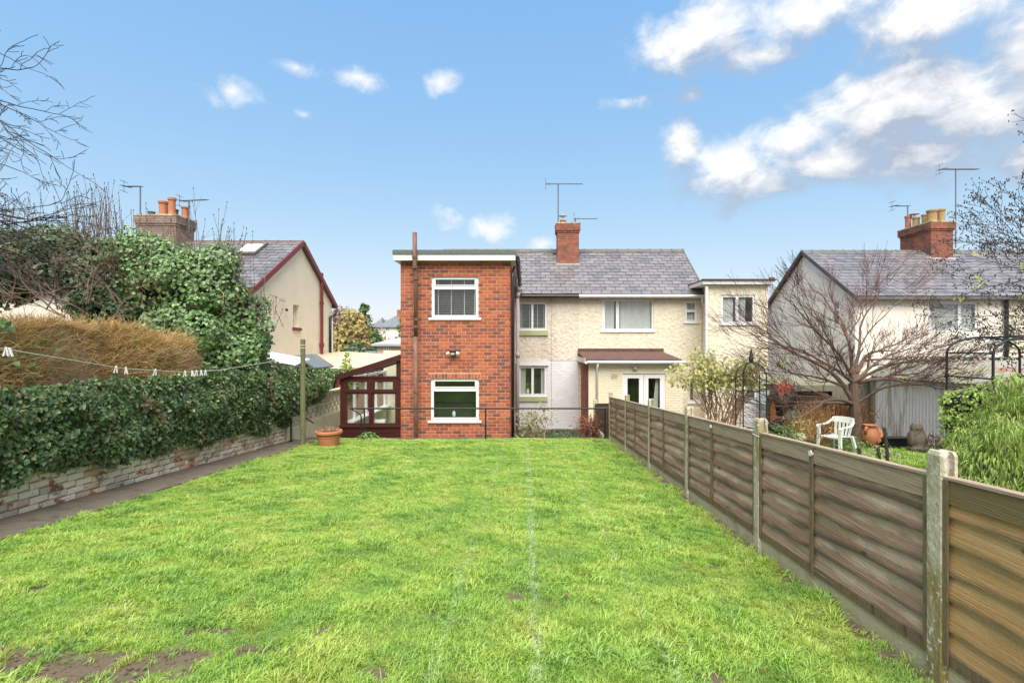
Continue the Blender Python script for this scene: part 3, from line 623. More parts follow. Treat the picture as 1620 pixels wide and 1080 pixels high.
def soilmix():
    "ground under the grass: soil where the grass is thin, a thatch of green elsewhere"
    nt = m_lawn.node_tree; N = nt.nodes; L = nt.links; b = N["Principled BSDF"]; col = b.inputs["Base Color"].links[0].from_socket
    at = N.new("ShaderNodeAttribute"); at.attribute_name = 'dens'; mr = N.new("ShaderNodeMapRange"); L.new(at.outputs["Fac"], mr.inputs[0]); mr.inputs[1].default_value = .1; mr.inputs[2].default_value = .55
    nz = N.new("ShaderNodeTexNoise"); nz.inputs["Scale"].default_value = 30; nz.inputs["Detail"].default_value = 8
    g = N.new("ShaderNodeNewGeometry"); L.new(g.outputs["Position"], nz.inputs["Vector"]); r = ramp(N, [(.055, .042, .026), (.13, .10, .062), (.04, .031, .02)]); L.new(nz.outputs[0], r.inputs[0])
    mx = N.new("ShaderNodeMixRGB"); L.new(mr.outputs[0], mx.inputs[0]); L.new(r.outputs[0], mx.inputs[1]); L.new(col, mx.inputs[2]); L.new(mx.outputs[0], b.inputs["Base Color"])
soilmix()
lawn = link('lawn', lawn_me, m_lawn, None, (0, 0, 0)); props(lawn, kind='structure')
# lawn bank below its far edge and at the path side
MB().box(-4.72, XF + .05, 12.41, 12.6, .1, .985).build('lawn_bank', m_soil, kind='structure')
rl_me = lawn_mesh('neighbour_lawn', XF + .12, 20, .4, 16.5, .25, lambda x, y: rz(x, y) + .02 * mn.noise(Vector((x, y, 0))), lambda x, y: 1.0 if (2.2 < x < 9.6 and 6 < y < 12.6) else .02)
rlawn = link('neighbour_lawn', rl_me, m_lawn, None, (0, 0, 0)); props(rlawn, kind='structure')

# grass
def m_grass_():
    m = bpy.data.materials.new('grass_blade'); m.use_nodes = True; nt = m.node_tree; N = nt.nodes; L = nt.links; b = N["Principled BSDF"]; out = N["Material Output"]
    g = N.new("ShaderNodeNewGeometry")
    def nz(s, d):
        n = N.new("ShaderNodeTexNoise"); n.inputs["Scale"].default_value = s; n.inputs["Detail"].default_value = d; L.new(g.outputs["Position"], n.inputs["Vector"]); return n.outputs[0]
    def mr(v, a, b_, c=0, d=1):
        n = N.new("ShaderNodeMapRange"); L.new(v, n.inputs[0]); n.inputs[1].default_value = a; n.inputs[2].default_value = b_; n.inputs[3].default_value = c; n.inputs[4].default_value = d; return n.outputs[0]
    r1 = ramp(N, [(.15, .34, .035), (.28, .49, .05), (.42, .57, .075), (.55, .62, .13)]); L.new(mr(nz(2.2, 12), .36, .64), r1.inputs[0])
    r2 = ramp(N, [(.10, .26, .035), (.30, .50, .07), (.56, .62, .32), (.20, .40, .05), (.44, .50, .12)]); oi = N.new("ShaderNodeObjectInfo"); ad = N.new("ShaderNodeMath"); ad.operation = 'ADD'; L.new(oi.outputs["Random"], ad.inputs[0]); L.new(g.outputs["Random Per Island"], ad.inputs[1])
    fr = N.new("ShaderNodeMath"); fr.operation = 'FRACT'; L.new(ad.outputs[0], fr.inputs[0]); L.new(fr.outputs[0], r2.inputs[0])
    mx = N.new("ShaderNodeMixRGB"); mx.inputs[0].default_value = .5; L.new(r1.outputs[0], mx.inputs[1]); L.new(r2.outputs[0], mx.inputs[2])
    # moss / yellow spots
    mo = N.new("ShaderNodeMixRGB"); L.new(mr(nz(2.7, 6), .60, .74, 0, .6), mo.inputs[0]); L.new(mx.outputs[0], mo.inputs[1]); mo.inputs[2].default_value = (.36, .36, .075, 1)
    # the faint pale line left down the middle of the lawn
    sp = N.new("ShaderNodeSeparateXYZ"); L.new(g.outputs["Position"], sp.inputs[0])
    def mt(op, a, b_):
        n = N.new("ShaderNodeMath"); n.operation = op
        for i, v in enumerate((a, b_)):
            if isinstance(v, (int, float)): n.inputs[i].default_value = v
            else: L.new(v, n.inputs[i])
        return n.outputs[0]
    def streak(x0, wd, am, prev):
        dx = mt('ABSOLUTE', mt('ADD', mt('ADD', sp.outputs[0], mt('MULTIPLY', mt('SUBTRACT', nz(2.0, 2), .5), .07)), -x0), 0)
        f = mt('MULTIPLY', mr(dx, wd, wd * .35), mr(nz(9, 6), .38, .6, 0, am))
        q = N.new("ShaderNodeMixRGB"); L.new(f, q.inputs[0]); L.new(prev, q.inputs[1]); q.inputs[2].default_value = (.55, .64, .46, 1); return q.outputs[0]
    c = streak(.065, .050, .42, mo.outputs[0]); c = streak(-.46, .05, .18, c); c = streak(.75, .05, .18, c)
    L.new(c, b.inputs["Base Color"]); b.inputs["Roughness"].default_value = .45; b.inputs["Specular IOR Level"].default_value = .35
    tr = N.new("ShaderNodeBsdfTranslucent"); L.new(c, tr.inputs[0]); ms = N.new("ShaderNodeMixShader"); ms.inputs[0].default_value = .35
    L.new(b.outputs[0], ms.inputs[1]); L.new(tr.outputs[0], ms.inputs[2]); L.new(ms.outputs[0], out.inputs[0]); return m
m_grass = m_grass_()
tcol = bpy.data.collections.new('grass_tufts')
for k in range(8):
    n = 26; ang = rs.uniform(0, 6.283, n); rr = np.sqrt(rs.uniform(0, 1, n)) * .032
    base = np.stack([np.cos(ang) * rr, np.sin(ang) * rr, np.zeros(n)], 1); lean = rs.uniform(0, 6.283, n)
    lk = rs.uniform(.35, 1.15, n); H = rs.uniform(.012, .036, n) * (1.25 if k > 5 else 1)
    dx = np.stack([np.cos(lean), np.sin(lean), np.zeros(n)], 1); sd = np.stack([-np.sin(lean + .6), np.cos(lean + .6), np.zeros(n)], 1); w = .0018
    z = np.array([0, 0, 1.])
    mid = base + dx * (H * lk * .45)[:, None] + z * (H * .62)[:, None]; tip = base + dx * (H * lk * 1.15)[:, None] + z * (H * .95 - H * lk * .25)[:, None]
    V = np.stack([base - sd * w, base + sd * w, mid + sd * w, mid - sd * w, tip], 1).reshape(-1, 3)
    F3 = (np.arange(n) * 5)[:, None, None] + np.array([(0, 1, 2), (0, 2, 3), (3, 2, 4)])[None]
    me = fast_mesh('grass_tuft', V, F3.reshape(-1, 3)); me.materials.append(m_grass)
    o = bpy.data.objects.new('grass_tuft', me); tcol.objects.link(o)
ccol = bpy.data.collections.new('grass_clump_tufts')
for k in range(6):
    n = 34; ang = rs.uniform(0, 6.283, n); rr = np.sqrt(rs.uniform(0, 1, n)) * .035
    base = np.stack([np.cos(ang) * rr, np.sin(ang) * rr, np.zeros(n)], 1); lean = ang + rs.normal(0, .7, n); lk = rs.uniform(.3, 1.3, n); H = rs.uniform(.03, .075, n)
    dx = np.stack([np.cos(lean), np.sin(lean), np.zeros(n)], 1); sd = np.stack([-np.sin(lean), np.cos(lean), np.zeros(n)], 1); w = .0019; z = np.array([0, 0, 1.])
    m1 = base + dx * (H * lk * .18)[:, None] + z * (H * .4)[:, None]; m2 = base + dx * (H * lk * .5)[:, None] + z * (H * .72)[:, None]; tip = base + dx * (H * lk)[:, None] + z * (H * .85 - H * lk * .2)[:, None]
    V = np.stack([base - sd * w, base + sd * w, m1 + sd * w, m1 - sd * w, m2 + sd * w * .8, m2 - sd * w * .8, tip], 1).reshape(-1, 3)
    F3 = (np.arange(n) * 7)[:, None, None] + np.array([(0, 1, 2), (0, 2, 3), (3, 2, 4), (3, 4, 5), (5, 4, 6)])[None]
    me = fast_mesh('grass_clump_tuft', V, F3.reshape(-1, 3)); me.materials.append(m_grass); ccol.objects.link(bpy.data.objects.new('grass_clump_tuft', me))
def gn_scatter(name, me, coll, density, seed, smin, smax, label=None, cat=None, tilt=.25, zoff=-.002):
    ng = bpy.data.node_groups.new(name, 'GeometryNodeTree'); ng.interface.new_socket('Geometry', in_out='INPUT', socket_type='NodeSocketGeometry'); ng.interface.new_socket('Geometry', in_out='OUTPUT', socket_type='NodeSocketGeometry')
    N = ng.nodes; L = ng.links; gi = N.new('NodeGroupInput'); go = N.new('NodeGroupOutput')
    dp = N.new('GeometryNodeDistributePointsOnFaces'); dp.distribute_method = 'RANDOM'; L.new(gi.outputs[0], dp.inputs['Mesh']); dp.inputs['Seed'].default_value = seed
    at = N.new('GeometryNodeInputNamedAttribute'); at.data_type = 'FLOAT'; at.inputs['Name'].default_value = 'dens'
    mu = N.new('ShaderNodeMath'); mu.operation = 'MULTIPLY'; L.new(at.outputs['Attribute'], mu.inputs[0]); mu.inputs[1].default_value = density; L.new(mu.outputs[0], dp.inputs['Density'])
    ci = N.new('GeometryNodeCollectionInfo'); ci.inputs['Collection'].default_value = coll; ci.inputs['Separate Children'].default_value = True; ci.inputs['Reset Children'].default_value = True
    ip = N.new('GeometryNodeInstanceOnPoints'); L.new(dp.outputs['Points'], ip.inputs['Points']); L.new(ci.outputs[0], ip.inputs['Instance']); ip.inputs['Pick Instance'].default_value = True
    rv = N.new('FunctionNodeRandomValue'); rv.data_type = 'FLOAT_VECTOR'; rv.inputs[0].default_value = (-tilt, -tilt, 0); rv.inputs[1].default_value = (tilt, tilt, 6.283); L.new(rv.outputs[0], ip.inputs['Rotation'])
    r2 = N.new('FunctionNodeRandomValue'); r2.data_type = 'FLOAT'; r2.inputs[2].default_value = smin; r2.inputs[3].default_value = smax
    nt = N.new('ShaderNodeTexNoise'); nt.inputs['Scale'].default_value = 1.6; nt.inputs['Detail'].default_value = 4
    pos = N.new('GeometryNodeInputPosition'); L.new(pos.outputs[0], nt.inputs['Vector'])
    mr = N.new('ShaderNodeMapRange'); L.new(nt.outputs[0], mr.inputs[0]); mr.inputs[1].default_value = .35; mr.inputs[2].default_value = .7; mr.inputs[3].default_value = .62; mr.inputs[4].default_value = 1.55
    n9 = N.new('ShaderNodeTexNoise'); n9.inputs['Scale'].default_value = 8; n9.inputs['Detail'].default_value = 3; L.new(pos.outputs[0], n9.inputs['Vector'])
    mq = N.new('ShaderNodeMapRange'); L.new(n9.outputs[0], mq.inputs[0]); mq.inputs[1].default_value = .35; mq.inputs[2].default_value = .65; mq.inputs[3].default_value = .6; mq.inputs[4].default_value = 1.45
    m2 = N.new('ShaderNodeMath'); m2.operation = 'MULTIPLY'; L.new(r2.outputs[1], m2.inputs[0]); L.new(mr.outputs[0], m2.inputs[1])
    m3 = N.new('ShaderNodeMath'); m3.operation = 'MULTIPLY'; L.new(m2.outputs[0], m3.inputs[0]); L.new(mq.outputs[0], m3.inputs[1]); L.new(m3.outputs[0], ip.inputs['Scale'])
    L.new(ip.outputs[0], go.inputs[0])
    o = bpy.data.objects.new(name, me); COL.objects.link(o); o.location.z = zoff; md = o.modifiers.new('scatter', 'NODES'); md.node_group = ng
    return props(o, label, cat, kind='stuff')
gn_scatter('grass', lawn_me.copy(), tcol, 2100, 3, .55, 1.2, 'bright green damp grass of the mown lawn between path and fence', 'grass')
cl_me = lawn_mesh('grass_clumps', -4.7, XF - .02, 2.2, 12.3, .09, lawn_z, lambda x, y: max(0, mn.noise(Vector((x * 3.1, y * 3.1, 20))) - .22) * 3.0 * (1.0 if y < 4.4 else .35) * (1.6 if x < -1 and y < 3.6 else 1) - (2.0 if ((x + 2.2) / .6) ** 2 + ((y - 2.6) / .2) ** 2 < 1 and mn.noise(Vector((x * 8, y * 8, 1))) < .1 else 0) + (.9 if 1.3 < x < 1.85 and y < 4.5 and mn.noise(Vector((x * 4, y * 4, 9))) > .1 else 0) + (.6 if x < -4.62 else 0))
gn_scatter('grass_clumps', cl_me, ccol, 560, 9, .45, .95, 'longer greener grass clumps standing out of the lawn', 'grass', .5)
gn_scatter('neighbour_grass', rl_me.copy(), tcol, 260, 5, 1.3, 2.4, 'rough green grass around the white plastic chair beyond the fence', 'grass')

# a few broad-leaved weeds and dead leaves on the lawn
wp = []; 
for cx, cy, r, n in ((-2.55, 2.80, .20, 60), (-2.75, 2.5, .12, 30), (-1.95, 2.5, .10, 14), (-1.45, 2.55, .2, 24), (-3.1, 2.75, .2, 30), (.35, 2.7, .15, 12), (.9, 2.9, .2, 14), (-2.1, 3.05, .2, 20)):
    for _ in range(n):
        x = cx + random.gauss(0, r * .6); y = cy + random.gauss(0, r * .35); wp.append((x, y, lawn_z(x, y) + random.uniform(.012, .03)))
leaves('weeds', wp, [(0, -.2, 1)] * len(wp), .028, m_gleaf, shape='oval', droop=0, kind='stuff', label='small broad-leaved weeds around the bare soil in the lawn', cat='weeds')
dl = [(1.63, 3.02), (1.60, 2.98), (1.2, 2.55), (.02, 2.35), (-.9, 3.6), (1.0, 4.3), (-1.1, 5.2), (.4, 5.6), (1.45, 3.9), (-3.2, 4.8), (-2.8, 5.0), (1.3, 3.3), (1.7, 2.5), (1.55, 2.7), (.25, 3.4), (-.4, 2.9)]
leaves('dead_leaves', [(x + random.gauss(0, .02), y, lawn_z(x, y) + .03) for x, y in dl], [(0, -.1, 1)] * len(dl), .035, m_deadleaf, shape='oval', droop=0, kind='stuff', label='scattered brown dead leaves lying on the lawn', cat='leaves')

mb = MB()
for _ in range(420):
    cx, cy, a_, b_ = random.choice(SOIL[:7]); x = random.gauss(cx, a_ * .6); y = random.gauss(cy, b_ * .7); r = random.uniform(.003, .011); mb.blob((x, y, lawn_z(x, y) + r * .3), r * 1.3, r, r * .8, 5, 3, .5, 60)
mb.build('soil_crumbs', m_soil, kind='stuff', label='loose crumbs of earth on the bare patches of the lawn', cat='soil')
# path of concrete slabs beside the wall
path = MB().add([(-5.47, .3, lz(.3) - .02), (-4.76, .3, lz(.3) - .02), (-4.76, 12.3, lz(12.3) - .02), (-5.47, 12.3, lz(12.3) - .02), (-5.47, .3, .1), (-4.76, .3, .1), (-4.76, 12.3, .1), (-5.47, 12.3, .1)],
                [(0, 1, 2, 3), (4, 7, 6, 5), (0, 4, 5, 1), (1, 5, 6, 2), (2, 6, 7, 3), (3, 7, 4, 0)]).build('path', m_soil, kind='structure')
y = 1.0; k = 0
while y < 11.9:
    L_ = random.choice([.9, 1.15, .75, 1.3]); y2 = min(y + L_, 12.25); e = random.uniform(-.02, .045); dz = random.uniform(-.006, .01)
    mb = MB(); j = .012; x0, x1 = -5.44, -4.79 + e
    a, b = y + j, y2 - j
    t = [(x0, a), (x1 + random.uniform(-.012, .012), a), (x1 + random.uniform(-.02, .02), (a + b) / 2), (x1 + random.uniform(-.012, .012), b), (x0, b)]
    top = [(p[0], p[1], lz(p[1]) + .018 + dz) for p in t]; bot = [(p[0], p[1], lz(p[1]) - .04) for p in t]; n = 5
    mb.add([(v[0] + (.008 if v[0] < -5 else -.008), v[1] + (.008 if v[1] < (a + b) / 2 - .01 else -.008 if v[1] > (a + b) / 2 + .01 else 0), v[2] + .006) for v in top] + top + bot,
           [tuple(range(n))] + [(i, i + n, (i + 1) % n + n, (i + 1) % n) for i in range(n)] + [(i + n, i + 2 * n, (i + 1) % n + 2 * n, (i + 1) % n + n) for i in range(n)])
    mb.build('slab', m_path, path); y = y2
# steps at the far end of the path, down to the house
for i in range(4):
    MB().box(-5.44, -4.62, 12.3 + i * .35, 12.66 + i * .35, .1, .98 - i * .19).build('step', m_path, path)

# ------------------------------------------------------------------ left garden wall with ivy
wall = thing('garden_wall', 'low flaking cream brick garden wall along the path, ivy hanging over it', 'garden wall', (-5.6, 8, .9))
def wz(Y): return lz(Y)
WX = -5.45; ang = -math.atan(.063)
mb = MB().add([(WX - .008, 1, lz(1) - .2), (WX - .008, 11.55, lz(11.55) - .2), (WX - .008, 11.55, lz(11.55) + 1.0), (WX - .008, 1, lz(1) + 1.0), (WX - .22, 1, lz(1) - .2), (WX - .22, 11.55, lz(11.55) - .2), (WX - .22, 11.55, lz(11.55) + 1.0), (WX - .22, 1, lz(1) + 1.0)],
              [(0, 1, 2, 3), (7, 6, 5, 4), (3, 2, 6, 7), (0, 3, 7, 4), (1, 5, 6, 2)])
core = mb.build('wall', m_wallmortar, wall)
bme, bt = brick_mesh('brick', m_wallbrick, cham=.010)
rest = MB(); cnt = 0
rects = brick_rects(3.6, 11.52, .01, .86, [], .232, .082, .014)
for a, b, c, d in sorted(rects, key=lambda r: r[2]):
    Yc = (a + b) / 2; zc = lz(Yc) + (c + d) / 2; jx = random.uniform(-.004, .008)
    if cnt < 300 and c < .62:
        rx = R(random.gauss(0, .8)) + ang
        place('brick', bme, core, (WX + jx, Yc, zc), (rx, 0, R(90)), (b - a, .04, d - c)); cnt += 1
    elif c < .62 or random.random() < .5:
        m4 = Matrix.Translation((WX + jx, Yc, zc)) @ Euler((ang, 0, R(90))).to_matrix().to_4x4()
        rest.add([m4 @ Vector((v[0] * (b - a), v[1] * .04, v[2] * (d - c))) for v in bt.V], bt.F)
rest.build('bricks', m_wallbrick, core, kind='stuff')
# end pillar, then the painted wall with pierced blocks that carries on down the steps
MB().box(WX - .24, WX + .02, 11.56, 11.82, .5, 2.02).build('pillar', m_creamold, wall)
MB().box(WX - .2, WX - .002, 11.825, 15.6, .1, 1.36).build('lower_wall', m_creamold, wall)
lw = wall.children[-1]
mb = MB()
for a, b, c, d in brick_rects(11.84, 15.58, .25, 1.35, [], .232, .084, .014): mb.box(WX - .003, WX + .006 + random.uniform(0, .003), a, b, c, d)
mb.build('bricks', m_creamold, lw, kind='stuff')
def pierced():
    mb = MB(); s = .145
    for sgn in (1, -1):
        for q in (1, -1):
            pts = []
            for i in range(7):
                t = i / 6; pts.append((0, q * s * (1 - t) * 1.0, sgn * s * math.sin(t * math.pi / 2)))
            mb.tube(pts, .016, 4)
            mb.tube([(0, q * s * .98, sgn * s * (1 - i / 4) * 0 + sgn * s * (i / 4)) for i in range(5)], .012, 4)
            mb.tube([(0, q * s * (i / 4), sgn * s * (1 - (i / 4) ** 2)) for i in range(5)], .012, 4)
    for q in (1, -1): mb.tube([(0, -s, q * s), (0, s, q * s)], .016, 4)
    mb.tube([(0, -s * .45, 0), (0, 0, s * .55), (0, s * .45, 0), (0, 0, -s * .55), (0, -s * .45, 0)], .016, 4)
    me = bpy.data.meshes.new('pierced_block'); me.from_pydata(mb.V, [], mb.F); me.materials.append(m_creamold); me.update(); return me
pm = pierced()
for i in range(12):
    for j in range(2): place('pierced_block', pm, wall, (WX - .1, 11.98 + i * .3, 1.515 + j * .3))
for i in range(2): place('pierced_block', pm, wall, (WX - .1, 11.3 - i * .3, lz(11.3) + .72))
MB().box(WX - .19, WX + .01, 11.825, 15.6, 1.965, 2.0).build('coping', m_creamold, wall)

# ground behind the wall (the neighbour's higher garden)
MB().add([(WX - .2, -2, lz(-2) + .55), (WX - .2, 13, 1.5), (-30, 13, 1.5), (-30, -2, lz(-2) + .55)], [(0, 1, 2, 3)]).build('upper_ground', m_soil, kind='structure')

# ivy sheet on the wall
def ivy_wall():
    n = 56000; Y = 3.2 + 9.2 * rs.uniform(0, 1, n) ** 1.0; base = 1.80 - .063 * Y
    top = np.array([2.84 + .14 * mn.noise(Vector((y * 1.3, 0, 0))) + .12 * mn.noise(Vector((y * 5, 2, 0))) for y in Y]); top = np.where(Y > 9.5, top - (Y - 9.5) * .03, top)
    low = base + np.array([.40 + .16 * mn.noise(Vector((y * 1.7, 5, 0))) + .12 * mn.noise(Vector((y * 6.0, 5, 0))) - max(0, 6.0 - y) * .02 for y in Y])
    low = np.where(Y > 11.3, low + (Y - 11.3) * .55, low)
    f = rs.uniform(0, 1, n); Z = low + (top - low) * f
    bul = np.array([.09 + .15 * mn.noise(Vector((y * 1.9, z * 2.4, 2))) + .08 * mn.noise(Vector((y * 6, z * 6, 2))) for y, z in zip(Y, Z)]) + .14 * np.sin(f * 3.0)
    X = WX + .02 + np.maximum(0, bul) - np.abs(rs.normal(0, .06, n)) + (rs.uniform(0, 1, n) < .06) * rs.uniform(0, .08, n)
    nr = np.stack([np.ones(n), rs.normal(0, .2, n), .35 + rs.normal(0, .2, n)], 1)
    return np.stack([X, Y, Z], 1), nr
ivy = thing('ivy', 'dark green ivy sheet draped over the low garden wall beside the path', 'ivy', (WX, 8, 1.7))
p, nr = ivy_wall(); leaves('foliage', p, nr, .037, m_ivy, ivy, svar=.65, kind='stuff')
mb = MB()
for _ in range(260):
    y = random.uniform(3.4, 11.6); z = lz(y) + random.uniform(.32, .55); q = Vector((WX + .02, y, z))
    pts = [q]; d = Vector((.1, random.gauss(0, .6), 1)).normalized()
    for i in range(4): d = (d + Vector((random.gauss(0, .2), random.gauss(0, .5), .1))).normalized(); q = q + d * .12; q.x = WX + random.uniform(.01, .07); pts.append(q.copy())
    mb.tube(pts, .004, 3, cap=False)
mb.build('stem', m_twigpale, ivy, kind='stuff')
# ivy that spills over the pierced wall
n = 9000; Y = rs.uniform(10.4, 14.3, n); tt = (Y - 10.4) / 3.9
top = 2.75 - tt * .15; low = np.where(Y < 11.5, 1.75, 1.62 + (Y - 11.5) * .16) + .12 * np.sin(Y * 7); low = np.where(Y > 13.4, low + (Y - 13.4) * .6, low)
f = rs.uniform(0, 1, n); Z = low + (top - low) * f; X = WX - .05 + .28 * np.sin(f * 2.8) + rs.normal(0, .05, n)
leaves('foliage', np.stack([X, Y, Z], 1), np.stack([np.ones(n), -.4 * np.ones(n), .4 * np.ones(n)], 1), .06, m_ivy, ivy, kind='stuff')
n = 5000; p, d = shell_points([((WX - .25, 11.6, 2.45), .35), ((WX - .25, 12.4, 2.4), .36), ((WX - .25, 13.2, 2.3), .34), ((WX - .3, 13.9, 2.15), .28), ((WX - .2, 10.9, 2.5), .4)], n)
leaves('foliage', p, d, .065, m_ivy, ivy, kind='stuff')
cr = MB()
for c in [(WX - .25, y, 2.3) for y in (10.8, 11.4, 12, 12.6, 13.2, 13.8)]: cr.blob(c, .2, .35, .3, 10, 6, .3)
cr.build('trunk', m_core, ivy)  # dark blobs filling the ivy, not a trunk; inner shade is in their colour

# the clipped golden hedge behind the wall
gold = thing('golden_shrub', 'clipped shrub of dry golden-brown stems growing behind the ivy wall', 'shrub', (-6.4, 7, 1.9))
def gtop(Y): return 3.66 + .05 * math.sin(Y * 2.1) + .04 * math.sin(Y * 5.3) - max(0, Y - 7.2) * .09
n = 30000; Y = rs.uniform(4.0, 8.9, n); u = rs.uniform(0, 1, n)
tp = np.array([gtop(y) + .07 * mn.noise(Vector((y * 3, 9, 0))) for y in Y]); front = rs.uniform(0, 1, n) < .62
Z = np.where(front, 2.5 + (tp - 2.60) * u, tp - .16 - .04 * rs.uniform(0, 1, n)); X = np.where(front, -5.62 + .10 * np.sin(Y * 2.7) - .28 * ((Z - 2.5) / 1.2) ** 2 - .08 * rs.uniform(0, 1, n), -5.85 - 1.35 * rs.uniform(0, 1, n))
dirs = np.stack([np.where(front, .5, .1) + rs.normal(0, .75, n), rs.normal(0, .95, n), .65 + rs.normal(0, .6, n)], 1)
stems('stem', np.stack([X, Y, Z], 1), dirs, rs.uniform(.06, .22, n), .0034, m_gold, gold, bend=.6, kind='stuff')
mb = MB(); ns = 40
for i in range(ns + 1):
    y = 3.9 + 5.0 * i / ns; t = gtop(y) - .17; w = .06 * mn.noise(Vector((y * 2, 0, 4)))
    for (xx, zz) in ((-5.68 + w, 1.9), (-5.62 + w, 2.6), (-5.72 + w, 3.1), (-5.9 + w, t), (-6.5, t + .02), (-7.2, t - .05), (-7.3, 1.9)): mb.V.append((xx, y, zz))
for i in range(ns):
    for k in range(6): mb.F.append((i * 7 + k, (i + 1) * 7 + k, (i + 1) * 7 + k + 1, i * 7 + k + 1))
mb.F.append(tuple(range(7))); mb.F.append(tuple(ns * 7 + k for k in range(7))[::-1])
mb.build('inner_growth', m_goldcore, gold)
gl = []
for (x, y_) in ((12, 565), (25, 590), (40, 575), (160, 575), (170, 590), (230, 520), (5, 508), (60, 540), (255, 560), (185, 580), (150, 600), (30, 605)):
    for _ in range(14): q = P(x, y_, 5.4 + x / 320 * 3.2); gl.append((q.x + random.gauss(0, .05), q.y + random.gauss(0, .05), q.z + random.gauss(0, .05)))
leaves('foliage', gl, [(1, -.3, .5)] * len(gl), .055, m_ivyb, gold, kind='stuff')

# the tall ivy-covered growth behind
tall = thing('ivy_clad_tree', 'tall evergreen tree smothered in glossy ivy above the garden wall', 'tree', (-6.9, 10.3, 1.6))
def pb(l): return [(tuple(P(x, y, Z)), r) for x, y, Z, r in l]
B1 = pb([(262, 445, 10.0, .80), (320, 455, 10.0, .74), (372, 500, 10.3, .62), (385, 545, 10.3, .50), (350, 560, 10, .62), (395, 600, 10.5, .40), (300, 520, 9.8, .75), (285, 590, 9.5, .55), (335, 620, 9.9, .5), (360, 640, 10.2, .4), (225, 420, 9.9, .55), (240, 560, 9.4, .4), (405, 560, 10.6, .25)])
def sprigs(bl, n):
    out = list(bl)
    for _ in range(n):
        c, r = bl[rs.randint(len(bl))]; d = rs.normal(0, 1, 3); d[2] = abs(d[2]) * .8; d /= np.linalg.norm(d); out.append((tuple(np.array(c) + d * r * rs.uniform(.8, 1.12)), rs.uniform(.10, .26)))
    return out
B1s = sprigs(B1, 60)
p, d = shell_points(B1s, 66000, sub=9, subr=.36)
leaves('foliage', p, d + np.array([.2, -.5, .5]), .06, m_ivyb, tall, kind='stuff')
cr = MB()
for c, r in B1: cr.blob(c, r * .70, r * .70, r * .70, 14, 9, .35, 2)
cr.build('dark_core', m_core, tall, smooth=True)
mb = MB(); mb.tube([(-6.9, 10.4, 1.4), (-6.85, 10.35, 2.6), (-6.8, 10.3, 4.0)], [.16, .13, .08], 8); mb.build('trunk', m_bark, tall)
def shoots(n, pts, mat, parent, h0, h1, spread=.12, r=.006, buds=True):
    mb = MB(); bd = MB()
    for i in range(n):
        c = Vector(random.choice(pts)) + Vector((random.gauss(0, .15), random.gauss(0, .2), random.gauss(0, .08))); h = random.uniform(h0, h1)
        d = Vector((random.gauss(0, spread), random.gauss(0, spread), 1)).normalized(); P_ = [c]
        for k in range(5): d = (d + Vector((random.gauss(0, .04), random.gauss(0, .04), .05))).normalized(); P_.append(P_[-1] + d * h / 5)
        mb.tube(P_, [r, r * .9, r * .8, r * .65, r * .5, r * .35], 4, cap=False)
        if buds:
            for k in range(1, 6):
                for _ in range(2):
                    q = P_[k - 1].lerp(P_[k], random.random()); bd.blob(q + Vector((random.uniform(-.012, .012), 0, 0)), .007, .007, .013, 4, 2)
            bd.blob(P_[-1], .011, .011, .018, 4, 3)
        for k in (2, 3):
            if random.random() < .4:
                dd = Vector((random.gauss(0, .6), random.gauss(0, .4), 1)).normalized(); mb.tube([P_[k], P_[k] + dd * h * .3], [r * .5, r * .3], 3, cap=False)
    o = mb.build('shoot', mat, parent, kind='stuff')
    if buds: bd.build('bud', m_twigdark, o, kind='stuff')
shoots(60, [tuple(P(x, y, 10)) for x, y in ((262, 420), (275, 440), (285, 460), (330, 420), (345, 440), (370, 440), (385, 460), (350, 410), (300, 430))], m_twig, tall, .5, 1.25)
mb = MB()
for _ in range(70):
    c, r = B1[rs.randint(len(B1))]; q = Vector(c) + Vector((random.gauss(0, r * .5), -r * .75, random.gauss(0, r * .5))); grow(mb, q, (random.gauss(.2, .7), -.5, random.gauss(.4, .6)), random.uniform(.3, .6), .008, 1, dict(levels=1, n=[3], ang=.6, len=.5, wob=.2, rmin=.003))
mb.build('twigs', m_twigpale, tall, kind='stuff')
shoots(26, [tuple(P(x, y, 10.1)) for x, y in ((395, 470), (410, 500), (400, 480), (420, 520))], m_twig, tall, .3, .6, .5)

left_tree = thing('overgrown_shrub', 'overgrown dark evergreen shrub with bare brown twigs rising above the golden shrub', 'shrub', (-9, 9.8, 1.6))
B2 = pb([(185, 440, 9.8, .72), (120, 425, 9.7, .62), (60, 415, 9.6, .62), (0, 415, 9.5, .62), (-60, 420, 9.4, .8), (190, 500, 9.7, .6), (150, 470, 9.6, .5), (-140, 440, 9.3, .9), (215, 480, 9.9, .5), (90, 400, 9.7, .4), (30, 455, 9.5, .35), (230, 540, 9.6, .4), (180, 545, 9.5, .35)])
B2s = sprigs(B2, 60)
p, d = shell_points(B2s, 48000, sub=10, subr=.36)
leaves('foliage', p, d + np.array([.2, -.5, .4]), .058, m_ivyd, left_tree, kind='stuff')
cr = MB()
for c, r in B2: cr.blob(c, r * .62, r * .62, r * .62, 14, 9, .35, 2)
cr.build('dark_core', m_core, left_tree, smooth=True)
mb = MB(); mb.tube([(-8.6, 9.9, 1.4), (-8.5, 9.8, 3.0), (-8.4, 9.7, 4.4)], [.14, .1, .06], 8)
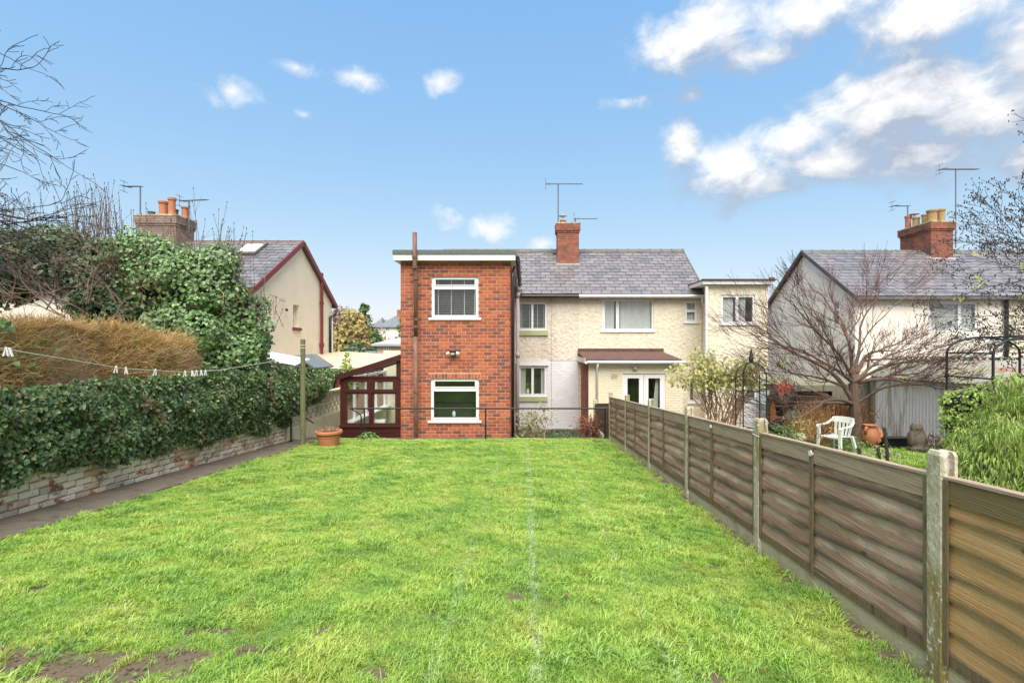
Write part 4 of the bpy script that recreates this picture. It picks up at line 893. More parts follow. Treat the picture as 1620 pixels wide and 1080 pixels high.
for (x, y, dx, dz) in ((120, 480, 1, .9), (80, 490, .6, 1), (150, 480, .4, 1), (60, 470, -.6, 1), (40, 480, .8, .7), (150, 460, .9, .8), (20, 480, .2, 1), (100, 500, -.9, .5), (180, 480, -.2, 1), (70, 460, .2, 1), (140, 500, -.7, .7), (10, 470, -.3, .9), (165, 520, .7, .9)):
    for _ in range(2):
        c = P(x + random.gauss(0, 12), y, 9.0 + random.uniform(-.1, .3)); grow(mb, c, (dx + random.gauss(0, .2), -.3, dz), .75, .014, 3, dict(levels=3, n=[3, 3, 3], ang=.6, len=.62, wob=.16, rmin=.003, pull=(0, 0, .02)))
mb.build('trunk', m_twig, left_tree)
shoots(95, [tuple(P(x, y, 9.7)) for x, y in ((30, 380), (55, 375), (80, 372), (120, 375), (135, 380), (150, 378), (160, 380), (175, 382), (190, 385), (205, 388), (215, 385), (5, 380))], m_twig, left_tree, .3, .95, .16, .0055)
shoots(26, [tuple(P(x, y, 9.7)) for x, y in ((128, 375), (138, 378), (160, 372), (170, 370), (150, 380))], m_twig, left_tree, .8, 1.15, .14, .0065)

# overhanging fruit tree, trunk outside the frame on the left
ft = thing('bare_fruit_tree', 'bare leafless fruit tree reaching into the sky from the left with spurred twigs', 'tree', (-7.4, 4.6, 1.4))
mb = MB(); mb.tube([(-7.4, 4.6, 1.3), (-7.35, 4.6, 3.0), (-7.2, 4.7, 4.6), (-7.1, 4.8, 6.0)], [.17, .14, .11, .07], 10); tr_ = mb.build('trunk', m_bark, ft)
mb = MB(); random.seed(21)
cfg = dict(levels=3, n=[7, 6, 4], ang=.75, len=.36, wob=.15, rmin=.0026, pull=(.02, 0, -.02), seg=7, t0=.3, rk=.5)
for (y0, z0, tx, ty) in ((4.4, 4.6, 110, 235), (4.4, 4.5, 80, 190), (4.6, 4.8, 120, 150), (4.6, 4.7, 60, 120), (4.5, 4.4, 70, 260), (4.6, 4.3, 40, 300), (4.5, 4.2, 20, 330), (4.6, 5.1, 60, 40), (4.6, 5.2, 20, -10), (4.7, 4.6, 20, 170), (4.5, 4.4, 10, 230), (4.6, 4.5, 30, 270), (4.8, 4.2, 10, 300)):
    a = Vector((-7.2, y0, z0)); b = P(tx, ty, 4.9 + random.uniform(-.3, .4)); d = b - a; L_ = d.length * .82
    grow(mb, a, d, L_, .022, 3, cfg)
random.seed(8)
mb.build('branches', m_twigdark, ft, kind='stuff')

# washing line, pegs and its post
post = thing('washing_line_post', 'green weathered wooden washing line post at the end of the lawn', 'post', (-4.78, 10.9, lz(10.9) - .05))
MB().lathe([(.058, -.2), (.056, .3), (.052, 1.5), (.05, 2.30), (.0, 2.31)], (-4.78, 10.9, lz(10.9)), 12).build('pole', m_postwood, post, smooth=False)
mb = MB(); 
for zz in (2.17, 2.11): mb.tube([(-4.78 + .055 * math.cos(a / 10 * 6.283), 10.9 + .055 * math.sin(a / 10 * 6.283), lz(10.9) + zz) for a in range(11)], .006, 5)
mb.build('wire_wrap', m_rope, post)
LN = [(1.2, 3.62), (3.0, 3.42), (4.63, 3.265), (6, 3.02), (7.1, 2.915), (7.9, 2.90), (9.4, 2.97), (10.85, 3.10)]
def lnz(Y):
    for (a, b), (c, d) in zip(LN, LN[1:]):
        if a <= Y <= c: return b + (d - b) * (Y - a) / (c - a)
    return LN[0][1]
MB().tube([(-4.78, a + (c - a) * k / 4, lnz(a + (c - a) * k / 4)) for (a, _), (c, _) in zip(LN, LN[1:]) for k in range(4)] + [(-4.78, 10.85, 3.10)], .004, 5).build('washing_line', m_rope, label='thin white washing line sagging from the green post along the ivy', cat='washing line')
pegpx = [(10, 'white clothes peg at the far left end of the washing line'), (15, 'white clothes peg touching the leftmost peg on the line'), (184, 'left peg of the middle pair on the washing line'), (199, 'right peg of the middle pair on the washing line'), (246, 'single white peg hanging alone on the washing line'),
         (293, 'first white peg of the cluster near the ivy'), (304, 'second white peg of the cluster near the ivy, tilted'), (311, 'third white peg of the cluster near the ivy'), (318, 'fourth white peg of the cluster near the ivy'), (325, 'last white peg of the cluster, nearest the green post')]
for i, (x, lb) in enumerate(pegpx):
    Z = -4.78 * 800 / (x - 830); q = Vector((-4.78, Z, lnz(Z))); t = thing('clothes_peg', lb, 'clothes peg', q, 'white clothes pegs on the washing line'); a = random.uniform(-.25, .25)
    for s in (-1, 1):
        top = q + Vector((0, 0, .018)); bot = q + Vector((s * .013 + a * .05, s * .006, -.064)); MB().bar(top, bot, .016, .011).build('prong', m_peg, t)
    MB().tube([q + Vector((-.01, 0, -.005)), q + Vector((.01, 0, -.005))], .005, 5).build('spring', m_greypipe, t)

# handrail at the head of the steps
hr = thing('step_handrail', 'short black metal handrail on a post beside the garden steps', 'handrail', (-5.25, 11.5, lz(11.5)))
a = P(458, 645, 11.4); b = P(496, 669, 12.3)
MB().bar(a, b, .03, .02).build('rail', m_black, hr)
MB().box(a.x + .0, a.x + .03, 11.43, 11.46, lz(11.4), a.z - .01).box(a.x - .03, a.x + .04, 11.42, 11.47, lz(11.4) + .02, lz(11.4) + .05).box(a.x - .04, a.x, 11.43, 11.46, lz(11.4) + .38, lz(11.4) + .42).build('post', m_black, hr)

# terracotta planter and the small plant beside it
def planter(x, y, lb):
    t = thing('terracotta_planter', lb, 'planter', (x, y, lz(y) - .02)); z = lz(y) - .01
    q = MB().lathe([(0, 0), (.195, 0), (.205, .01), (.245, .27), (.275, .27), (.285, .285), (.285, .325), (.275, .34), (.25, .34), (.24, .29), (.0, .29)], (x, y, z), 32).build('pot', m_terra, t, smooth=False)
    MB().lathe([(0, .302), (.238, .31)], (x, y, z), 20).build('soil', m_soil, t)
    mb = MB().lathe([(.231, .19), (.240, .205), (.237, .22)], (x, y, z), 32); mb.build('band', m_terra, t)
    return t
pt = planter(-4.26, 11.0, 'round terracotta planter filled with soil in front of the brown conservatory')
n = 60; c = (-4.25, 11, lz(11) + .32); stems('dry_stalks', np.array([[c[0] + random.gauss(0, .07), c[1] + random.gauss(0, .07), c[2]] for _ in range(n)]), np.array([[random.gauss(0, .6), random.gauss(0, .6), .6] for _ in range(n)]), .14, .004, m_twigpale, pt, kind='stuff')
def small_plant(name, c, r, n, size, mat, lb, cat='plant', shape='oval', stem=True, h=None, smat=None, flat=.8):
    t = thing(name, lb, cat, c); c = Vector(c)
    d = rs.normal(0, 1, (n, 3)); d[:, 2] = np.abs(d[:, 2]); d /= np.linalg.norm(d, axis=1, keepdims=True)
    p = np.array([c.x, c.y, c.z + (h or 0)]) + d * r * rs.uniform(.3, 1, (n, 1)) ** .6 * np.array([1, 1, flat])
    leaves('foliage', p, d + np.array([0, -.3, .5]), size, mat, t, shape=shape, kind='stuff')
    if stem:
        mb = MB()
        for i in range(24):
            q = p[rs.randint(n)]; mb.tube([c, c.lerp(Vector(q), .5) + Vector((0, 0, r * .15)), q], [.008, .006, .003], 4, cap=False)
        mb.build('stem', smat or m_twig, t)
    return t
small_plant('leafy_plant', (-3.72, 12.0, lz(12) - .02), .26, 260, .075, m_gleaf, 'low clump of green leaves between planter and conservatory')
# ------------------------------------------------------------------ brick extension
EX0, EX1, EY = -3.14, -.36, 12.8
ext = thing('brick_extension', 'two-storey orange brick rear extension with flat roof and white fascia', 'house extension', (-1.75, 14, 0))
w1 = (-2.36, -1.17, 3.97, 4.64); w1 = (-2.36, -1.17, 3.98, 5.02); w2 = (-2.38, -1.16, 1.38, 2.44)
front = MB().plate(EX0 + .01, EX1 - .01, 0, 5.40, [w1, w2], .22, fY(EY + .006)).build('wall', m_mortar, ext)
bm_, btm = brick_mesh('brick', m_brick)
sold = [(w2[0] - .06 + i * .0835, w2[0] - .06 + i * .0835 + .070, 2.45, 2.56) for i in range(16)]
rects = brick_rects(EX0, EX1, .01, 5.40, [w1, w2, (w2[0] - .06, w2[0] - .06 + 16 * .0835, 2.44, 2.56)], .2215, .0865, .0135)
vis = [r for r in rects if r[2] > .85]; hid = [r for r in rects if r[2] <= .85]
vis.sort(key=lambda r: (abs((r[2] + r[3]) / 2 - 2.9)))
lay_bricks(front, sold + vis + hid, fY(EY), 0, bm_, btm, m_brick)
for nm, T in (('side_wall', fXp(EX1)), ('side_wall', fXm(EX0))):
    sgn = 1 if T is not None else 1
    X = EX1 if T(0, 0, 0)[0] == EX1 else EX0
    q = MB().box(EX1 - .2, EX1 - .006, EY + .03, 18.58, 0, 5.40) if X == EX1 else MB().box(EX0 + .006, EX0 + .2, EY + .03, 18.58, 0, 5.40)
    sw = q.build(nm, m_mortar, ext); mb = MB()
    for a, b, c, d in brick_rects(EY, 18.55, .01, 5.4, [], .2215, .0865, .0105, offset=-.11): mb.add([T(a + (v[0] + .5) * (b - a), v[1] * .03, (c + d) / 2 + v[2] * (d - c)) for v in btm.V], btm.F)
    mb.build('bricks', m_brick, sw, kind='stuff')
MB().plate(EX0 - .14, EX1 + .13, 5.405, 5.55, [], .02, fY(EY - .18)).box(EX0 - .14, EX0 - .12, EY - .159, 18.9, 5.405, 5.55).box(EX1 + .11, EX1 + .13, EY - .159, 18.5, 5.405, 5.55).build('fascia', m_whitepaint, ext)
MB().box(EX0 - .12, EX1 + .11, EY - .158, 18.6, 5.402, 5.425).build('soffit', m_whitepaint, ext)
MB().box(EX0 - .155, EX1 + .145, EY - .20, 18.9, 5.552, 5.66).build('roof', m_felt, ext)
PT = [(0.08, .92, .80, .94), (.055, .945, .06, .70)]
window(ext, *w1, EY + .05, PT, fw=.05, sill=m_white, curtain='blind')
window(ext, *w2, EY + .05, PT, fw=.05, sill=m_white, inner='green')
# odds on the sill of the lower window
MB().blob((-1.82, EY + .22, 1.38 + .13), .045, .03, .085, 12, 8).build('ornament', m_paleblue, ext, smooth=True)
MB().tube([(-2.72, EY - .17, 0), (-2.72, EY - .17, 3.5)], .052, 12).tube([(-2.72, EY - .17, 3.5), (-2.72, EY - .17, 4.95), (-2.725, EY - .20, 5.15), (-2.73, EY - .23, 5.3), (-2.73, EY - .24, 6.08)], [.052, .052, .052, .056, .056], 12).build('soil_pipe', m_brownpipe, ext, smooth=True)
pipe = ext.children[-1]; mb = MB()
for z in (2.1, 3.72, 3.9, 4.92, 5.2, 5.44): mb.tube([(-2.72 - (.01 if z > 5 else 0), EY - .17 - (.06 if z > 5.1 else .01 if z > 4.9 else 0), z), (-2.72 - (.01 if z > 5 else 0), EY - .17 - (.07 if z > 5.1 else .01 if z > 4.9 else 0), z + .06)], .068, 12)
mb.build('collar', m_brownpipe, pipe)
MB().tube([(-.30, EY - .02, 0.1), (-.30, EY - .02, 5.02), (-.30, EY + .03, 5.14), (-.26, EY + .25, 5.3)], .036, 8).build('downpipe', m_blackplastic, ext, smooth=True)
MB().tube([(-.22, 15.8, .1), (-.22, 15.8, 4.75)], .055, 10).tube([(-.22, 15.8, 4.75), (-.22, 15.8, 4.92)], [.06, .09], 10).tube([(-.22, 15.8, 2.9), (-.22, 15.8, 3.05)], .07, 10).tube([(-.22, 15.8, 4.95), (-.26, 14.9, 5.28)], .04, 8).build('soil_pipe', m_greypipe, ext, smooth=True)
mb = MB()
for i in range(14):
    y = EY - .1 + i * .41; mb.tube([(-.175, y, 5.47), (-.175, y + .41, 5.47)], .055, 8); mb.tube([(-.175, y + .36, 5.47), (-.175, y + .41, 5.47)], .066, 8)
mb.build('gutter', m_blackplastic, ext)
sl = MB().box(-1.86, -1.74, EY - .10, EY - .003, 3.04, 3.14).box(-1.88, -1.72, EY - .16, EY - .09, 3.10, 3.145).build('security_light', m_blackplastic, ext)
MB().box(-1.845, -1.755, EY - .175, EY - .101, 3.045, 3.098).build('sensor', m_greypipe, sl)
MB().tube([(-1.955, EY - .14, 3.07), (-1.885, EY - .14, 3.09)], [.028, .04], 8).tube([(-1.645, EY - .14, 3.07), (-1.715, EY - .14, 3.09)], [.028, .04], 8).build('lamp', m_whitepaint, sl)

# ------------------------------------------------------------------ conservatory
co = thing('conservatory', 'mahogany-framed lean-to conservatory against the left side of the brick extension', 'conservatory', (-3.95, 14.5, .2))
CX0, CX1, CY = -4.70, -3.155, 12.88
lean = lambda x: 2.47 + (x - CX0) / (CX1 - CX0) * .49
fr = MB().plate(CX0, CX1, .2, 2.46, [(CX0 + .19, CX0 + .68, 2.16, 2.35), (CX0 + .17, CX0 + .73, 1.30, 2.04), (CX0 + .87, CX0 + 1.34, 2.16, 2.35), (CX0 + .85, CX0 + 1.40, 1.30, 2.04)], .07, fY(CY)).build('frame', m_brownupvc, co)
mb = MB()
mb.plate(CX0 + .11, CX0 + .76, 2.08, 2.42, [(CX0 + .16, CX0 + .71, 2.13, 2.37)], .018, fY(CY - .019)).plate(CX0 + .80, CX0 + 1.45, 2.08, 2.42, [(CX0 + .85, CX0 + 1.38, 2.13, 2.37)], .018, fY(CY - .019))
mb.box(CX0 - .02, CX1, CY - .04, CY - .002, 1.20, 1.25).box(CX0 - .02, CX1, CY - .03, CY - .002, 2.455, 2.50)
mb.box(CX0 + .765, CX0 + .795, CY - .025, CY - .001, 1.26, 2.45)
mb.build('bead', m_brownupvc, co)
mb = MB()
for i in range(9): mb.box(CX0 + .12, CX0 + .78, CY - .012, CY - .001, .25 + i * .1, .335 + i * .1); mb.box(CX0 + .84, CX0 + 1.44, CY - .012, CY - .001, .25 + i * .1, .335 + i * .1)
mb.build('panel', m_brownupvc, co)
MB().add([(CX0 + .1, CY, 2.505), (CX1 - .1, CY, 2.505), (CX1 - .1, CY, lean(CX1 - .1) - .07), (CX0 + .1, CY, lean(CX0 + .1) - .06), (CX0 + .1, CY + .01, 2.505), (CX1 - .1, CY + .01, 2.505), (CX1 - .1, CY + .01, lean(CX1 - .1) - .07), (CX0 + .1, CY + .01, lean(CX0 + .1) - .06)],
         [(0, 1, 2, 3), (7, 6, 5, 4), (0, 4, 5, 1), (2, 6, 7, 3), (1, 5, 6, 2), (3, 7, 4, 0)]).build('gable_pane', m_glassc, co)
for a, b, c, d in ((.18, .69, 2.15, 2.36), (.16, .74, 1.29, 2.05), (.86, 1.35, 2.15, 2.36), (.84, 1.41, 1.29, 2.05)): MB().box(CX0 + a, CX0 + b, CY + .03, CY + .035, c, d).build('pane', m_glassc, co)
MB().box(CX1 - .115, CX1 + .01, CY - .005, CY + .075, .2, 3.0).build('post', m_brownupvc, co)
rb = MB(); rb.bar((CX0 - .10, CY - .03, 2.44), (CX1, CY - .03, lean(CX1) + .0), .10, .11, (0, 0, 1)); rb.bar((CX0 - .08, CY, 2.46), (CX0 - .08, 16.9, 2.46), .06, .1); rb.build('barge_board', m_brownupvc, co)
mb = MB()
for i in range(6):
    y0 = CY + .06 + i * .66; mb.prism([(CX0 - .06, y0, 2.50), (CX1, y0, lean(CX1) + .06), (CX1, y0, lean(CX1) + .045), (CX0 - .06, y0, 2.485)], (0, .62, 0))
mb.build('roof', m_glassc, co)
mb = MB()
for i in range(7): y0 = CY + .03 + i * .66; mb.bar((CX0 - .06, y0, 2.50), (CX1, y0, lean(CX1) + .06), .05, .07)
mb.build('roof_bar', m_brownupvc, co)
MB().box(CX0, CX0 + .12, CY + .075, 16.8, .2, 1.25).build('side_wall', m_creamin, co)
mb = MB(); 
for y in (CY + .9, CY + 1.9, CY + 2.9, 16.75): mb.box(CX0 + .02, CX0 + .09, y, y + .08, 1.25, 2.45)
mb.box(CX0 + .02, CX0 + .09, CY + .08, 16.8, 2.37, 2.44).box(CX0 - .0, CX0 + .25, CY + .08, 16.8, 1.252, 1.29).build('side_frame', m_white, co)
MB().box(CX0, CX1, 16.84, 16.95, .2, 3.1).build('back_wall', m_creamin, co)
MB().plate(-4.15, -3.35, .2, 2.25, [(-4.08, -3.42, .3, 2.18)], .05, fY(16.78)).build('door_frame', m_white, co)
MB().box(CX1 - .02, CX1, CY + .08, 16.8, .2, 3.0).build('party_wall', m_creamin, co)
MB().box(CX0 + .1, CX1 - .02, CY + .1, CY + .32, 1.2, 1.245).build('ledge', m_white, co)
tp = thing('window_planter', 'small white planter with thin green shoots on the conservatory ledge', 'planter', (-3.73, CY + .2, 1.245))
MB().prism([(-3.86, CY + .12, 1.247), (-3.62, CY + .12, 1.247), (-3.59, CY + .12, 1.37), (-3.89, CY + .12, 1.37)], (0, .12, 0)).build('pot', m_white, tp)
stems('shoot', np.array([[-3.74 + random.uniform(-.09, .09), CY + .18, 1.36] for _ in range(12)]), np.array([[random.gauss(0, .4), 0, 1] for _ in range(12)]), .2, .006, m_gleaf, tp, kind='stuff')

# ------------------------------------------------------------------ semi-detached house
HY = 18.6
ho = thing('semi_detached_house', 'cream pebbledashed semi-detached house with wet slate roof and one brick chimney', 'house', (1.6, 21, 0))
wa = (-.24, .81, 3.83, 4.87); wb = (-.22, .81, 1.40, 2.52); wc = (2.86, 4.74, 3.81, 4.96); wd = (5.90, 6.34, 4.13, 4.90)
MB().plate(-3.3, 1.97, 2.72, 5.15, [(wa[0], wa[1], wa[2] - .0, wa[3])], .25, fY(HY)).build('wall', m_pebble_grey, ho)
MB().plate(-3.3, 1.97, 0, 2.715, [wb], .25, fY(HY + .02)).build('wall', m_whitebrick, ho); lowl = ho.children[-1]
mb = MB()
for a, b, c, d in brick_rects(-.4, 1.96, .05, 2.715, [(wb[0] - .02, wb[1] + .02, wb[2] - .16, wb[3] + .16)], .23, .082, .012): mb.add([(a + (v[0] + .5) * (b - a), HY + .012 + v[1] * .01 - random.uniform(0, .004), (c + d) / 2 + v[2] * (d - c)) for v in btm.V], btm.F)
mb.build('bricks', m_whitebrick, lowl, kind='stuff')
MB().plate(1.975, 6.52, 0, 5.15, [wc, wd, (6.05, 6.48, 1.18, 2.3)], .25, fY(HY - .004)).build('wall', m_pebble, ho)
MB().box(-3.3, -3.05, HY + .25, 24, 0, 5.15).box(6.27, 6.52, HY + .25, 24, 0, 5.15).box(-3.3, 6.52, 24, 24.2, 0, 5.15).build('side_wall', m_pebble, ho)
RY, RZ = 21.1, 7.20
MB().prism([(6.3, HY + .26, 5.12), (6.3, 24, 5.12), (6.3, RY + .05, RZ - .16)], (.2, 0, 0)).build('gable', m_pebble, ho)
slate_roof(ho, -3.4, 6.62, HY - .22, 5.13, RY, RZ, 15, .365, vis=lambda u: u > -.3, nocut=lambda u, v: 1.28 < u < 2.2 and v > .82)
MB().prism([(-3.4, RY + .01, RZ - .01), (-3.4, 24.2, 5.1), (-3.4, 24.2, 5.0), (-3.4, RY + .01, RZ - .12)], (10.02, 0, 0)).build('back_roof', m_slateb, ho)
MB().bar((6.60, HY - .24, 5.09), (6.60, RY, RZ - .03), .05, .14).build('verge', m_ridge, ho)
chimney(ho, 1.31, 2.17, 20.2, 20.9, 6.2, 8.12, .055, [(1.55, 20.5, .16, .14, m_terra)])
ch = ho.children[-1]
MB().lathe([(.11, .0), (.11, .05), (.03, .06), (.03, .16), (.17, .17), (.17, .2), (.0, .24)], (1.55, 20.5, 8.33), 14).build('cowl', m_lead, ch)
MB().box(1.27, 2.21, 20.13, 20.19, 6.42, 6.52).build('flashing', m_lead, ch)
mb = MB(); mb.tube([(-.1, HY - .27, 5.06), (1.96, HY - .27, 5.06)], .055, 8); mb.build('gutter', m_blackplastic, ho)
MB().tube([(1.97, HY - .28, 5.06), (6.55, HY - .28, 5.06)], .06, 8).box(1.97, 6.55, HY - .2, HY - .17, 4.98, 5.12).build('gutter', m_whitepaint, ho)
MB().tube([(6.44, HY - .28, 5.02), (6.44, HY - .28, 4.9), (6.55, HY - .1, 4.7), (6.58, HY - .08, 4.3)], .045, 8).build('downpipe', m_whitepaint, ho, smooth=True)
window(ho, *wa, HY + .04, [(.07, .47, .07, .93), (.53, .95, .07, .93)], curtain='blind', trim=None)
window(ho, *wb, HY + .05, [(.07, .46, .08, .93), (.54, .93, .08, .93)], curtain=[(.04, .24), (.80, .98)])
window(ho, *wc, HY + .04, [(.05, .27, .06, .95), (.33, .97, .06, .95)], curtain=[(.36, .96), (.06, .24)], sill=m_whitepaint)
window(ho, *wd, HY + .04, [(.16, .84, .60, .90), (.16, .84, .10, .48)], sill=m_whitepaint, curtain=[(.2, .8)])
window(ho, 6.05, 6.48, 1.18, 2.3, HY + .04, [(.1, .9, .07, .94)], sill=m_whitepaint)
MB().box(-.28, .85, HY - .06, HY + .01, 3.64, 3.82).build('sill', m_green, ho); MB().box(-.26, .84, HY - .05, HY + .03, 1.22, 1.39).build('sill', m_green, ho)
MB().box(-.30, .88, HY - .045, HY + .01, 2.53, 2.71).build('lintel', m_whitepaint, ho)
vp_ = thing('window_vase', 'small green plant in a vase behind the lower window', 'plant', (.12, HY + .2, 1.42))
MB().lathe([(.05, 0), (.07, .1), (.04, .2), (.05, .24)], (.12, HY + .24, 1.43), 10).build('vase', m_glass and m_whitepaint, vp_)
leaves('foliage', [(.12 + random.gauss(0, .05), HY + .24, 1.76 + random.gauss(0, .07)) for _ in range(40)], [(0, -1, .3)] * 40, .08, m_gleaf, vp_, kind='stuff')
MB().tube([(.99, HY - .012, 5.0), (.985, HY - .012, 2.9), (.99, HY - .008, .3)], .008, 4).build('cable', m_greypipe, ho)
MB().box(-.33, -.22, HY - .03, HY + .0, 0.1, 2.6).build('cable_trunking', m_blackplastic, ho)

# neighbour's single-storey extension
ne = thing('single_storey_extension', 'cream brick single-storey extension with red-brown felt roof and white french doors', 'house extension', (3.5, 17.5, .1))
NY = 16.4; nd = (3.18, 4.56, .3, 2.36)
nw = MB().plate(2.07, 5.12, .1, 2.70, [nd], .2, fY(NY)).build('wall', m_creambrick, ne)
mb = MB()
for a, b, c, d in brick_rects(2.07, 5.12, .12, 2.70, [(nd[0] - .01, nd[1] + .01, 0, nd[3] + .01), (2.80, 3.02, 2.18, 2.36)], .225, .08, .012): mb.add([(a + (v[0] + .5) * (b - a), NY - .008 + v[1] * .02 - random.uniform(0, .003), (c + d) / 2 + v[2] * (d - c)) for v in btm.V], btm.F)
mb.build('bricks', m_creambrick, nw, kind='stuff')
sw = MB().box(2.08, 2.25, NY + .205, HY - .01, .1, 2.72).build('side_wall', m_chmortar, ne); T = fXm(2.07); mb = MB()
for a, b, c, d in brick_rects(NY + .01, HY - .02, .12, 2.70, [], .225, .08, .012): mb.add([T(a + (v[0] + .5) * (b - a), v[1] * .03, (c + d) / 2 + v[2] * (d - c)) for v in btm.V], btm.F)
mb.build('bricks', m_oldbrick, sw, kind='stuff')
MB().box(4.92, 5.11, NY + .2, HY - .01, .1, 2.7).build('side_wall', m_creambrick, ne)
MB().prism([(1.95, NY - .16, 2.83), (1.95, HY - .012, 3.05), (1.95, HY - .012, 2.93), (1.95, NY - .16, 2.765)], (3.1, 0, 0)).build('roof', m_redroof, ne)
MB().box(1.96, 5.1, HY - .06, HY - .01, 3.04, 3.16).build('flashing', m_redroof, ne)
MB().box(1.93, 1.948, NY - .2, HY - .01, 2.70, 2.86).box(1.95, 5.08, NY - .185, NY - .162, 2.68, 2.76).build('fascia', m_whitepaint, ne)
MB().tube([(2.0, NY - .24, 2.735), (5.12, NY - .24, 2.735)], .05, 8).tube([(2.34, NY - .24, 2.70), (2.34, NY - .05, 2.5), (2.34, NY - .05, .2)], .04, 8).build('gutter', m_whitepaint, ne, smooth=True)
df = MB().plate(nd[0], nd[1], nd[2], nd[3], [(nd[0] + .16, nd[0] + .54, .5, 2.21), (nd[1] - .54, nd[1] - .16, .5, 2.21)], .07, fY(NY + .03)).build('french_door', m_white, ne)
MB().box((nd[0] + nd[1]) / 2 - .008, (nd[0] + nd[1]) / 2 + .008, NY + .022, NY + .029, .3, 2.34).build('meeting_strip', m_greypipe, df)
for a in (nd[0] + .15, nd[1] - .55): MB().box(a, a + .4, NY + .06, NY + .065, .49, 2.22).build('pane', m_glass, df)
MB().add([(nd[0], NY + .11, .25), (nd[1], NY + .11, .25), (nd[1], NY + .11, 2.4), (nd[0], NY + .11, 2.4), (nd[0], NY + 1.5, .25), (nd[1], NY + 1.5, .25), (nd[1], NY + 1.5, 2.4), (nd[0], NY + 1.5, 2.4)], [(4, 5, 6, 7), (0, 4, 7, 3), (1, 2, 6, 5), (3, 7, 6, 2), (0, 1, 5, 4)]).build('room', m_reflgreen, df)
mb = MB(); mb.add([p for i in range(9) for p in ((nd[1] - .2 - .03 * i, NY + .2 + .03 * math.sin(i * 2), .4), (nd[1] - .16 - .012 * i, NY + .2, 2.2))], [(2 * i, 2 * i + 2, 2 * i + 3, 2 * i + 1) for i in range(8)]); mb.build('curtain', m_curtain, df)
MB().lathe([(.0, -.02), (.06, 0), (.07, .04), (.05, .08), (0, .1)], (3.57, NY - .08, 2.50), 10).box(3.40, 3.75, NY - .05, NY - .021, 2.56, 2.585).build('outside_light', m_greypipe, ne)
mb = MB()
for i in range(5): mb.box(2.81, 3.01, NY - .02, NY - .005, 2.19 + i * .034, 2.19 + i * .034 + .02)
mb.build('vent', m_creamold, ne)

# right-hand two-storey flat-roofed extension
re = thing('flat_roofed_extension', 'narrow cream two-storey extension with white-edged flat roof beside the slate roof', 'house extension', (7.4, 18, .1))
QY = 17.5; we = (6.80, 7.98, 4.02, 5.02); de = (7.62, 8.42, .25, 2.32)
MB().plate(6.30, 8.42, .1, 5.36, [we, (7.55, 8.35, .25, 2.32)], .2, fY(QY)).build('wall', m_pebble, re)
MB().box(8.22, 8.42, QY + .2, 22, .1, 5.36).box(6.53, 6.6, QY + .2, HY + .2, .1, 5.36).build('side_wall', m_pebble, re)
MB().box(6.08, 8.60, QY - .2, 22.1, 5.50, 5.53).box(6.06, 8.62, QY - .24, QY - .2, 5.505, 5.545).build('roof', m_redroof, re)
MB().box(6.10, 8.58, QY - .18, 22, 5.37, 5.495).build('fascia', m_whitepaint, re)
MB().box(8.4, 8.55, QY - .22, QY - .1, 5.55, 5.60).build('roof_upstand', m_ridge, re)
window(re, *we, QY + .04, [(.06, .44, .07, .93), (.51, .94, .07, .93)], sill=m_whitepaint, curtain=[(.05, .40), (.55, .75)])
MB().tube([(6.26, QY - .1, 5.3), (6.26, QY - .08, .2)], .05, 8).build('downpipe', m_whitepaint, re)
d_ = MB().plate(7.55, 8.35, .25, 2.32, [(7.70, 7.98, 1.45, 2.15)], .06, fY(QY + .03)).build('door', m_white, re)
MB().box(7.69, 7.99, QY + .05, QY + .055, 1.44, 2.16).build('pane', m_glass, d_); MB().box(7.6, 8.3, QY + .12, QY + .5, .25, 2.32).build('room', m_room, d_)
MB().box(8.10, 8.14, QY - .02, QY + .03, 1.2, 1.32).build('handle', m_greypipe, d_)

# ------------------------------------------------------------------ left-hand house
lh = thing('gabled_house', 'cream rendered house with oxblood bargeboards and skylight behind the ivy', 'house', (-12, 18.4, 0))
LX = -8.17; lw_ = (17.85, 18.32, 3.92, 4.72)
GY0, GYr, GY1 = 15.3, 18.4, 21.4
MB().plate(GY0, GY1, 0, 5.12, [lw_], .25, fXp(LX)).build('wall', m_creamwall, lh)
MB().prism([(LX - .25, GY0, 5.12), (LX - .25, GY1, 5.12), (LX - .25, GYr, 6.92)], (.25, 0, 0)).build('gable', m_creamwall, lh)
MB().box(-24, LX - .26, GY0, GY0 + .25, 0, 5.1).box(-24, LX - .26, GY1 - .25, GY1, 0, 5.1).build('wall', m_whitewall, lh)
window(lh, *lw_, 0, [(.12, .88, .08, .36), (.12, .88, .39, .63), (.12, .88, .66, .94)], T=fXp(LX - .16), room=.3)
MB().prism([(LX - .02, lw_[0] - .06, lw_[2] - .13), (LX + .07, lw_[0] - .06, lw_[2] - .11), (LX + .07, lw_[0] - .06, lw_[2] - .03), (LX - .02, lw_[0] - .06, lw_[2] - .0)], (0, .62, 0)).build('sill', m_redpaint, lh)
slate_roof(lh, -24, LX + .12, GY0 - .22, 4.98, GYr, 7.0, 15, .36, vis=lambda u: u > -14.2)
MB().prism([(-24, GYr + .01, 6.99), (-24, GY1 + .25, 4.95), (-24, GY1 + .25, 4.85), (-24, GYr + .01, 6.88)], (24 + LX + .12, 0, 0)).build('back_roof', m_slateb, lh)
MB().bar((LX + .13, GY0 - .25, 4.94), (LX + .13, GYr, 7.0), .05, .17).bar((LX + .13, GYr, 7.0), (LX + .13, GY1 + .27, 4.90), .05, .17).build('bargeboard', m_redpaint, lh)
MB().box(-24, LX + .1, GYr - .09, GYr - .07, 7.03, 7.06).box(-24, LX + .1, GY0 - .26, GY0 - .24, 4.86, 4.98).build('ridge_trim', m_redpaint, lh)
sk = MB(); a5 = math.atan2(7.0 - 4.98, GYr - GY0 + .22)
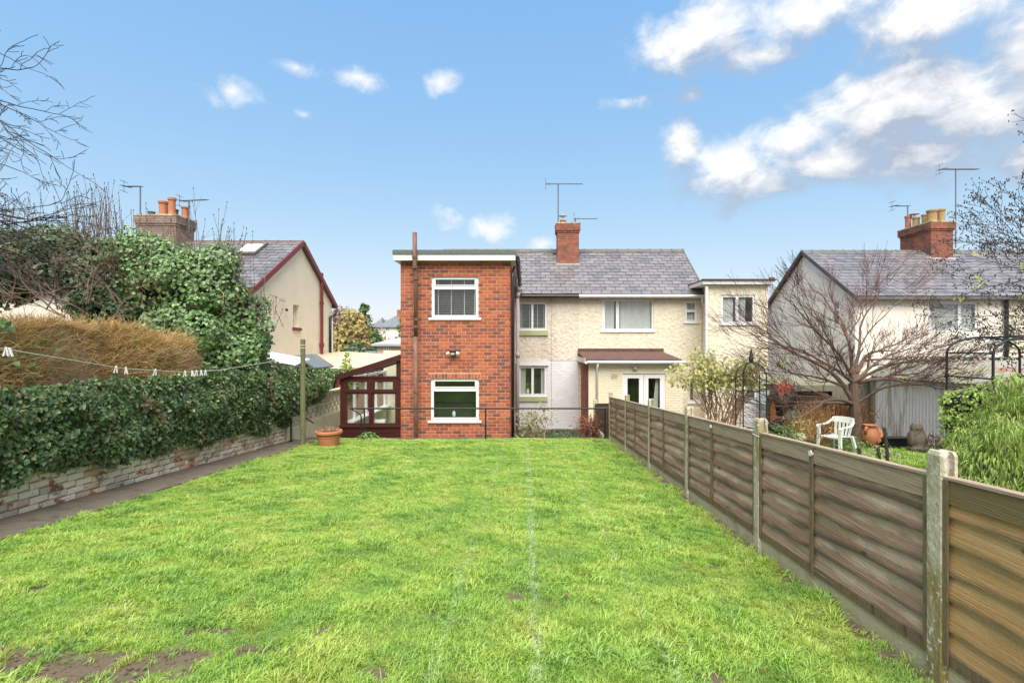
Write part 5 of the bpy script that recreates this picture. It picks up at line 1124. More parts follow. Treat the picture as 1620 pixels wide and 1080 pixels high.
def rp(u, t, h): return (u, GY0 - .22 + (GYr - GY0 + .22) * t - h * math.sin(a5), 4.98 + 2.02 * t + h * math.cos(a5))
for (u0, u1, t0, t1, h) in ((-9.97, -8.85 - .35, .66, .70, .12), (-9.97, -9.2, .90, .935, .12), (-9.97, -9.90, .70, .90, .12), (-9.27, -9.2, .70, .90, .12)):
    sk.add([rp(u0, t0, 0), rp(u1, t0, 0), rp(u1, t1, 0), rp(u0, t1, 0), rp(u0, t0, h), rp(u1, t0, h), rp(u1, t1, h), rp(u0, t1, h)], [(4, 5, 6, 7), (0, 1, 5, 4), (1, 2, 6, 5), (2, 3, 7, 6), (3, 0, 4, 7)])
so = sk.build('skylight', m_ridge, lh)
MB().add([rp(-9.9, .70, .10), rp(-9.27, .70, .10), rp(-9.27, .90, .10), rp(-9.9, .90, .10)], [(0, 1, 2, 3)]).build('pane', m_whitepaint, so)
MB().tube([(LX + .09, 20.15, 2.7), (LX + .09, 20.15, 6.15)], .06, 10).tube([(LX + .09, 20.15, 3.2), (LX + .09, 20.15, 3.35)], .09, 10).tube([(LX + .09, 20.15, 4.9), (LX + .09, 20.15, 5.0)], .08, 10).build('soil_pipe', m_redpaint, lh)
MB().tube([(LX + .2, 21.5, 4.83), (LX + .12, 21.5, 4.6), (LX + .06, 21.1, 4.45), (LX + .06, 21.1, 1.2)], .05, 8).build('downpipe', m_blackplastic, lh, smooth=True)
MB().tube([(LX + .06, 21.3, 1.2), (LX + .06, 21.3, 4.6)], .04, 8).build('downpipe', m_whitepaint, lh)
MB().lathe([(0, -.03), (.05, 0), (.04, .07)], (LX + .1, 17.15, 4.45), 8).build('outside_light', m_blackplastic, lh)
MB().box(LX - .002, LX + .012, 16.8, 17.3, 4.78, 4.86).build('vent', m_creamold, lh)
m_greybrick = M('sooty_chimney_brick', [(.22, .16, .13), (.30, .22, .18)], .9, 6, 5, .4, 70, rnd=[(.26, .17, .13), (.20, .15, .13), (.33, .24, .19), (.24, .2, .17)], namt=.4)
m_ob = m_oldbrick; m_oldbrick = m_greybrick
chimney(lh, -13.75, -12.35, 17.9, 18.9, 6.5, 7.85, .06, [(-13.0, 18.2, .56, .17, m_terra), (-12.62, 18.1, .66, .14, m_terra), (-12.36, 18.4, .42, .13, m_terra), (-13.5, 18.3, .22, .13, m_ridge), (-12.85, 18.6, .38, .12, m_ridge)])
m_oldbrick = m_ob
# flat cream roof beside that house, small grey roofs and the white lean-tos before it
cp = thing('flat_roofed_garage', 'long low building with cream flat roof and white fascia beside the gabled house', 'garage', (-7, 18.5, 1))
MB().prism([(-9.6, 16.6, 2.88), (-7.9, 22.5, 2.95), (-4.3, 21.6, 2.72), (-4.9, 18.0, 2.46), (-6.0, 16.0, 2.50)], (0, 0, .05)).build('roof', m_canopy, cp)
MB().prism([(-9.55, 16.66, 2.70), (-7.9, 22.4, 2.75), (-4.35, 21.5, 2.52), (-4.95, 18.05, 2.28), (-6.0, 16.08, 2.32)], (0, 0, .17)).build('fascia', m_whitepaint, cp)
MB().prism([(-9.3, 16.9, .2), (-7.9, 22.2, .2), (-4.5, 21.3, .2), (-5.1, 18.3, .2), (-6.1, 16.5, .2)], (0, 0, 2.12)).build('wall', m_redpaint and m_pink, cp)
MB().bar((-5.95, 16.1, .2), (-5.95, 16.1, 2.35), .12, .12).bar((-5.3, 17.2, .2), (-5.3, 17.2, 2.3), .12, .12).build('post', m_redpaint, cp)
def small_roof(name, lb, c, w, l, z0, zr, cat='shed'):
    t = thing(name, lb, cat, (c[0], c[1], .8)); x, y = c
    MB().prism([(x - w / 2 - .08, y - l / 2, z0), (x, y - l / 2, zr), (x + w / 2 + .08, y - l / 2, z0), (x + w / 2 + .08, y - l / 2, z0 - .05), (x, y - l / 2, zr - .06), (x - w / 2 - .08, y - l / 2, z0 - .05)], (0, l, 0)).build('roof', m_greyroof, t)
    MB().prism([(x - w / 2, y - l / 2 + .05, .2), (x + w / 2, y - l / 2 + .05, .2), (x + w / 2, y - l / 2 + .05, z0 - .03), (x, y - l / 2 + .05, zr - .07), (x - w / 2, y - l / 2 + .05, z0 - .03)], (0, l - .1, 0)).build('wall', m_dwood, t); return t
small_roof('garden_shed', 'grey-roofed garden shed showing above the ivy beside the line post', (-6.75, 15.6), 1.0, 1.5, 2.62, 3.0)
s2 = thing('lean_to_shed', 'low dark lean-to with slate-grey roof nearest the conservatory', 'shed', (-6.3, 16.5, .8))
MB().prism([(-6.6, 15.9, 2.58), (-5.95, 15.9, 2.24), (-5.95, 15.9, 2.19), (-6.6, 15.9, 2.53)], (.0, 1.5, .1)).build('roof', m_greyroof, s2)
MB().prism([(-6.55, 15.95, .8), (-6.05, 15.95, .8), (-6.05, 15.95, 2.22), (-6.55, 15.95, 2.48)], (0, 1.4, 0)).build('wall', m_dwood, s2)
s3 = thing('white_lean_to', 'white sheet-roofed lean-to at the foot of the gabled house', 'lean-to', (-7, 14.6, 1))
MB().prism([(-8.0, 14.4, 2.98), (-6.3, 13.9, 2.72), (-6.2, 14.6, 2.86), (-8.0, 15.2, 3.12)], (0, 0, .03)).build('roof', m_whitepaint, s3)
MB().prism([(-7.9, 14.5, .9), (-6.4, 14.0, .9), (-6.3, 14.5, .9), (-7.9, 15.1, .9)], (0, 0, 1.8)).build('wall', m_whitewall, s3)

# ------------------------------------------------------------------ right-hand house
rh = thing('cream_gabled_house', 'off-white gabled house with wet slate roof and tall multi-pot brick chimney', 'house', (17, 21.8, 0))
RX = 12.1; wg = (19.45, 19.95, 4.05, 5.0); wf = (14.80, 16.60, 3.78, 4.86)
MB().plate(18.5, 25.2, 0, 5.12, [wg], .25, fXm(RX)).build('wall', m_whitewall, rh)
MB().prism([(RX, 18.5, 5.12), (RX, 25.2, 5.12), (RX, 21.85, 7.22)], (.25, 0, 0)).build('gable', m_whitewall, rh)
MB().plate(RX + .255, 17.55, 0, 5.1, [wf], .25, fY(18.5)).build('wall', m_whitewall, rh)
MB().plate(17.555, 26, 0, 5.1, [(19.5, 21.2, 3.78, 4.86)], .25, fY(18.49)).build('wall', m_pebble, rh)
window(rh, *wg, 0, [(.12, .88, .08, .60), (.12, .88, .66, .92)], T=fXm(RX + .04), room=.3, curtain=None)
window(rh, *wf, 18.54, [(.05, .60, .07, .93), (.66, .95, .07, .93)], curtain=[(.05, .95)])
window(rh, 19.5, 21.2, 3.78, 4.86, 18.54, [(.05, .48, .07, .93), (.54, .95, .07, .93)])
slate_roof(rh, RX - .12, 26, 18.28, 5.04, 21.85, 7.30, 15, .37, vis=lambda u: u < 19.2, nocut=lambda u, v: 17.05 < u < 17.95 and v > .80)
MB().prism([(RX - .12, 21.86, 7.29), (RX - .12, 25.45, 4.98), (RX - .12, 25.45, 4.88), (RX - .12, 21.86, 7.18)], (26 - RX, 0, 0)).build('back_roof', m_slateb, rh)
MB().bar((RX - .14, 18.24, 4.98), (RX - .14, 21.85, 7.29), .05, .15).bar((RX - .14, 21.85, 7.29), (RX - .14, 25.48, 4.94), .05, .15).build('bargeboard', M('grey_bargeboard', [(.07, .065, .075), (.10, .085, .09)], .6, 5), rh)
MB().box(RX - .12, 26, 18.20, 18.26, 4.93, 5.03).build('gutter', m_ridge, rh)
MB().tube([(17.56, 18.42, 4.95), (17.56, 18.42, .2)], .06, 8).build('downpipe', m_blackplastic, rh)
chimney(rh, 17.04, 17.97, 21.2, 22.95, 6.5, 8.42, .07, [(17.25, 22.75, .62, .14, m_terra), (17.30, 22.35, .46, .16, m_buffpot), (17.42, 22.0, .50, .15, m_buffpot), (17.32, 21.5, .55, .22, m_buffpot), (17.78, 21.6, .62, .17, m_buffpot), (17.7, 22.1, .52, .15, m_buffpot), (17.85, 22.5, .5, .14, m_terra)])
rc = rh.children[-1]
MB().lathe([(.12, 0), (.12, .05), (.03, .06), (.03, .15), (.2, .16), (.2, .19), (0, .23)], (17.42, 22.6, 8.95), 14).build('cowl', m_lead, rc)
mb = MB(); mb.box(17.0, 18.0, 21.12, 21.19, 6.82, 6.93)
for i in range(6): mb.box(16.99, 17.03, 21.2 + i * .11, 21.31 + i * .11, 6.86 + i * .07, 7.0 + i * .07)
mb.build('flashing', m_lead, rc)
# aerials
antenna(883, 291, 20.4, 400, (863, 922), 'television aerial on a tall mast above the central chimney')
antenna(910, 346, 20.6, 357, (908, 945), 'small aerial on a short mast at the right edge of the central chimney', 9)
antenna(1512, 268, 21.6, 392, (1486, 1547), 'tall masted aerial right of the multi-pot chimney', 16)
antenna(1436, 326, 22.0, 352, (1411, 1438), 'short aerial left of the multi-pot chimney', 8)
antenna(222, 295, 18.4, 350, (196, 224), 'aerial at the left end of the ivy-side chimney', 8)
antenna(299, 318, 18.4, 372, (284, 329), 'aerial right of the ivy-side chimney pots', 10, tilt=-2)

# ------------------------------------------------------------------ rail along the end of the lawn
ra = thing('lawn_railing', 'long black metal rail on thin posts across the far end of the lawn', 'railing', (-1.1, 12.25, 1.0))
zt = 1.755
MB().tube([(-4.24, 12.25, zt), (1.97, 12.25, zt)], .021, 8).build('top_rail', m_black, ra)
for x in (-3.88, -.945, 1.95): MB().tube([(x, 12.25, .85), (x, 12.25, zt)], .018, 8).build('post', m_black, ra)
MB().tube([(-4.20, 12.25, zt - .01), (-3.98, 12.25, 1.61), (-3.96, 12.25, 1.56), (-3.97, 12.25, .85)], .016, 8).build('brace', m_black, ra)

# ------------------------------------------------------------------ fence
fe = thing('panel_fence', 'weathered waney-lap timber fence between mossy concrete posts along the lawn', 'fence', (XF + .05, 7, 1.2))
PY = [.53 + 1.93 * i for i in range(7)]
def ftop(i): return lz(PY[i]) + 1.125 + random.uniform(-.008, .008)
for i, y in enumerate(PY):
    z0, z1 = lz(y) - .25, ftop(i); x0, x1 = XF, XF + .088; y0, y1 = y, y + .105; c = .012; mb = MB()
    s = .028; sd = .03
    prof = [(x0 + c, y0), (x0 + .028, y0), (x0 + .028, y0 + sd), (x0 + .062, y0 + sd), (x0 + .062, y0), (x1 - c, y0), (x1, y0 + c), (x1, y1 - c), (x1 - c, y1), (x0 + .062, y1), (x0 + .062, y1 - sd), (x0 + .028, y1 - sd), (x0 + .028, y1), (x0 + c, y1), (x0, y1 - c), (x0, y0 + c)]
    n = len(prof); lv = [(z0, 0), (z1 - .02, 0), (z1, .010)]
    cx, cy = (x0 + x1) / 2, (y0 + y1) / 2
    b = 0
    for zz, ins in lv: mb.V += [(px_ + (cx - px_) * ins / .06, py_ + (cy - py_) * ins / .05, zz) for px_, py_ in prof]
    for l in range(2):
        for k in range(n): mb.F.append((l * n + k, l * n + (k + 1) % n, (l + 1) * n + (k + 1) % n, (l + 1) * n + k))
    mb.F.append(tuple(2 * n + k for k in range(n)))
    mb.build('concrete_post', m_concrete, fe)
def board(panel, ya, yb, zb, h, mat, k):
    "one waney-edged lap board: lower edge proud and wavy, upper edge tucked behind the next"
    ns = 14; mb = MB(); ph = random.uniform(0, 50); lo = []; 
    for i in range(ns + 1):
        y = ya + (yb - ya) * i / ns; sl = -.063 * (y - ya)
        w = .010 * math.sin(y * 4.2 + ph) + .018 * mn.noise(Vector((y * 2.3, ph, 0))) + .006 * mn.noise(Vector((y * 9, ph, 0)))
        xb = XF + .034 + .004 * mn.noise(Vector((y * 3, ph, 3))); z = zb + sl
        bow = .004 * math.sin(y * 3 + ph)
        mb.V += [(xb - .016, y, z + w), (xb - .006 + bow, y, z + h * .5), (xb + .012, y, z + h + .03), (xb + .020, y, z + h + .03), (xb - .002, y, z + w)]
    for i in range(ns):
        for j in range(5): mb.F.append((i * 5 + j, i * 5 + (j + 1) % 5, (i + 1) * 5 + (j + 1) % 5, (i + 1) * 5 + j))
    mb.F.append(tuple(range(5))[::-1]); mb.F.append(tuple(ns * 5 + j for j in range(5)))
    o = mb.build('board', mat, panel); at = o.data.attributes.new('across', 'FLOAT', 'POINT'); at.data.foreach_set('value', [(0, .5, 1, 1, 0)[i % 5] for i in range(len(mb.V))])
def fence_panel(y0, y1, new, drop=0, batten=True):
    z0 = lambda y: lz(y0) - .063 * (y - y0) - drop; pan = None; mr_, mt = (m_woodnew if new else m_rail), (m_woodnew if new else m_wood)
    H = .90; zb = z0(y0) + .10
    mb = MB()          # capping rails: top and bottom
    def sbar(xa, xb, ya, yb, za, zc): mb.add([(xa, ya, za), (xb, ya, za), (xb, yb, za - .063 * (yb - ya)), (xa, yb, za - .063 * (yb - ya)), (xa, ya, zc), (xb, ya, zc), (xb, yb, zc - .063 * (yb - ya)), (xa, yb, zc - .063 * (yb - ya))], [(0, 3, 2, 1), (4, 5, 6, 7), (0, 1, 5, 4), (1, 2, 6, 5), (2, 3, 7, 6), (3, 0, 4, 7)])
    sbar(XF + .016, XF + .030, y0, y1, zb + H - .115, zb + H - .004); pan = mb.build('fence_panel', mr_, fe)
    mb = MB(); sbar(XF + .008, XF + .062, y0, y1, zb + H, zb + H + .014); mb.build('capping', m_rail, pan)
    mb = MB(); sbar(XF + .018, XF + .032, y0, y1, zb, zb + .06); mb.build('rail', m_batten, pan)
    for yy in ([y0 + .004, y1 - .05] + ([(y0 + y1) / 2 + .1] if batten else [])):
        mb = MB(); sbar(XF + .004 if yy < y0 + .1 else XF + .006, XF + .0145 if yy > y0 + .1 else XF + .0155, yy, yy + .042, zb + .005 - .063 * (yy - y0), zb + H - (.0 if yy < y1 - .3 and yy > y0 + .1 else .002) - .063 * (yy - y0)); mb.build('batten', m_woodnew if new and yy < y0 + .1 else m_batten, pan)
    hs = [.13, .14, .135, .14, .13, .13]
    z = zb + .035
    for k, h in enumerate(hs): board(pan, y0 + .003, y1 - .003, z, h, mt, k); z += h
    mb = MB(); sbar(XF + .030, XF + .058, y0, y1, z0(y0) - .14, z0(y0) + .095); mb.build('gravel_board', m_gravel, fe)
for i in range(6): fence_panel(PY[i] + .078, PY[i + 1] + .027, i == 0, batten=(i != 0 or True))
# wire tied round one post, badge on a batten
yy = PY[2]; zz = lz(yy) + .98
MB().tube([(XF - .004, yy - .004, zz), (XF + .092, yy - .004, zz + .004), (XF + .092, yy + .11, zz), (XF - .004, yy + .11, zz + .006), (XF - .004, yy - .004, zz)], .003, 4).build('wire', m_rope, fe)
for pi in (1, 2): yb_ = (PY[pi] + PY[pi + 1] + .105) / 2 + .12; MB().tube([(XF + .014, yb_, lz(yb_) + .955), (XF - .002, yb_, lz(yb_) + .955)], .021, 12).build('maker_badge', m_whitepaint, fe)
# lower fence run and boards where the ground drops to the house
lf = thing('lower_fence', 'darker lower fence run stepping down to the house beyond the lawn', 'fence', (XF - .05, 13.6, .2))
for i in range(9): MB().add([(XF + .02 + i * .0 , 12.28, .98 + i * .10), (XF - .0, 14.6, .70 + i * .10), (XF - .0, 14.6, .798 + i * .10), (XF + .02, 12.28, 1.078 + i * .10), (XF + .04, 12.28, .98 + i * .10), (XF + .02, 14.6, .70 + i * .10), (XF + .02, 14.6, .798 + i * .10), (XF + .04, 12.28, 1.078 + i * .10)], [(0, 3, 2, 1), (4, 5, 6, 7), (0, 1, 5, 4), (2, 3, 7, 6), (1, 2, 6, 5), (3, 0, 4, 7)]).build('board', m_wood, lf)
MB().box(XF - .03, XF + .07, 14.6, 14.7, .1, 1.7).build('post', m_concrete, lf)
for i in range(3): MB().box(XF - .09, XF - .04, 12.65 + i * .85, 13.48 + i * .85, .15, 1.05 - i * .17).build('retaining_board', m_concrete, lf)

# ------------------------------------------------------------------ the bed below the railing
def shrub(name, lb, c, spec, twig, leafmat, nl, lsize, cfg, h, r, nstem, spread, cat='shrub', shape='oval', leafr=.12, lo=0):
    t = thing(name, lb, cat, c); mb = MB(); tips = []
    for i in range(nstem):
        d = Vector((random.gauss(0, spread), random.gauss(0, spread), 1)); b = Vector(c) + Vector((random.gauss(0, .06), random.gauss(0, .06), 0)) * nstem ** .3
        grow(mb, b, d, h * random.uniform(.8, 1.1), r, cfg['levels'], cfg, tips)
    mb.build('stem', twig, t)
    if nl:
        tp_ = [tips[rs.randint(len(tips))] for _ in range(nl)]; pts = np.array([tuple(p) for p, d in tp_]) + rs.normal(0, leafr, (nl, 3)); 
        if lo: pts = pts[pts[:, 2] > lo]
        leaves('foliage', pts, np.array([[0, -.4, .6]] * len(pts)), lsize, leafmat, t, shape=shape, kind='stuff')
    return t
random.seed(12)
shrub('rose_bush', 'small straggly pale-leaved bush in front of the white wall', (.52, 15.4, .2), None, m_twigpale, m_palegrn, 560, .085, dict(levels=2, n=[4, 4], ang=.7, len=.6, wob=.12, rmin=.006, pull=(0, 0, .0)), .78, .018, 6, .42, leafr=.10)
small_plant('low_green_plants', (-.1, 16.8, .2), .4, 700, .08, m_gleaf, 'low green plants at the corner of the brick extension', stem=False, flat=.5)
small_plant('ground_ivy', (1.2, 17.3, .2), .8, 900, .07, m_ivyd, 'dark ground cover along the foot of the white wall', stem=False, cat='ground cover', flat=.2)
small_plant('green_clump', (.2, 17.5, .2), .5, 600, .09, m_gleaf, 'green clump against the white painted wall', stem=False, flat=.5)
rbs = thing('russet_shrub', 'small twiggy russet shrub by the brick side wall and fence end', 'shrub', (1.72, 13.4, .7))
mb = MB(); tips = []
for i in range(22): grow(mb, (1.80 + random.gauss(0, .05), 13.5 + random.gauss(0, .2), .55), (random.gauss(-.12, .2), random.gauss(0, .4), 1), .5, .009, 2, dict(levels=2, n=[4, 4], ang=.5, len=.55, wob=.12, rmin=.004), tips)
mb.build('stem', m_redtwig, rbs)
leaves('foliage', np.array([tuple(tips[rs.randint(len(tips))][0]) for _ in range(700)]) + rs.normal(0, .05, (700, 3)), [(0, -.3, .6)] * 700, .045, m_redleaf, rbs, shape='oval', kind='stuff')

# ------------------------------------------------------------------ neighbour's garden
# tall yellow-leaved shrub
ys = thing('viburnum_shrub', 'tall multi-stemmed tan shrub with sparse yellow-green leaves beside the french doors', 'shrub', (5.0, 13.0, .7))
mb = MB(); tips = []; random.seed(5)
for i in range(26):
    b = Vector((5.15 + random.gauss(0, .2), 13.0 + random.gauss(0, .2), .6)); tgt = P(random.uniform(1078, 1225), random.uniform(545, 600), 13.0 + random.uniform(-.8, .8)); d = (tgt - b).normalized() + Vector((0, 0, .9))
    grow(mb, b, d, random.uniform(1.25, 1.55), random.uniform(.018, .034), 3, dict(levels=3, n=[3, 3, 3], ang=.48, len=.46, wob=.12, rmin=.005, pull=(0, 0, .0), t0=.55), tips)
mb.build('stem', m_twigpale, ys)
nl = 3300; q = [tips[rs.randint(len(tips))] for _ in range(nl)]; pts = np.array([tuple(a) for a, b in q]) + rs.normal(0, .085, (nl, 3)); pts = pts[pts[:, 2] > 2.2]
leaves('foliage', pts, np.array([[0, -.4, .5]] * len(pts)), .095, m_yleaf, ys, shape='oval', droop=.8, kind='stuff')

# the bare maple
mp = thing('bare_maple_tree', 'spreading bare multi-branched tree with reddish twigs behind the plastic chair', 'tree', (8.2, 12.5, .7)); random.seed(33)
mb = MB(); tw = MB(); T0 = P(1356, 700, 12.5); T1 = P(1352, 640, 12.5); T2 = P(1350, 606, 12.5)
mb.tube([T0 + Vector((.02, 0, -.25)), T0, T0.lerp(T1, .5) + Vector((.02, 0, 0)), T1, T2], [.21, .17, .135, .12, .105], 10)
limbs = [(T1, (1300, 520), .085), (T2, (1335, 500), .07), (T2, (1390, 505), .08), (T2, (1430, 575), .075), (T1, (1265, 585), .06), (T1, (1250, 600), .05), (T2, (1395, 560), .06), (T2, (1310, 470), .055), (T2, (1360, 470), .06), (T1, (1400, 605), .05), (T2, (1290, 560), .06), (T2, (1440, 540), .055), (T2, (1240, 530), .05)]
def split(mb, tw, p, d, L_, r, lev):
    pts = [p]; rad = [r]; cur = p.copy(); d = d.normalized(); n = 5
    for i in range(n):
        out = Vector((cur.x - T2.x, cur.y - T2.y, 0)); out = out.normalized() if out.length > .05 else Vector()
        d = (d + Vector((random.gauss(0, 1), random.gauss(0, 1), random.gauss(0, .8))) * .10 + out * .05 + Vector((0, 0, .05 if lev < 4 else -.02))).normalized()
        cur = cur + d * L_ / n; pts.append(cur.copy()); rad.append(max(.0035, r * (1 - .38 * (i + 1) / n)))
    (mb if r > .012 else tw).tube(pts, rad, 7 if r > .04 else 5 if r > .015 else 3, cap=False)
    if lev == 0: return
    k = 3 if lev > 1 else 4
    for j in range(k):
        t = 1.0 if j == 0 else random.uniform(.35, .95); i = min(n - 1, int(t * n)); q = pts[i].lerp(pts[i + 1], t * n - i); ax = d.orthogonal(); ax.rotate(Matrix.Rotation(random.uniform(0, 6.283), 3, d))
        nd = d.copy(); nd.rotate(Matrix.Rotation((.12 if j == 0 else random.uniform(.3, .65)), 3, ax)); split(mb, tw, q, nd, L_ * random.uniform(.62, .88), max(.0035, rad[i] * (.85 if j == 0 else .6)), lev - 1)
for (o_, (tx, ty), r) in limbs:
    tgt = P(tx, ty, 12.5 + random.uniform(-1.0, 1.2)); d = tgt - o_; split(mb, tw, o_.copy(), d + Vector((0, 0, -.1)), max(.8, d.length * .62), r * .8, 5)
mb.build('trunk', m_bark, mp); tw.build('twigs', m_redtwig, mp, kind='stuff')

# dark budded tree leaning in from the right
dt = thing('budded_tree', 'dark bare tree dotted with buds and seed heads leaning in at the right edge', 'tree', (11.6, 9.2, .9)); random.seed(17)
mb = MB(); mb.tube([(11.6, 9.2, .8), (11.5, 9.2, 2.6), (11.3, 9.2, 4.2), (11.1, 9.2, 5.4)], [.17, .14, .11, .07], 8); mb.build('trunk', m_twigdark, dt)
mb = MB(); tips = []; bd = MB(); cfg = dict(levels=4, n=[4, 4, 3, 3], ang=.6, len=.55, wob=.13, rmin=.004, pull=(-.02, 0, .02), seg=5, t0=.25, rk=.6)
for (z0, tx, ty) in ((4.2, 1560, 340), (4.4, 1580, 320), (3.9, 1555, 400), (3.8, 1560, 440), (4.1, 1570, 370), (3.5, 1570, 470), (3.4, 1560, 500), (4.6, 1600, 320), (4.0, 1565, 420), (3.2, 1580, 530), (3.0, 1585, 490)):
    a = Vector((11.3, 9.2, z0)); b = P(tx + 26, ty, 9.2 + random.uniform(-.6, .6)); grow(mb, a, b - a, (b - a).length * .72, .03, 4, cfg, tips)
mb.build('branches', m_twigdark, dt, kind='stuff')
for p_, d_ in tips:
    if p_.x < 12.5:
        for _ in range(2): bd.blob(p_ + Vector((random.gauss(0, .04), random.gauss(0, .04), random.gauss(0, .04))), .013, .013, .02, 4, 3)
bd.build('bud', m_twigdark, dt, kind='stuff')
yl = [P(x + random.gauss(0, 5), y + random.gauss(0, 3), 9.3) for x, y in ((1550, 398), (1546, 438), (1558, 450), (1537, 457), (1512, 470), (1615, 420), (1618, 470)) for _ in range(5)]
leaves('foliage', [tuple(v) for v in yl], [(0, -1, .3)] * len(yl), .07, m_yleaf, dt, shape='oval', kind='stuff')

# plastic garden chair
def chair():
    o = P(1323, 716, 11.4); gz = rz(o.x, 11.4); t = thing('garden_chair', 'white moulded plastic garden armchair standing on the neighbour\'s grass', 'chair', (o.x, 11.4, gz)); a = R(205)
    ca, sa = math.cos(a), math.sin(a)
    def W_(x, y, z): return Vector((o.x + x * ca - y * sa, 11.4 + x * sa + y * ca, gz + z))      # +x forward, y sideways
    def rib(pts, w, th): 
        mb = MB(); n = len(pts)
        for i, (p, wv) in enumerate(pts):
            p = Vector(p); q = Vector(wv) * (w / 2); d = (Vector(pts[min(i + 1, n - 1)][0]) - Vector(pts[max(i - 1, 0)][0])).normalized(); nn = d.cross(q).normalized() * th / 2
            mb.V += [W_(*(p - q - nn)), W_(*(p + q - nn)), W_(*(p + q + nn)), W_(*(p - q + nn))]
        for i in range(n - 1):
            for j in range(4): mb.F.append((i * 4 + j, i * 4 + (j + 1) % 4, i * 4 + 4 + (j + 1) % 4, i * 4 + 4 + j))
        mb.F += [(3, 2, 1, 0), tuple((n - 1) * 4 + j for j in range(4))]; return mb
    mb = MB(); N_ = 8                                    # dished seat
    for i in range(N_ + 1):
        for j in range(N_ + 1):
            u, v = i / N_, j / N_; x = .24 - .46 * u; y = (-.5 + v) * (.46 - .04 * u); z = .43 - .03 * u - .02 * math.sin(u * 3.14) * math.sin(v * 3.14) - (.03 if i == 0 else 0); mb.V.append(W_(x, y, z))
    for i in range(N_):
        for j in range(N_): k = i * (N_ + 1) + j; mb.F.append((k, k + 1, k + N_ + 2, k + N_ + 1))
    b = len(mb.V); mb.V += [v - Vector((0, 0, .02)) for v in mb.V]; mb.F += [tuple(b + i for i in f[::-1]) for f in mb.F[:]]
    mb.build('seat', m_chair, t)
    for s in (1, -1):
        rib([((.25, .25 * s, .62), (0, 1, 0)), ((.24, .245 * s, .43), (0, 1, 0)), ((.27, .27 * s, .0), (0, 1, 0))], .06, .05).build('leg', m_chair, t)
        rib([((-.20, .22 * s, .42), (0, 1, 0)), ((-.25, .25 * s, .2), (0, 1, 0)), ((-.31, .27 * s, .0), (0, 1, 0))], .06, .05).build('leg', m_chair, t)
        rib([((.27, .27 * s, .60), (0, 1, 0)), ((.24, .275 * s, .645), (0, 1, 0)), ((.08, .285 * s, .645), (0, 1, 0)), ((-.10, .28 * s, .66), (0, 1, 0)), ((-.22, .25 * s, .74), (.2, .9, 0)), ((-.27, .2 * s, .80), (.3, .9, 0))], .055, .022).build('armrest', m_chair, t)
    bk = None
    arc = [((-.20 - .07 * math.cos(v * 1.5), .25 * math.sin(v * 1.5) / math.sin(1.5)), v) for v in np.linspace(-1, 1, 13)]
    mb = MB()                                            # curved top rail of the back
    for (x, y), v in arc:
        for z, e in ((.70, 0), (.83 - .03 * v * v, -.03), (.83 - .03 * v * v, -.05), (.70, -.02)): mb.V.append(W_(x + e, y, z))
    for i in range(12):
        for j in range(4): mb.F.append((i * 4 + j, i * 4 + (j + 1) % 4, i * 4 + 4 + (j + 1) % 4, i * 4 + 4 + j))
    bk = mb.build('backrest', m_chair, t)
    for k in range(5):
        y = (-.17 + k * .085); x = -.20 - .07 * math.cos(math.asin(max(-1, min(1, y / .25 * math.sin(1.5)))))
        rib([((-.21, y * .85, .40), (0, 1, 0)), ((x + .02, y, .56), (0, 1, 0)), ((x, y, .72), (0, 1, 0))], .056 if k in (0, 4) else .045, .014).build('slat', m_chair, bk)
chair()

# terracotta jar, trough, owl statue, stakes, bags and so on
j = P(1377, 704, 12.3); jt = thing('terracotta_jar', 'bulbous terracotta strawberry jar with side pockets lying tilted by the tree', 'jar', j)
MB().lathe([(0, 0), (.10, .0), (.15, .08), (.19, .2), (.185, .32), (.13, .43), (.10, .47), (.15, .50), (.165, .52), (.15, .52), (.09, .48), (.09, .4)], j - Vector((0, 0, .02)), 24).build('body', m_terra, jt, smooth=True)
MB().tube([j + Vector((.13, -.08, .42)), j + Vector((.17, -.14, .30)), j + Vector((.13, -.17, .16)), j + Vector((.06, -.17, .08))], [.035, .05, .05, .03], 8).tube([j + Vector((-.14, -.08, .46)), j + Vector((-.19, -.1, .40)), j + Vector((-.17, -.08, .3))], .03, 8).build('pocket', m_terra, jt, smooth=True)
tq = P(1420, 706, 12.0); tt_ = thing('black_trough', 'black plastic planting trough beside the stone owl', 'trough', tq)
MB().plate(tq.x - .30, tq.x + .30, tq.z, tq.z + .17, [], .25, fY(tq.y)).box(tq.x - .33, tq.x + .33, tq.y - .03, tq.y + .28, tq.z + .172, tq.z + .20).build('box', m_blackplastic, tt_)
ow = P(1450, 712, 11.6); wo = thing('owl_statue', 'weathered grey-brown stone owl statue by the corrugated wall', 'statue', ow)
MB().lathe([(0, 0), (.17, 0), (.19, .04), (.17, .08), (.15, .10), (.175, .18), (.185, .28), (.165, .38), (.12, .44), (.125, .50), (.12, .56), (.08, .61), (0, .63)], ow, 20).build('body', m_stone, wo, smooth=True)
MB().blob(ow + Vector((-.05, -.11, .51)), .035, .02, .035, 8, 6).blob(ow + Vector((.04, -.11, .51)), .035, .02, .035, 8, 6).tube([ow + Vector((-.005, -.12, .49)), ow + Vector((-.005, -.16, .45))], [.02, .003], 6).build('face', m_stone, wo)
for s in (-1, 1): MB().blob(ow + Vector((.15 * s, -.03, .26)), .05, .09, .17, 10, 8, .2).build('wing', m_stone, wo, smooth=True)
MB().blob(ow + Vector((-.06, -.15, .06)), .05, .05, .03, 8, 5).blob(ow + Vector((.06, -.15, .06)), .05, .05, .03, 8, 5).build('foot', m_stone, wo)
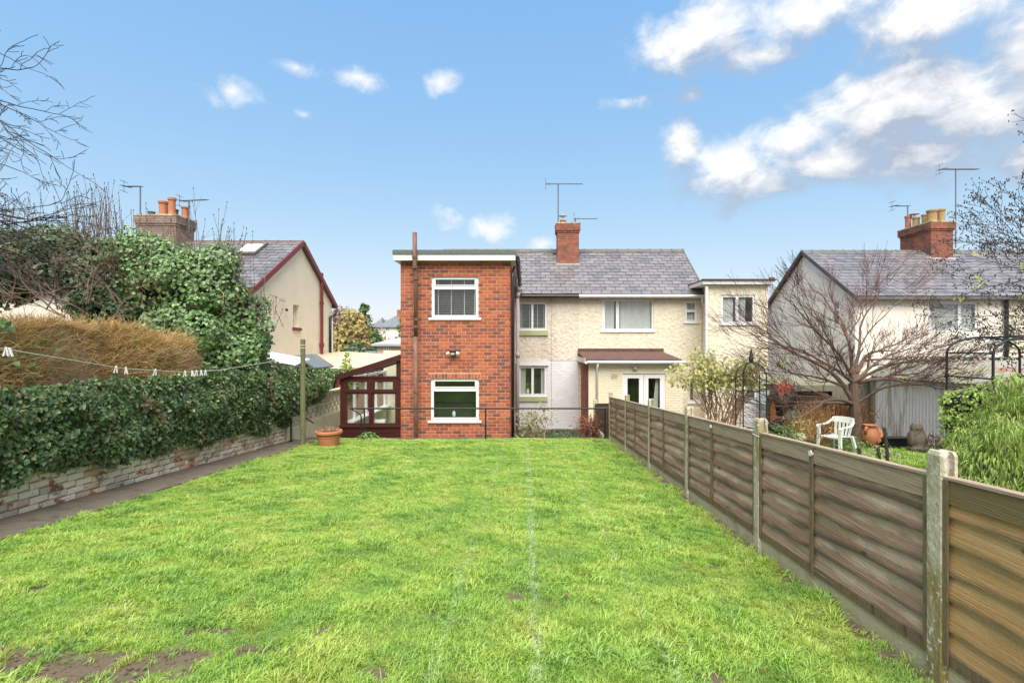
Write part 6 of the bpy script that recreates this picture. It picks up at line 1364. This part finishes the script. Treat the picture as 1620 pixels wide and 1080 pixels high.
for i, (x, yt, yb, lb) in enumerate(((1405, 676, 752, 'tallest blackened stake standing in the neighbour\'s lawn'), (1392, 708, 748, 'short blackened stump in front of the terracotta jar'), (1363, 708, 742, 'thin leaning black stump right of the plastic chair'))):
    b = P(x, yb, 9.7); tp_ = P(x + random.uniform(-6, -1), yt, 9.7); t = thing('garden_stake', lb, 'stake', b, 'blackened stakes in the neighbour\'s lawn')
    mb = MB(); mb.tube([b + Vector((0, 0, -.15)), b, b.lerp(tp_, .5) + Vector((.02, 0, 0)), tp_], [.035, .035, .03, .03], 7); mb.build('stem', m_twigdark, t)
    mb = MB()
    for _ in range(40): q = b.lerp(tp_, random.random()); mb.blob(q + Vector((random.gauss(0, .03), random.gauss(0, .03), 0)), .014, .014, .02, 4, 3)
    mb.build('bark_flakes', m_twigdark, t, kind='stuff')
def bag(name, lb, px_, Z, rx, rzz, mat, seed):
    q = P(px_[0], px_[1], Z); t = thing(name, lb, 'bag', q, None); mb = MB(); mb.blob(q + Vector((0, 0, rzz)), rx, rx * .8, rzz, 20, 14, .35, 2.2 + seed * .3); mb.tube([q + Vector((0, 0, rzz * 1.8)), q + Vector((.02, 0, rzz * 2.1)), q + Vector((.0, 0, rzz * 2.3))], [.09, .03, .07], 8); mb.build('sack', mat, t, smooth=True)
bag('rubbish_sack', 'tall glossy black rubbish sack against the dark shed', (1241, 684), 12.9, .42, .58, m_bag, 1)
bag('garden_sack', 'grey-green tied sack in front of the black one', (1256, 676), 12.5, .22, .22, m_bagg, 2)
bag('small_sack', 'small crumpled black sack low beside the orange slide', (1228, 684), 12.2, .2, .14, m_bag, 4)
fq = P(1240, 622, 12.3); ft_ = thing('coral_windmill', 'coral pink fabric garden windmill above the black sack', 'windmill', fq)
for k in range(5):
    a = k * 1.2566 + .4; c = fq + Vector((math.cos(a) * .11, -.02, .12 + math.sin(a) * .09)); MB().prism([c + Vector((math.cos(a + b_) * r * .75, 0, math.sin(a + b_) * r * .7)) for b_, r in ((0, .16), (.9, .13), (2.2, .12), (3.14, .10), (4.2, .11), (5.4, .13))], (0, .02, 0)).build('petal', m_coral, ft_)
MB().tube([fq + Vector((0, .02, .1)), fq + Vector((0, .02, -.75))], .012, 6).build('stem', m_twigdark, ft_)
oq = P(1224, 682, 12.6); MB().prism([oq + Vector(v) for v in ((-.06, 0, 0), (.08, 0, 0), (.06, 0, .5), (.0, 0, .72), (-.07, 0, .58))], (0, .05, 0)).build('orange_slide', m_orange, label='upright orange plastic board leaning beside the sacks', cat='board')
bq = P(1207, 690, 14.0); bl = thing('blue_door', 'old pale blue boarded door propped beside the iron obelisk', 'door', bq)
for i in range(3): MB().box(bq.x - .17 + i * .12, bq.x - .055 + i * .12, 14.0, 14.03, bq.z - .1, bq.z + 1.28).build('plank', m_paleblue, bl)
def fern(name, lb, px_, Z, h, w, n, mat):
    q = P(*px_, Z); t = thing(name, lb, 'plant', q); b = np.array([[q.x + random.gauss(0, w), q.y + random.gauss(0, w * .6), q.z + random.uniform(-.1, h * .5)] for _ in range(n)])
    stems('frond', b, np.array([[random.gauss(0, .35), random.gauss(0, .3), 1] for _ in range(n)]), rs.uniform(h * .3, h * .75, n), .007, mat, t, bend=.35, kind='stuff')
    leaves('foliage', b[:n // 2] + np.array([0, 0, h * .4]), [(0, -.5, .5)] * (n // 2), .06, mat, t, shape='oval', kind='stuff')
fern('dry_fern', 'orange dried bracken clump beside the black sacks', (1286, 700), 12.2, 1.0, .22, 520, m_orleaf)
fern('dry_grass_clump', 'buff dried grass clump left of the plastic chair', (1272, 712), 11.8, .8, .2, 380, m_gold)
fern('russet_hedge_plant', 'russet leafy clump behind the plastic chair', (1325, 690), 13.2, 1.0, .38, 900, m_redleaf)
fern('bare_stalk_patch', 'patch of dry russet stalks along the corrugated wall', (1490, 712), 11.4, .4, .22, 140, m_redtwig)
small_plant('leafy_undergrowth', tuple(P(1345, 715, 11.8)), .5, 420, .06, m_gleaf, 'low green undergrowth around the foot of the bare tree', stem=False)
small_plant('pale_undergrowth', tuple(P(1395, 728, 11.0)), .45, 320, .05, m_palegrn, 'pale green low plants between stakes and terracotta jar', stem=False)
small_plant('edge_plants', tuple(P(1240, 690, 11.5)), .4, 320, .05, m_gleaf, 'scruffy low plants below the black sacks', stem=False)
for i, (x, y_, r, mt) in enumerate(((1247, 688, .1, m_stone), (1265, 690, .13, m_creamold), (1232, 692, .09, m_stone), (1282, 694, .1, m_stone))): MB().blob(P(x, y_, 11.6), r, r, r * .7, 12, 8, .4, 4).build('rockery_stone', mt, label=['small grey stone left of the pale rockery stone', 'largest pale rockery stone below the grey sack', 'dark stone at the left end of the rockery', 'grey stone at the right end of the rockery'][i], cat='stone', group='rockery stones behind the fence')

# iron obelisk
ob = thing('garden_obelisk', 'black iron garden obelisk with round arched top and spike finial', 'plant support', (4.48, 10.0, rz(4.5, 10) - .02)); gz = rz(4.5, 10)
def hoop(cx, cy, r, ang, z0, zs, rad=.011):
    pts = [Vector((cx - r * math.cos(ang), cy - r * math.sin(ang), z0)), Vector((cx - r * math.cos(ang), cy - r * math.sin(ang), zs))]
    for i in range(1, 12): a = math.pi * i / 12; pts.append(Vector((cx - r * math.cos(a) * math.cos(ang), cy - r * math.cos(a) * math.sin(ang), zs + r * math.sin(a))))
    pts += [Vector((cx + r * math.cos(ang), cy + r * math.sin(ang), zs)), Vector((cx + r * math.cos(ang), cy + r * math.sin(ang), z0))]
    return pts
ZS = 3.3 - (598 - 545) / 80
for a in (R(4), R(94)): MB().tube(hoop(4.48, 10.0, .315, a, gz, ZS), .0125, 6).build('hoop', m_black, ob)
for z in (2.38, 1.65): MB().tube([(4.48 + .315 * math.cos(R(4 + 90 * k)), 10 + .315 * math.sin(R(4 + 90 * k)), z) for k in (0, 2)], .009, 5).tube([(4.48 + .315 * math.cos(R(4 + 90 * k)), 10 + .315 * math.sin(R(4 + 90 * k)), z) for k in (1, 3)], .009, 5).build('ring', m_black, ob)
MB().tube([(4.48, 10, ZS + .30), (4.48, 10, ZS + .36), (4.48, 10, ZS + .38), (4.48, 10, ZS + .60)], [.035, .04, .05, .004], 10).build('finial', m_black, ob)

# rose arch
ar = thing('rose_arch', 'black tubular metal rose arch standing by the corrugated shed', 'garden arch', (7.8, 8.2, .95))
AX0, AX1, AYf, AYn, ZA = 7.18, 8.42, 8.6, 7.75, 3.165
for yy in (AYf, AYn):
    pts = [(AX0, yy, 1.0), (AX0, yy, ZA)] + [(AX0 + (AX1 - AX0) * (1 - math.cos(math.pi * i / 12)) / 2, yy, ZA + .26 * math.sin(math.pi * i / 12)) for i in range(1, 12)] + [(AX1, yy, ZA), (AX1, yy, 1.0)]
    MB().tube(pts, .019, 8).build('hoop', m_black, ar)
mb = MB()
for X in (AX0, AX1):
    for z in (ZA, 2.77, 2.2, 1.6): mb.tube([(X, AYn, z), (X, AYf, z)], .013, 6)
mb.tube([(7.8, AYn, ZA + .26), (7.8, AYf, ZA + .26)], .013, 6); mb.build('crossbar', m_black, ar)
mb = MB()
for X in (AX0, AX1):
    for z in (2.74,): 
        for yy in (AYn, AYf): mb.tube([(X, yy, z), (X, yy, z + .07)], .028, 8)
mb.build('joint', m_black, ar)

# corrugated shed
sh = thing('corrugated_shed', 'long low shed with white corrugated walls and mossy corrugated roof', 'shed', (11.6, 12.5, .3))
A = Vector((10.3, 15.0, 2.40)); Bq = Vector((10.75, 8.6, 2.40)); D = Vector((11.75, 16.2, 2.83))
Bk = Vector((13.2, 8.8, 3.0)); Dk = D
def corr(p00, p01, p10, p11, n, amp, nrm, name, mat, parent, th=.01):
    "sheet from edge p00-p01 to edge p10-p11 with ridges across n waves"
    mb = MB(); k = n * 4; nrm = Vector(nrm)
    for i in range(k + 1):
        t = i / k; o = nrm * amp * math.sin(i / 4 * 2 * math.pi)
        mb.V += [tuple(p00.lerp(p01, t) + o), tuple(p10.lerp(p11, t) + o)]
    mb.F = [(2 * i, 2 * i + 2, 2 * i + 3, 2 * i + 1) for i in range(k)]
    return mb.build(name, mat, parent, smooth=True)
corr(Vector((10.3, 15, .2)), Vector((10.75, 8.6, .2)), A, Bq, 62, .014, (-1, 0, 0), 'wall', m_corr, sh)
corr(Vector((10.3, 15, .2)), Vector((11.75, 16.2, .2)), A, D, 16, .014, (-.6, .7, 0), 'side_wall', m_corr, sh)
n = (Bq - A).cross(D - A).normalized(); n = -n if n.z < 0 else n
dirn = (A - Bq).normalized()
corr(A + Vector((-.14, .1, -.02)), Bq + Vector((-.14, 0, -.02)), D + Vector((.2, .1, .05)), Bk, 46, .022, n, 'roof', m_asb, sh)
MB().bar(D + Vector((.2, .1, .08)), Bk + Vector((0, 0, .03)), .2, .04).build('ridge_flashing', m_greypipe, sh)
MB().bar((10.32, 14.9, .2), (10.25, 14.9, 2.35), .1, .1).build('corner_post', m_gwood, sh)
# wooden fence and low shed behind the tree
wf_ = thing('board_fence', 'greenish vertical board fence behind the bare tree', 'fence', (9.6, 15, .2))
for i in range(10): x = 9.25 + i * .125; MB().box(x, x + .118, 15.2 + random.uniform(-.005, .005), 15.225, .2, 2.0 + i * .035 + random.uniform(-.015, .015)).build('board', m_gwood, wf_)
ls = thing('low_wooden_shed', 'low dark wooden shed with flat roof behind the black sacks', 'shed', (8.6, 15.3, .2))
w_ = MB().box(7.75, 9.95, 15.42, 16.6, .2, 2.02).build('wall', m_dwood, ls)
for i in range(17): x = 7.76 + i * .128; MB().box(x, x + .122, 15.40, 15.418, .2, 1.90).build('board', m_dwood, w_)
MB().prism([(7.65, 15.25, 2.02), (7.65, 16.7, 2.2), (7.65, 16.7, 2.26), (7.65, 15.25, 2.08)], (2.5, 0, 0)).build('roof', m_gwood, ls)
MB().box(7.62, 10.17, 15.2, 15.245, 1.90, 2.07).build('fascia', m_gwood, ls)

# conifers at the right edge, near
cy = thing('weeping_lime_shrub', 'bright lime-green weeping shrub of narrow drooping leaves right behind the fence', 'shrub', (5.4, 5.2, 1.2))
B3 = pb([(1600, 720, 5.2, .50), (1650, 690, 5.4, .55), (1560, 745, 5.0, .34), (1585, 760, 4.8, .42), (1640, 760, 4.8, .5), (1545, 710, 5.3, .27), (1700, 720, 5.4, .6), (1535, 760, 5.0, .28), (1575, 665, 5.6, .22), (1615, 655, 5.6, .28), (1555, 800, 4.8, .4), (1620, 830, 4.6, .5)])
p, d = shell_points(B3, 48000, sub=11, subr=.34); d[:, 2] *= .4
leaves('foliage', p, d + np.array([-.2, -.5, .1]), .058, m_lime, cy, shape='narrow', droop=2.4, svar=.5, kind='stuff')
cr = MB()
for c, r in B3: cr.blob(c, r * .55, r * .55, r * .58, 12, 8, .35, 3)
cr.build('dark_core', M('shaded_inner_leaf', [(.03, .05, .012), (.05, .08, .02)], .9, 8, 6, .8, 30), cy, smooth=True)
MB().tube([(5.4, 5.2, 1.0), (5.4, 5.2, 1.8)], .05, 6).build('trunk', m_twig, cy)
B4 = pb([(1530, 645, 8.2, .36), (1555, 635, 8.0, .30), (1520, 670, 8.3, .32), (1545, 675, 8.1, .34), (1510, 640, 8.4, .22), (1575, 655, 8.0, .35), (1600, 650, 8.1, .4)])
pr = thing('golden_privet', 'rounded yellow-green privet bush growing through the rose arch', 'shrub', (7.1, 8.1, 1.0))
p, d = shell_points(B4, 6500, sub=8, subr=.36); leaves('foliage', p, d + np.array([-.2, -.4, .5]), .05, m_lime, pr, shape='oval', kind='stuff')
cr = MB()
for c, r in B4: cr.blob(c, r * .7, r * .7, r * .7, 12, 8, .35, 3)
cr.tube([(7.1, 8.1, .9), (7.1, 8.1, 2.2)], .04, 6); cr.build('trunk', m_core, pr, smooth=True)  # stem plus dark blobs that hold the bush's inner shade in their colour

# ------------------------------------------------------------------ far background, seen left of the brick extension
def far_tree(lb, c, h, r, n, size, mat, conic=False, name='pine_tree', tm=m_twig):
    t = thing(name, lb, 'tree', c, 'trees between the far houses'); c = Vector(c); MB().tube([c, c + Vector((0, 0, h * .7))], [r * .12, r * .04], 6).build('trunk', tm, t); bl = []
    k = 7
    for i in range(k):
        f = i / (k - 1); rr = r * ((1 - f) * .9 + .12 if conic else math.sin(.5 + f * 2.2) * .9)
        for j_ in range(3): a = random.uniform(0, 6.28); bl.append(((c.x + math.cos(a) * rr * .5, c.y + math.sin(a) * rr * .5, c.z + h * (.16 + .76 * f)), max(.15 * r, rr * .6)))
    p, d = shell_points(bl, n, sub=4, subr=.4, lo=.2); leaves('foliage', p, d + np.array([0, -.3, .4]), size, mat, t, shape='kite', svar=.5, kind='stuff')
def PG(x, Z, z=None): return ((x - 830) / 800 * Z, Z, .1 if z is None else z)
random.seed(3)
far_tree('dark green conifer rising above the far conservatory roof', PG(578, 46), 7.1, 2.3, 9000, .34, m_far_tree, True)
far_tree('yellowing tree in front of the far conifer', PG(556, 42), 6.2, 1.9, 7000, .28, m_far_gold, False, 'autumn_tree')
far_tree('dark conifer half hidden by the brick extension', PG(640, 60), 7.9, 2.2, 5000, .4, m_far_tree, True)
far_tree('brown bare tree beside the gabled house downpipe', PG(532, 45), 6.8, 1.9, 4200, .22, m_far_brown, False, 'bare_tree')
far_tree('greyish bare tree between conifer and white houses', PG(600, 48), 5.0, 1.6, 3600, .2, m_far_brown, False, 'bare_tree')
far_tree('low dark evergreen behind the blue summerhouse', PG(572, 38), 3.4, 1.6, 3500, .25, m_ivyd, False, 'evergreen_tree')
far_tree('brown woodland tree on the skyline left of the conifer', PG(545, 85), 9.3, 4.0, 4000, .5, m_far_brown, False, 'bare_tree')
far_tree('round bright yellow-green bush above the conservatory gutter', (-5.8, 16.5, 1.6), 1.5, .45, 2200, .08, m_lime, True, 'golden_conifer')
def far_house(lb, x0, x1, Z, ye, yr, wallm, hip=0, wins=(), zb=.1, name='far_house', chm=None, depth=7, roofm=None):
    X0, X1 = (x0 - 830) / 800 * Z, (x1 - 830) / 800 * Z; ze = CAMZ - (ye - 545) / 800 * Z; zr = CAMZ - (yr - 545) / 800 * (Z + depth / 2)
    t = thing(name, lb, 'house', ((X0 + X1) / 2, Z, zb)); MB().box(X0, X1, Z, Z + depth, zb, ze).build('wall', wallm, t); h = hip
    MB().add([(X0 - .3, Z - .3, ze), (X1 + .3, Z - .3, ze), (X1 + .3, Z + depth + .3, ze), (X0 - .3, Z + depth + .3, ze), (X0 + h, Z + depth / 2, zr), (X1 - h, Z + depth / 2, zr), (X0 - .3, Z - .3, ze - .12), (X1 + .3, Z - .3, ze - .12), (X1 + .3, Z + depth + .3, ze - .12), (X0 - .3, Z + depth + .3, ze - .12)],
             [(0, 1, 5, 4), (1, 2, 5), (2, 3, 4, 5), (3, 0, 4), (0, 6, 7, 1), (1, 7, 8, 2), (2, 8, 9, 3), (3, 9, 6, 0), (6, 9, 8, 7)]).build('roof', roofm or m_greyroof, t)
    for (a, b, c, d) in wins:
        A0, A1 = (a - 830) / 800 * Z, (b - 830) / 800 * Z; z1, z0 = CAMZ - (c - 545) / 800 * Z, CAMZ - (d - 545) / 800 * Z
        f = MB().plate(A0, A1, z0, z1, [(A0 + .08, (A0 + A1) / 2 - .04, z0 + .08, z1 - .08), ((A0 + A1) / 2 + .04, A1 - .08, z0 + .08, z1 - .08)], .1, fY(Z - .06)).build('window', m_whitepaint, t); MB().box(A0 + .05, A1 - .05, Z - .03, Z - .01, z0 + .05, z1 - .05).build('pane', m_room, f)
    if chm: X = (chm - 830) / 800 * Z; MB().box(X - .5, X + .5, Z + depth / 2 - .4, Z + depth / 2 + .4, zr - .5, zr + 1.0).build('chimney', m_oldbrick, t)
far_house('pink rendered bungalow with pale hipped roof beside the brick extension', 597, 680, 30, 544, 524, m_pink, 2.2, [(607, 616, 548, 560)], depth=7, roofm=M('pale_slate', [(.34, .34, .38), (.42, .42, .45)], .6, 1))
far_house('white two-storey house with grey roof on the far rise', 600, 652, 78, 517, 500, m_whitewall, 1.5, [(610, 616, 518, 523), (628, 634, 518, 523)], chm=625, name='far_house')
far_house('far white house left of the one with the chimney', 588, 604, 88, 517, 502, m_whitewall, 1.0, [(593, 597, 520, 525)])
far_house('distant white house glimpsed behind bare trees', 520, 538, 95, 515, 505, m_whitewall, 1.0, [(524, 528, 517, 521)])
far_house('blue-grey timber summerhouse with windows below the conifer', 568, 592, 34, 560, 555, m_paleblue, .3, [(572, 577, 561, 566), (579, 584, 561, 566), (586, 590, 561, 566)], depth=2.5, name='summerhouse')
# a belt of far trees that reads as one mass, all round the middle distance
bl = []
for i in range(240):
    a = random.uniform(-1.35, 1.35); D_ = random.uniform(120, 170); x, y = math.sin(a) * D_, math.cos(a) * D_; r = random.uniform(2.5, 4.5); bl.append(((x, y, far_h(x, y) + r * random.uniform(.5, 1.0)), r))
p, d = shell_points(bl, 26000, sub=1, subr=.5, lo=.5); leaves('far_woods', p, d + np.array([0, -.2, .4]), .95, m_far_brown, None, shape='kite', kind='stuff', label='distant belt of brown and grey-green winter trees on the rise', cat='woods')
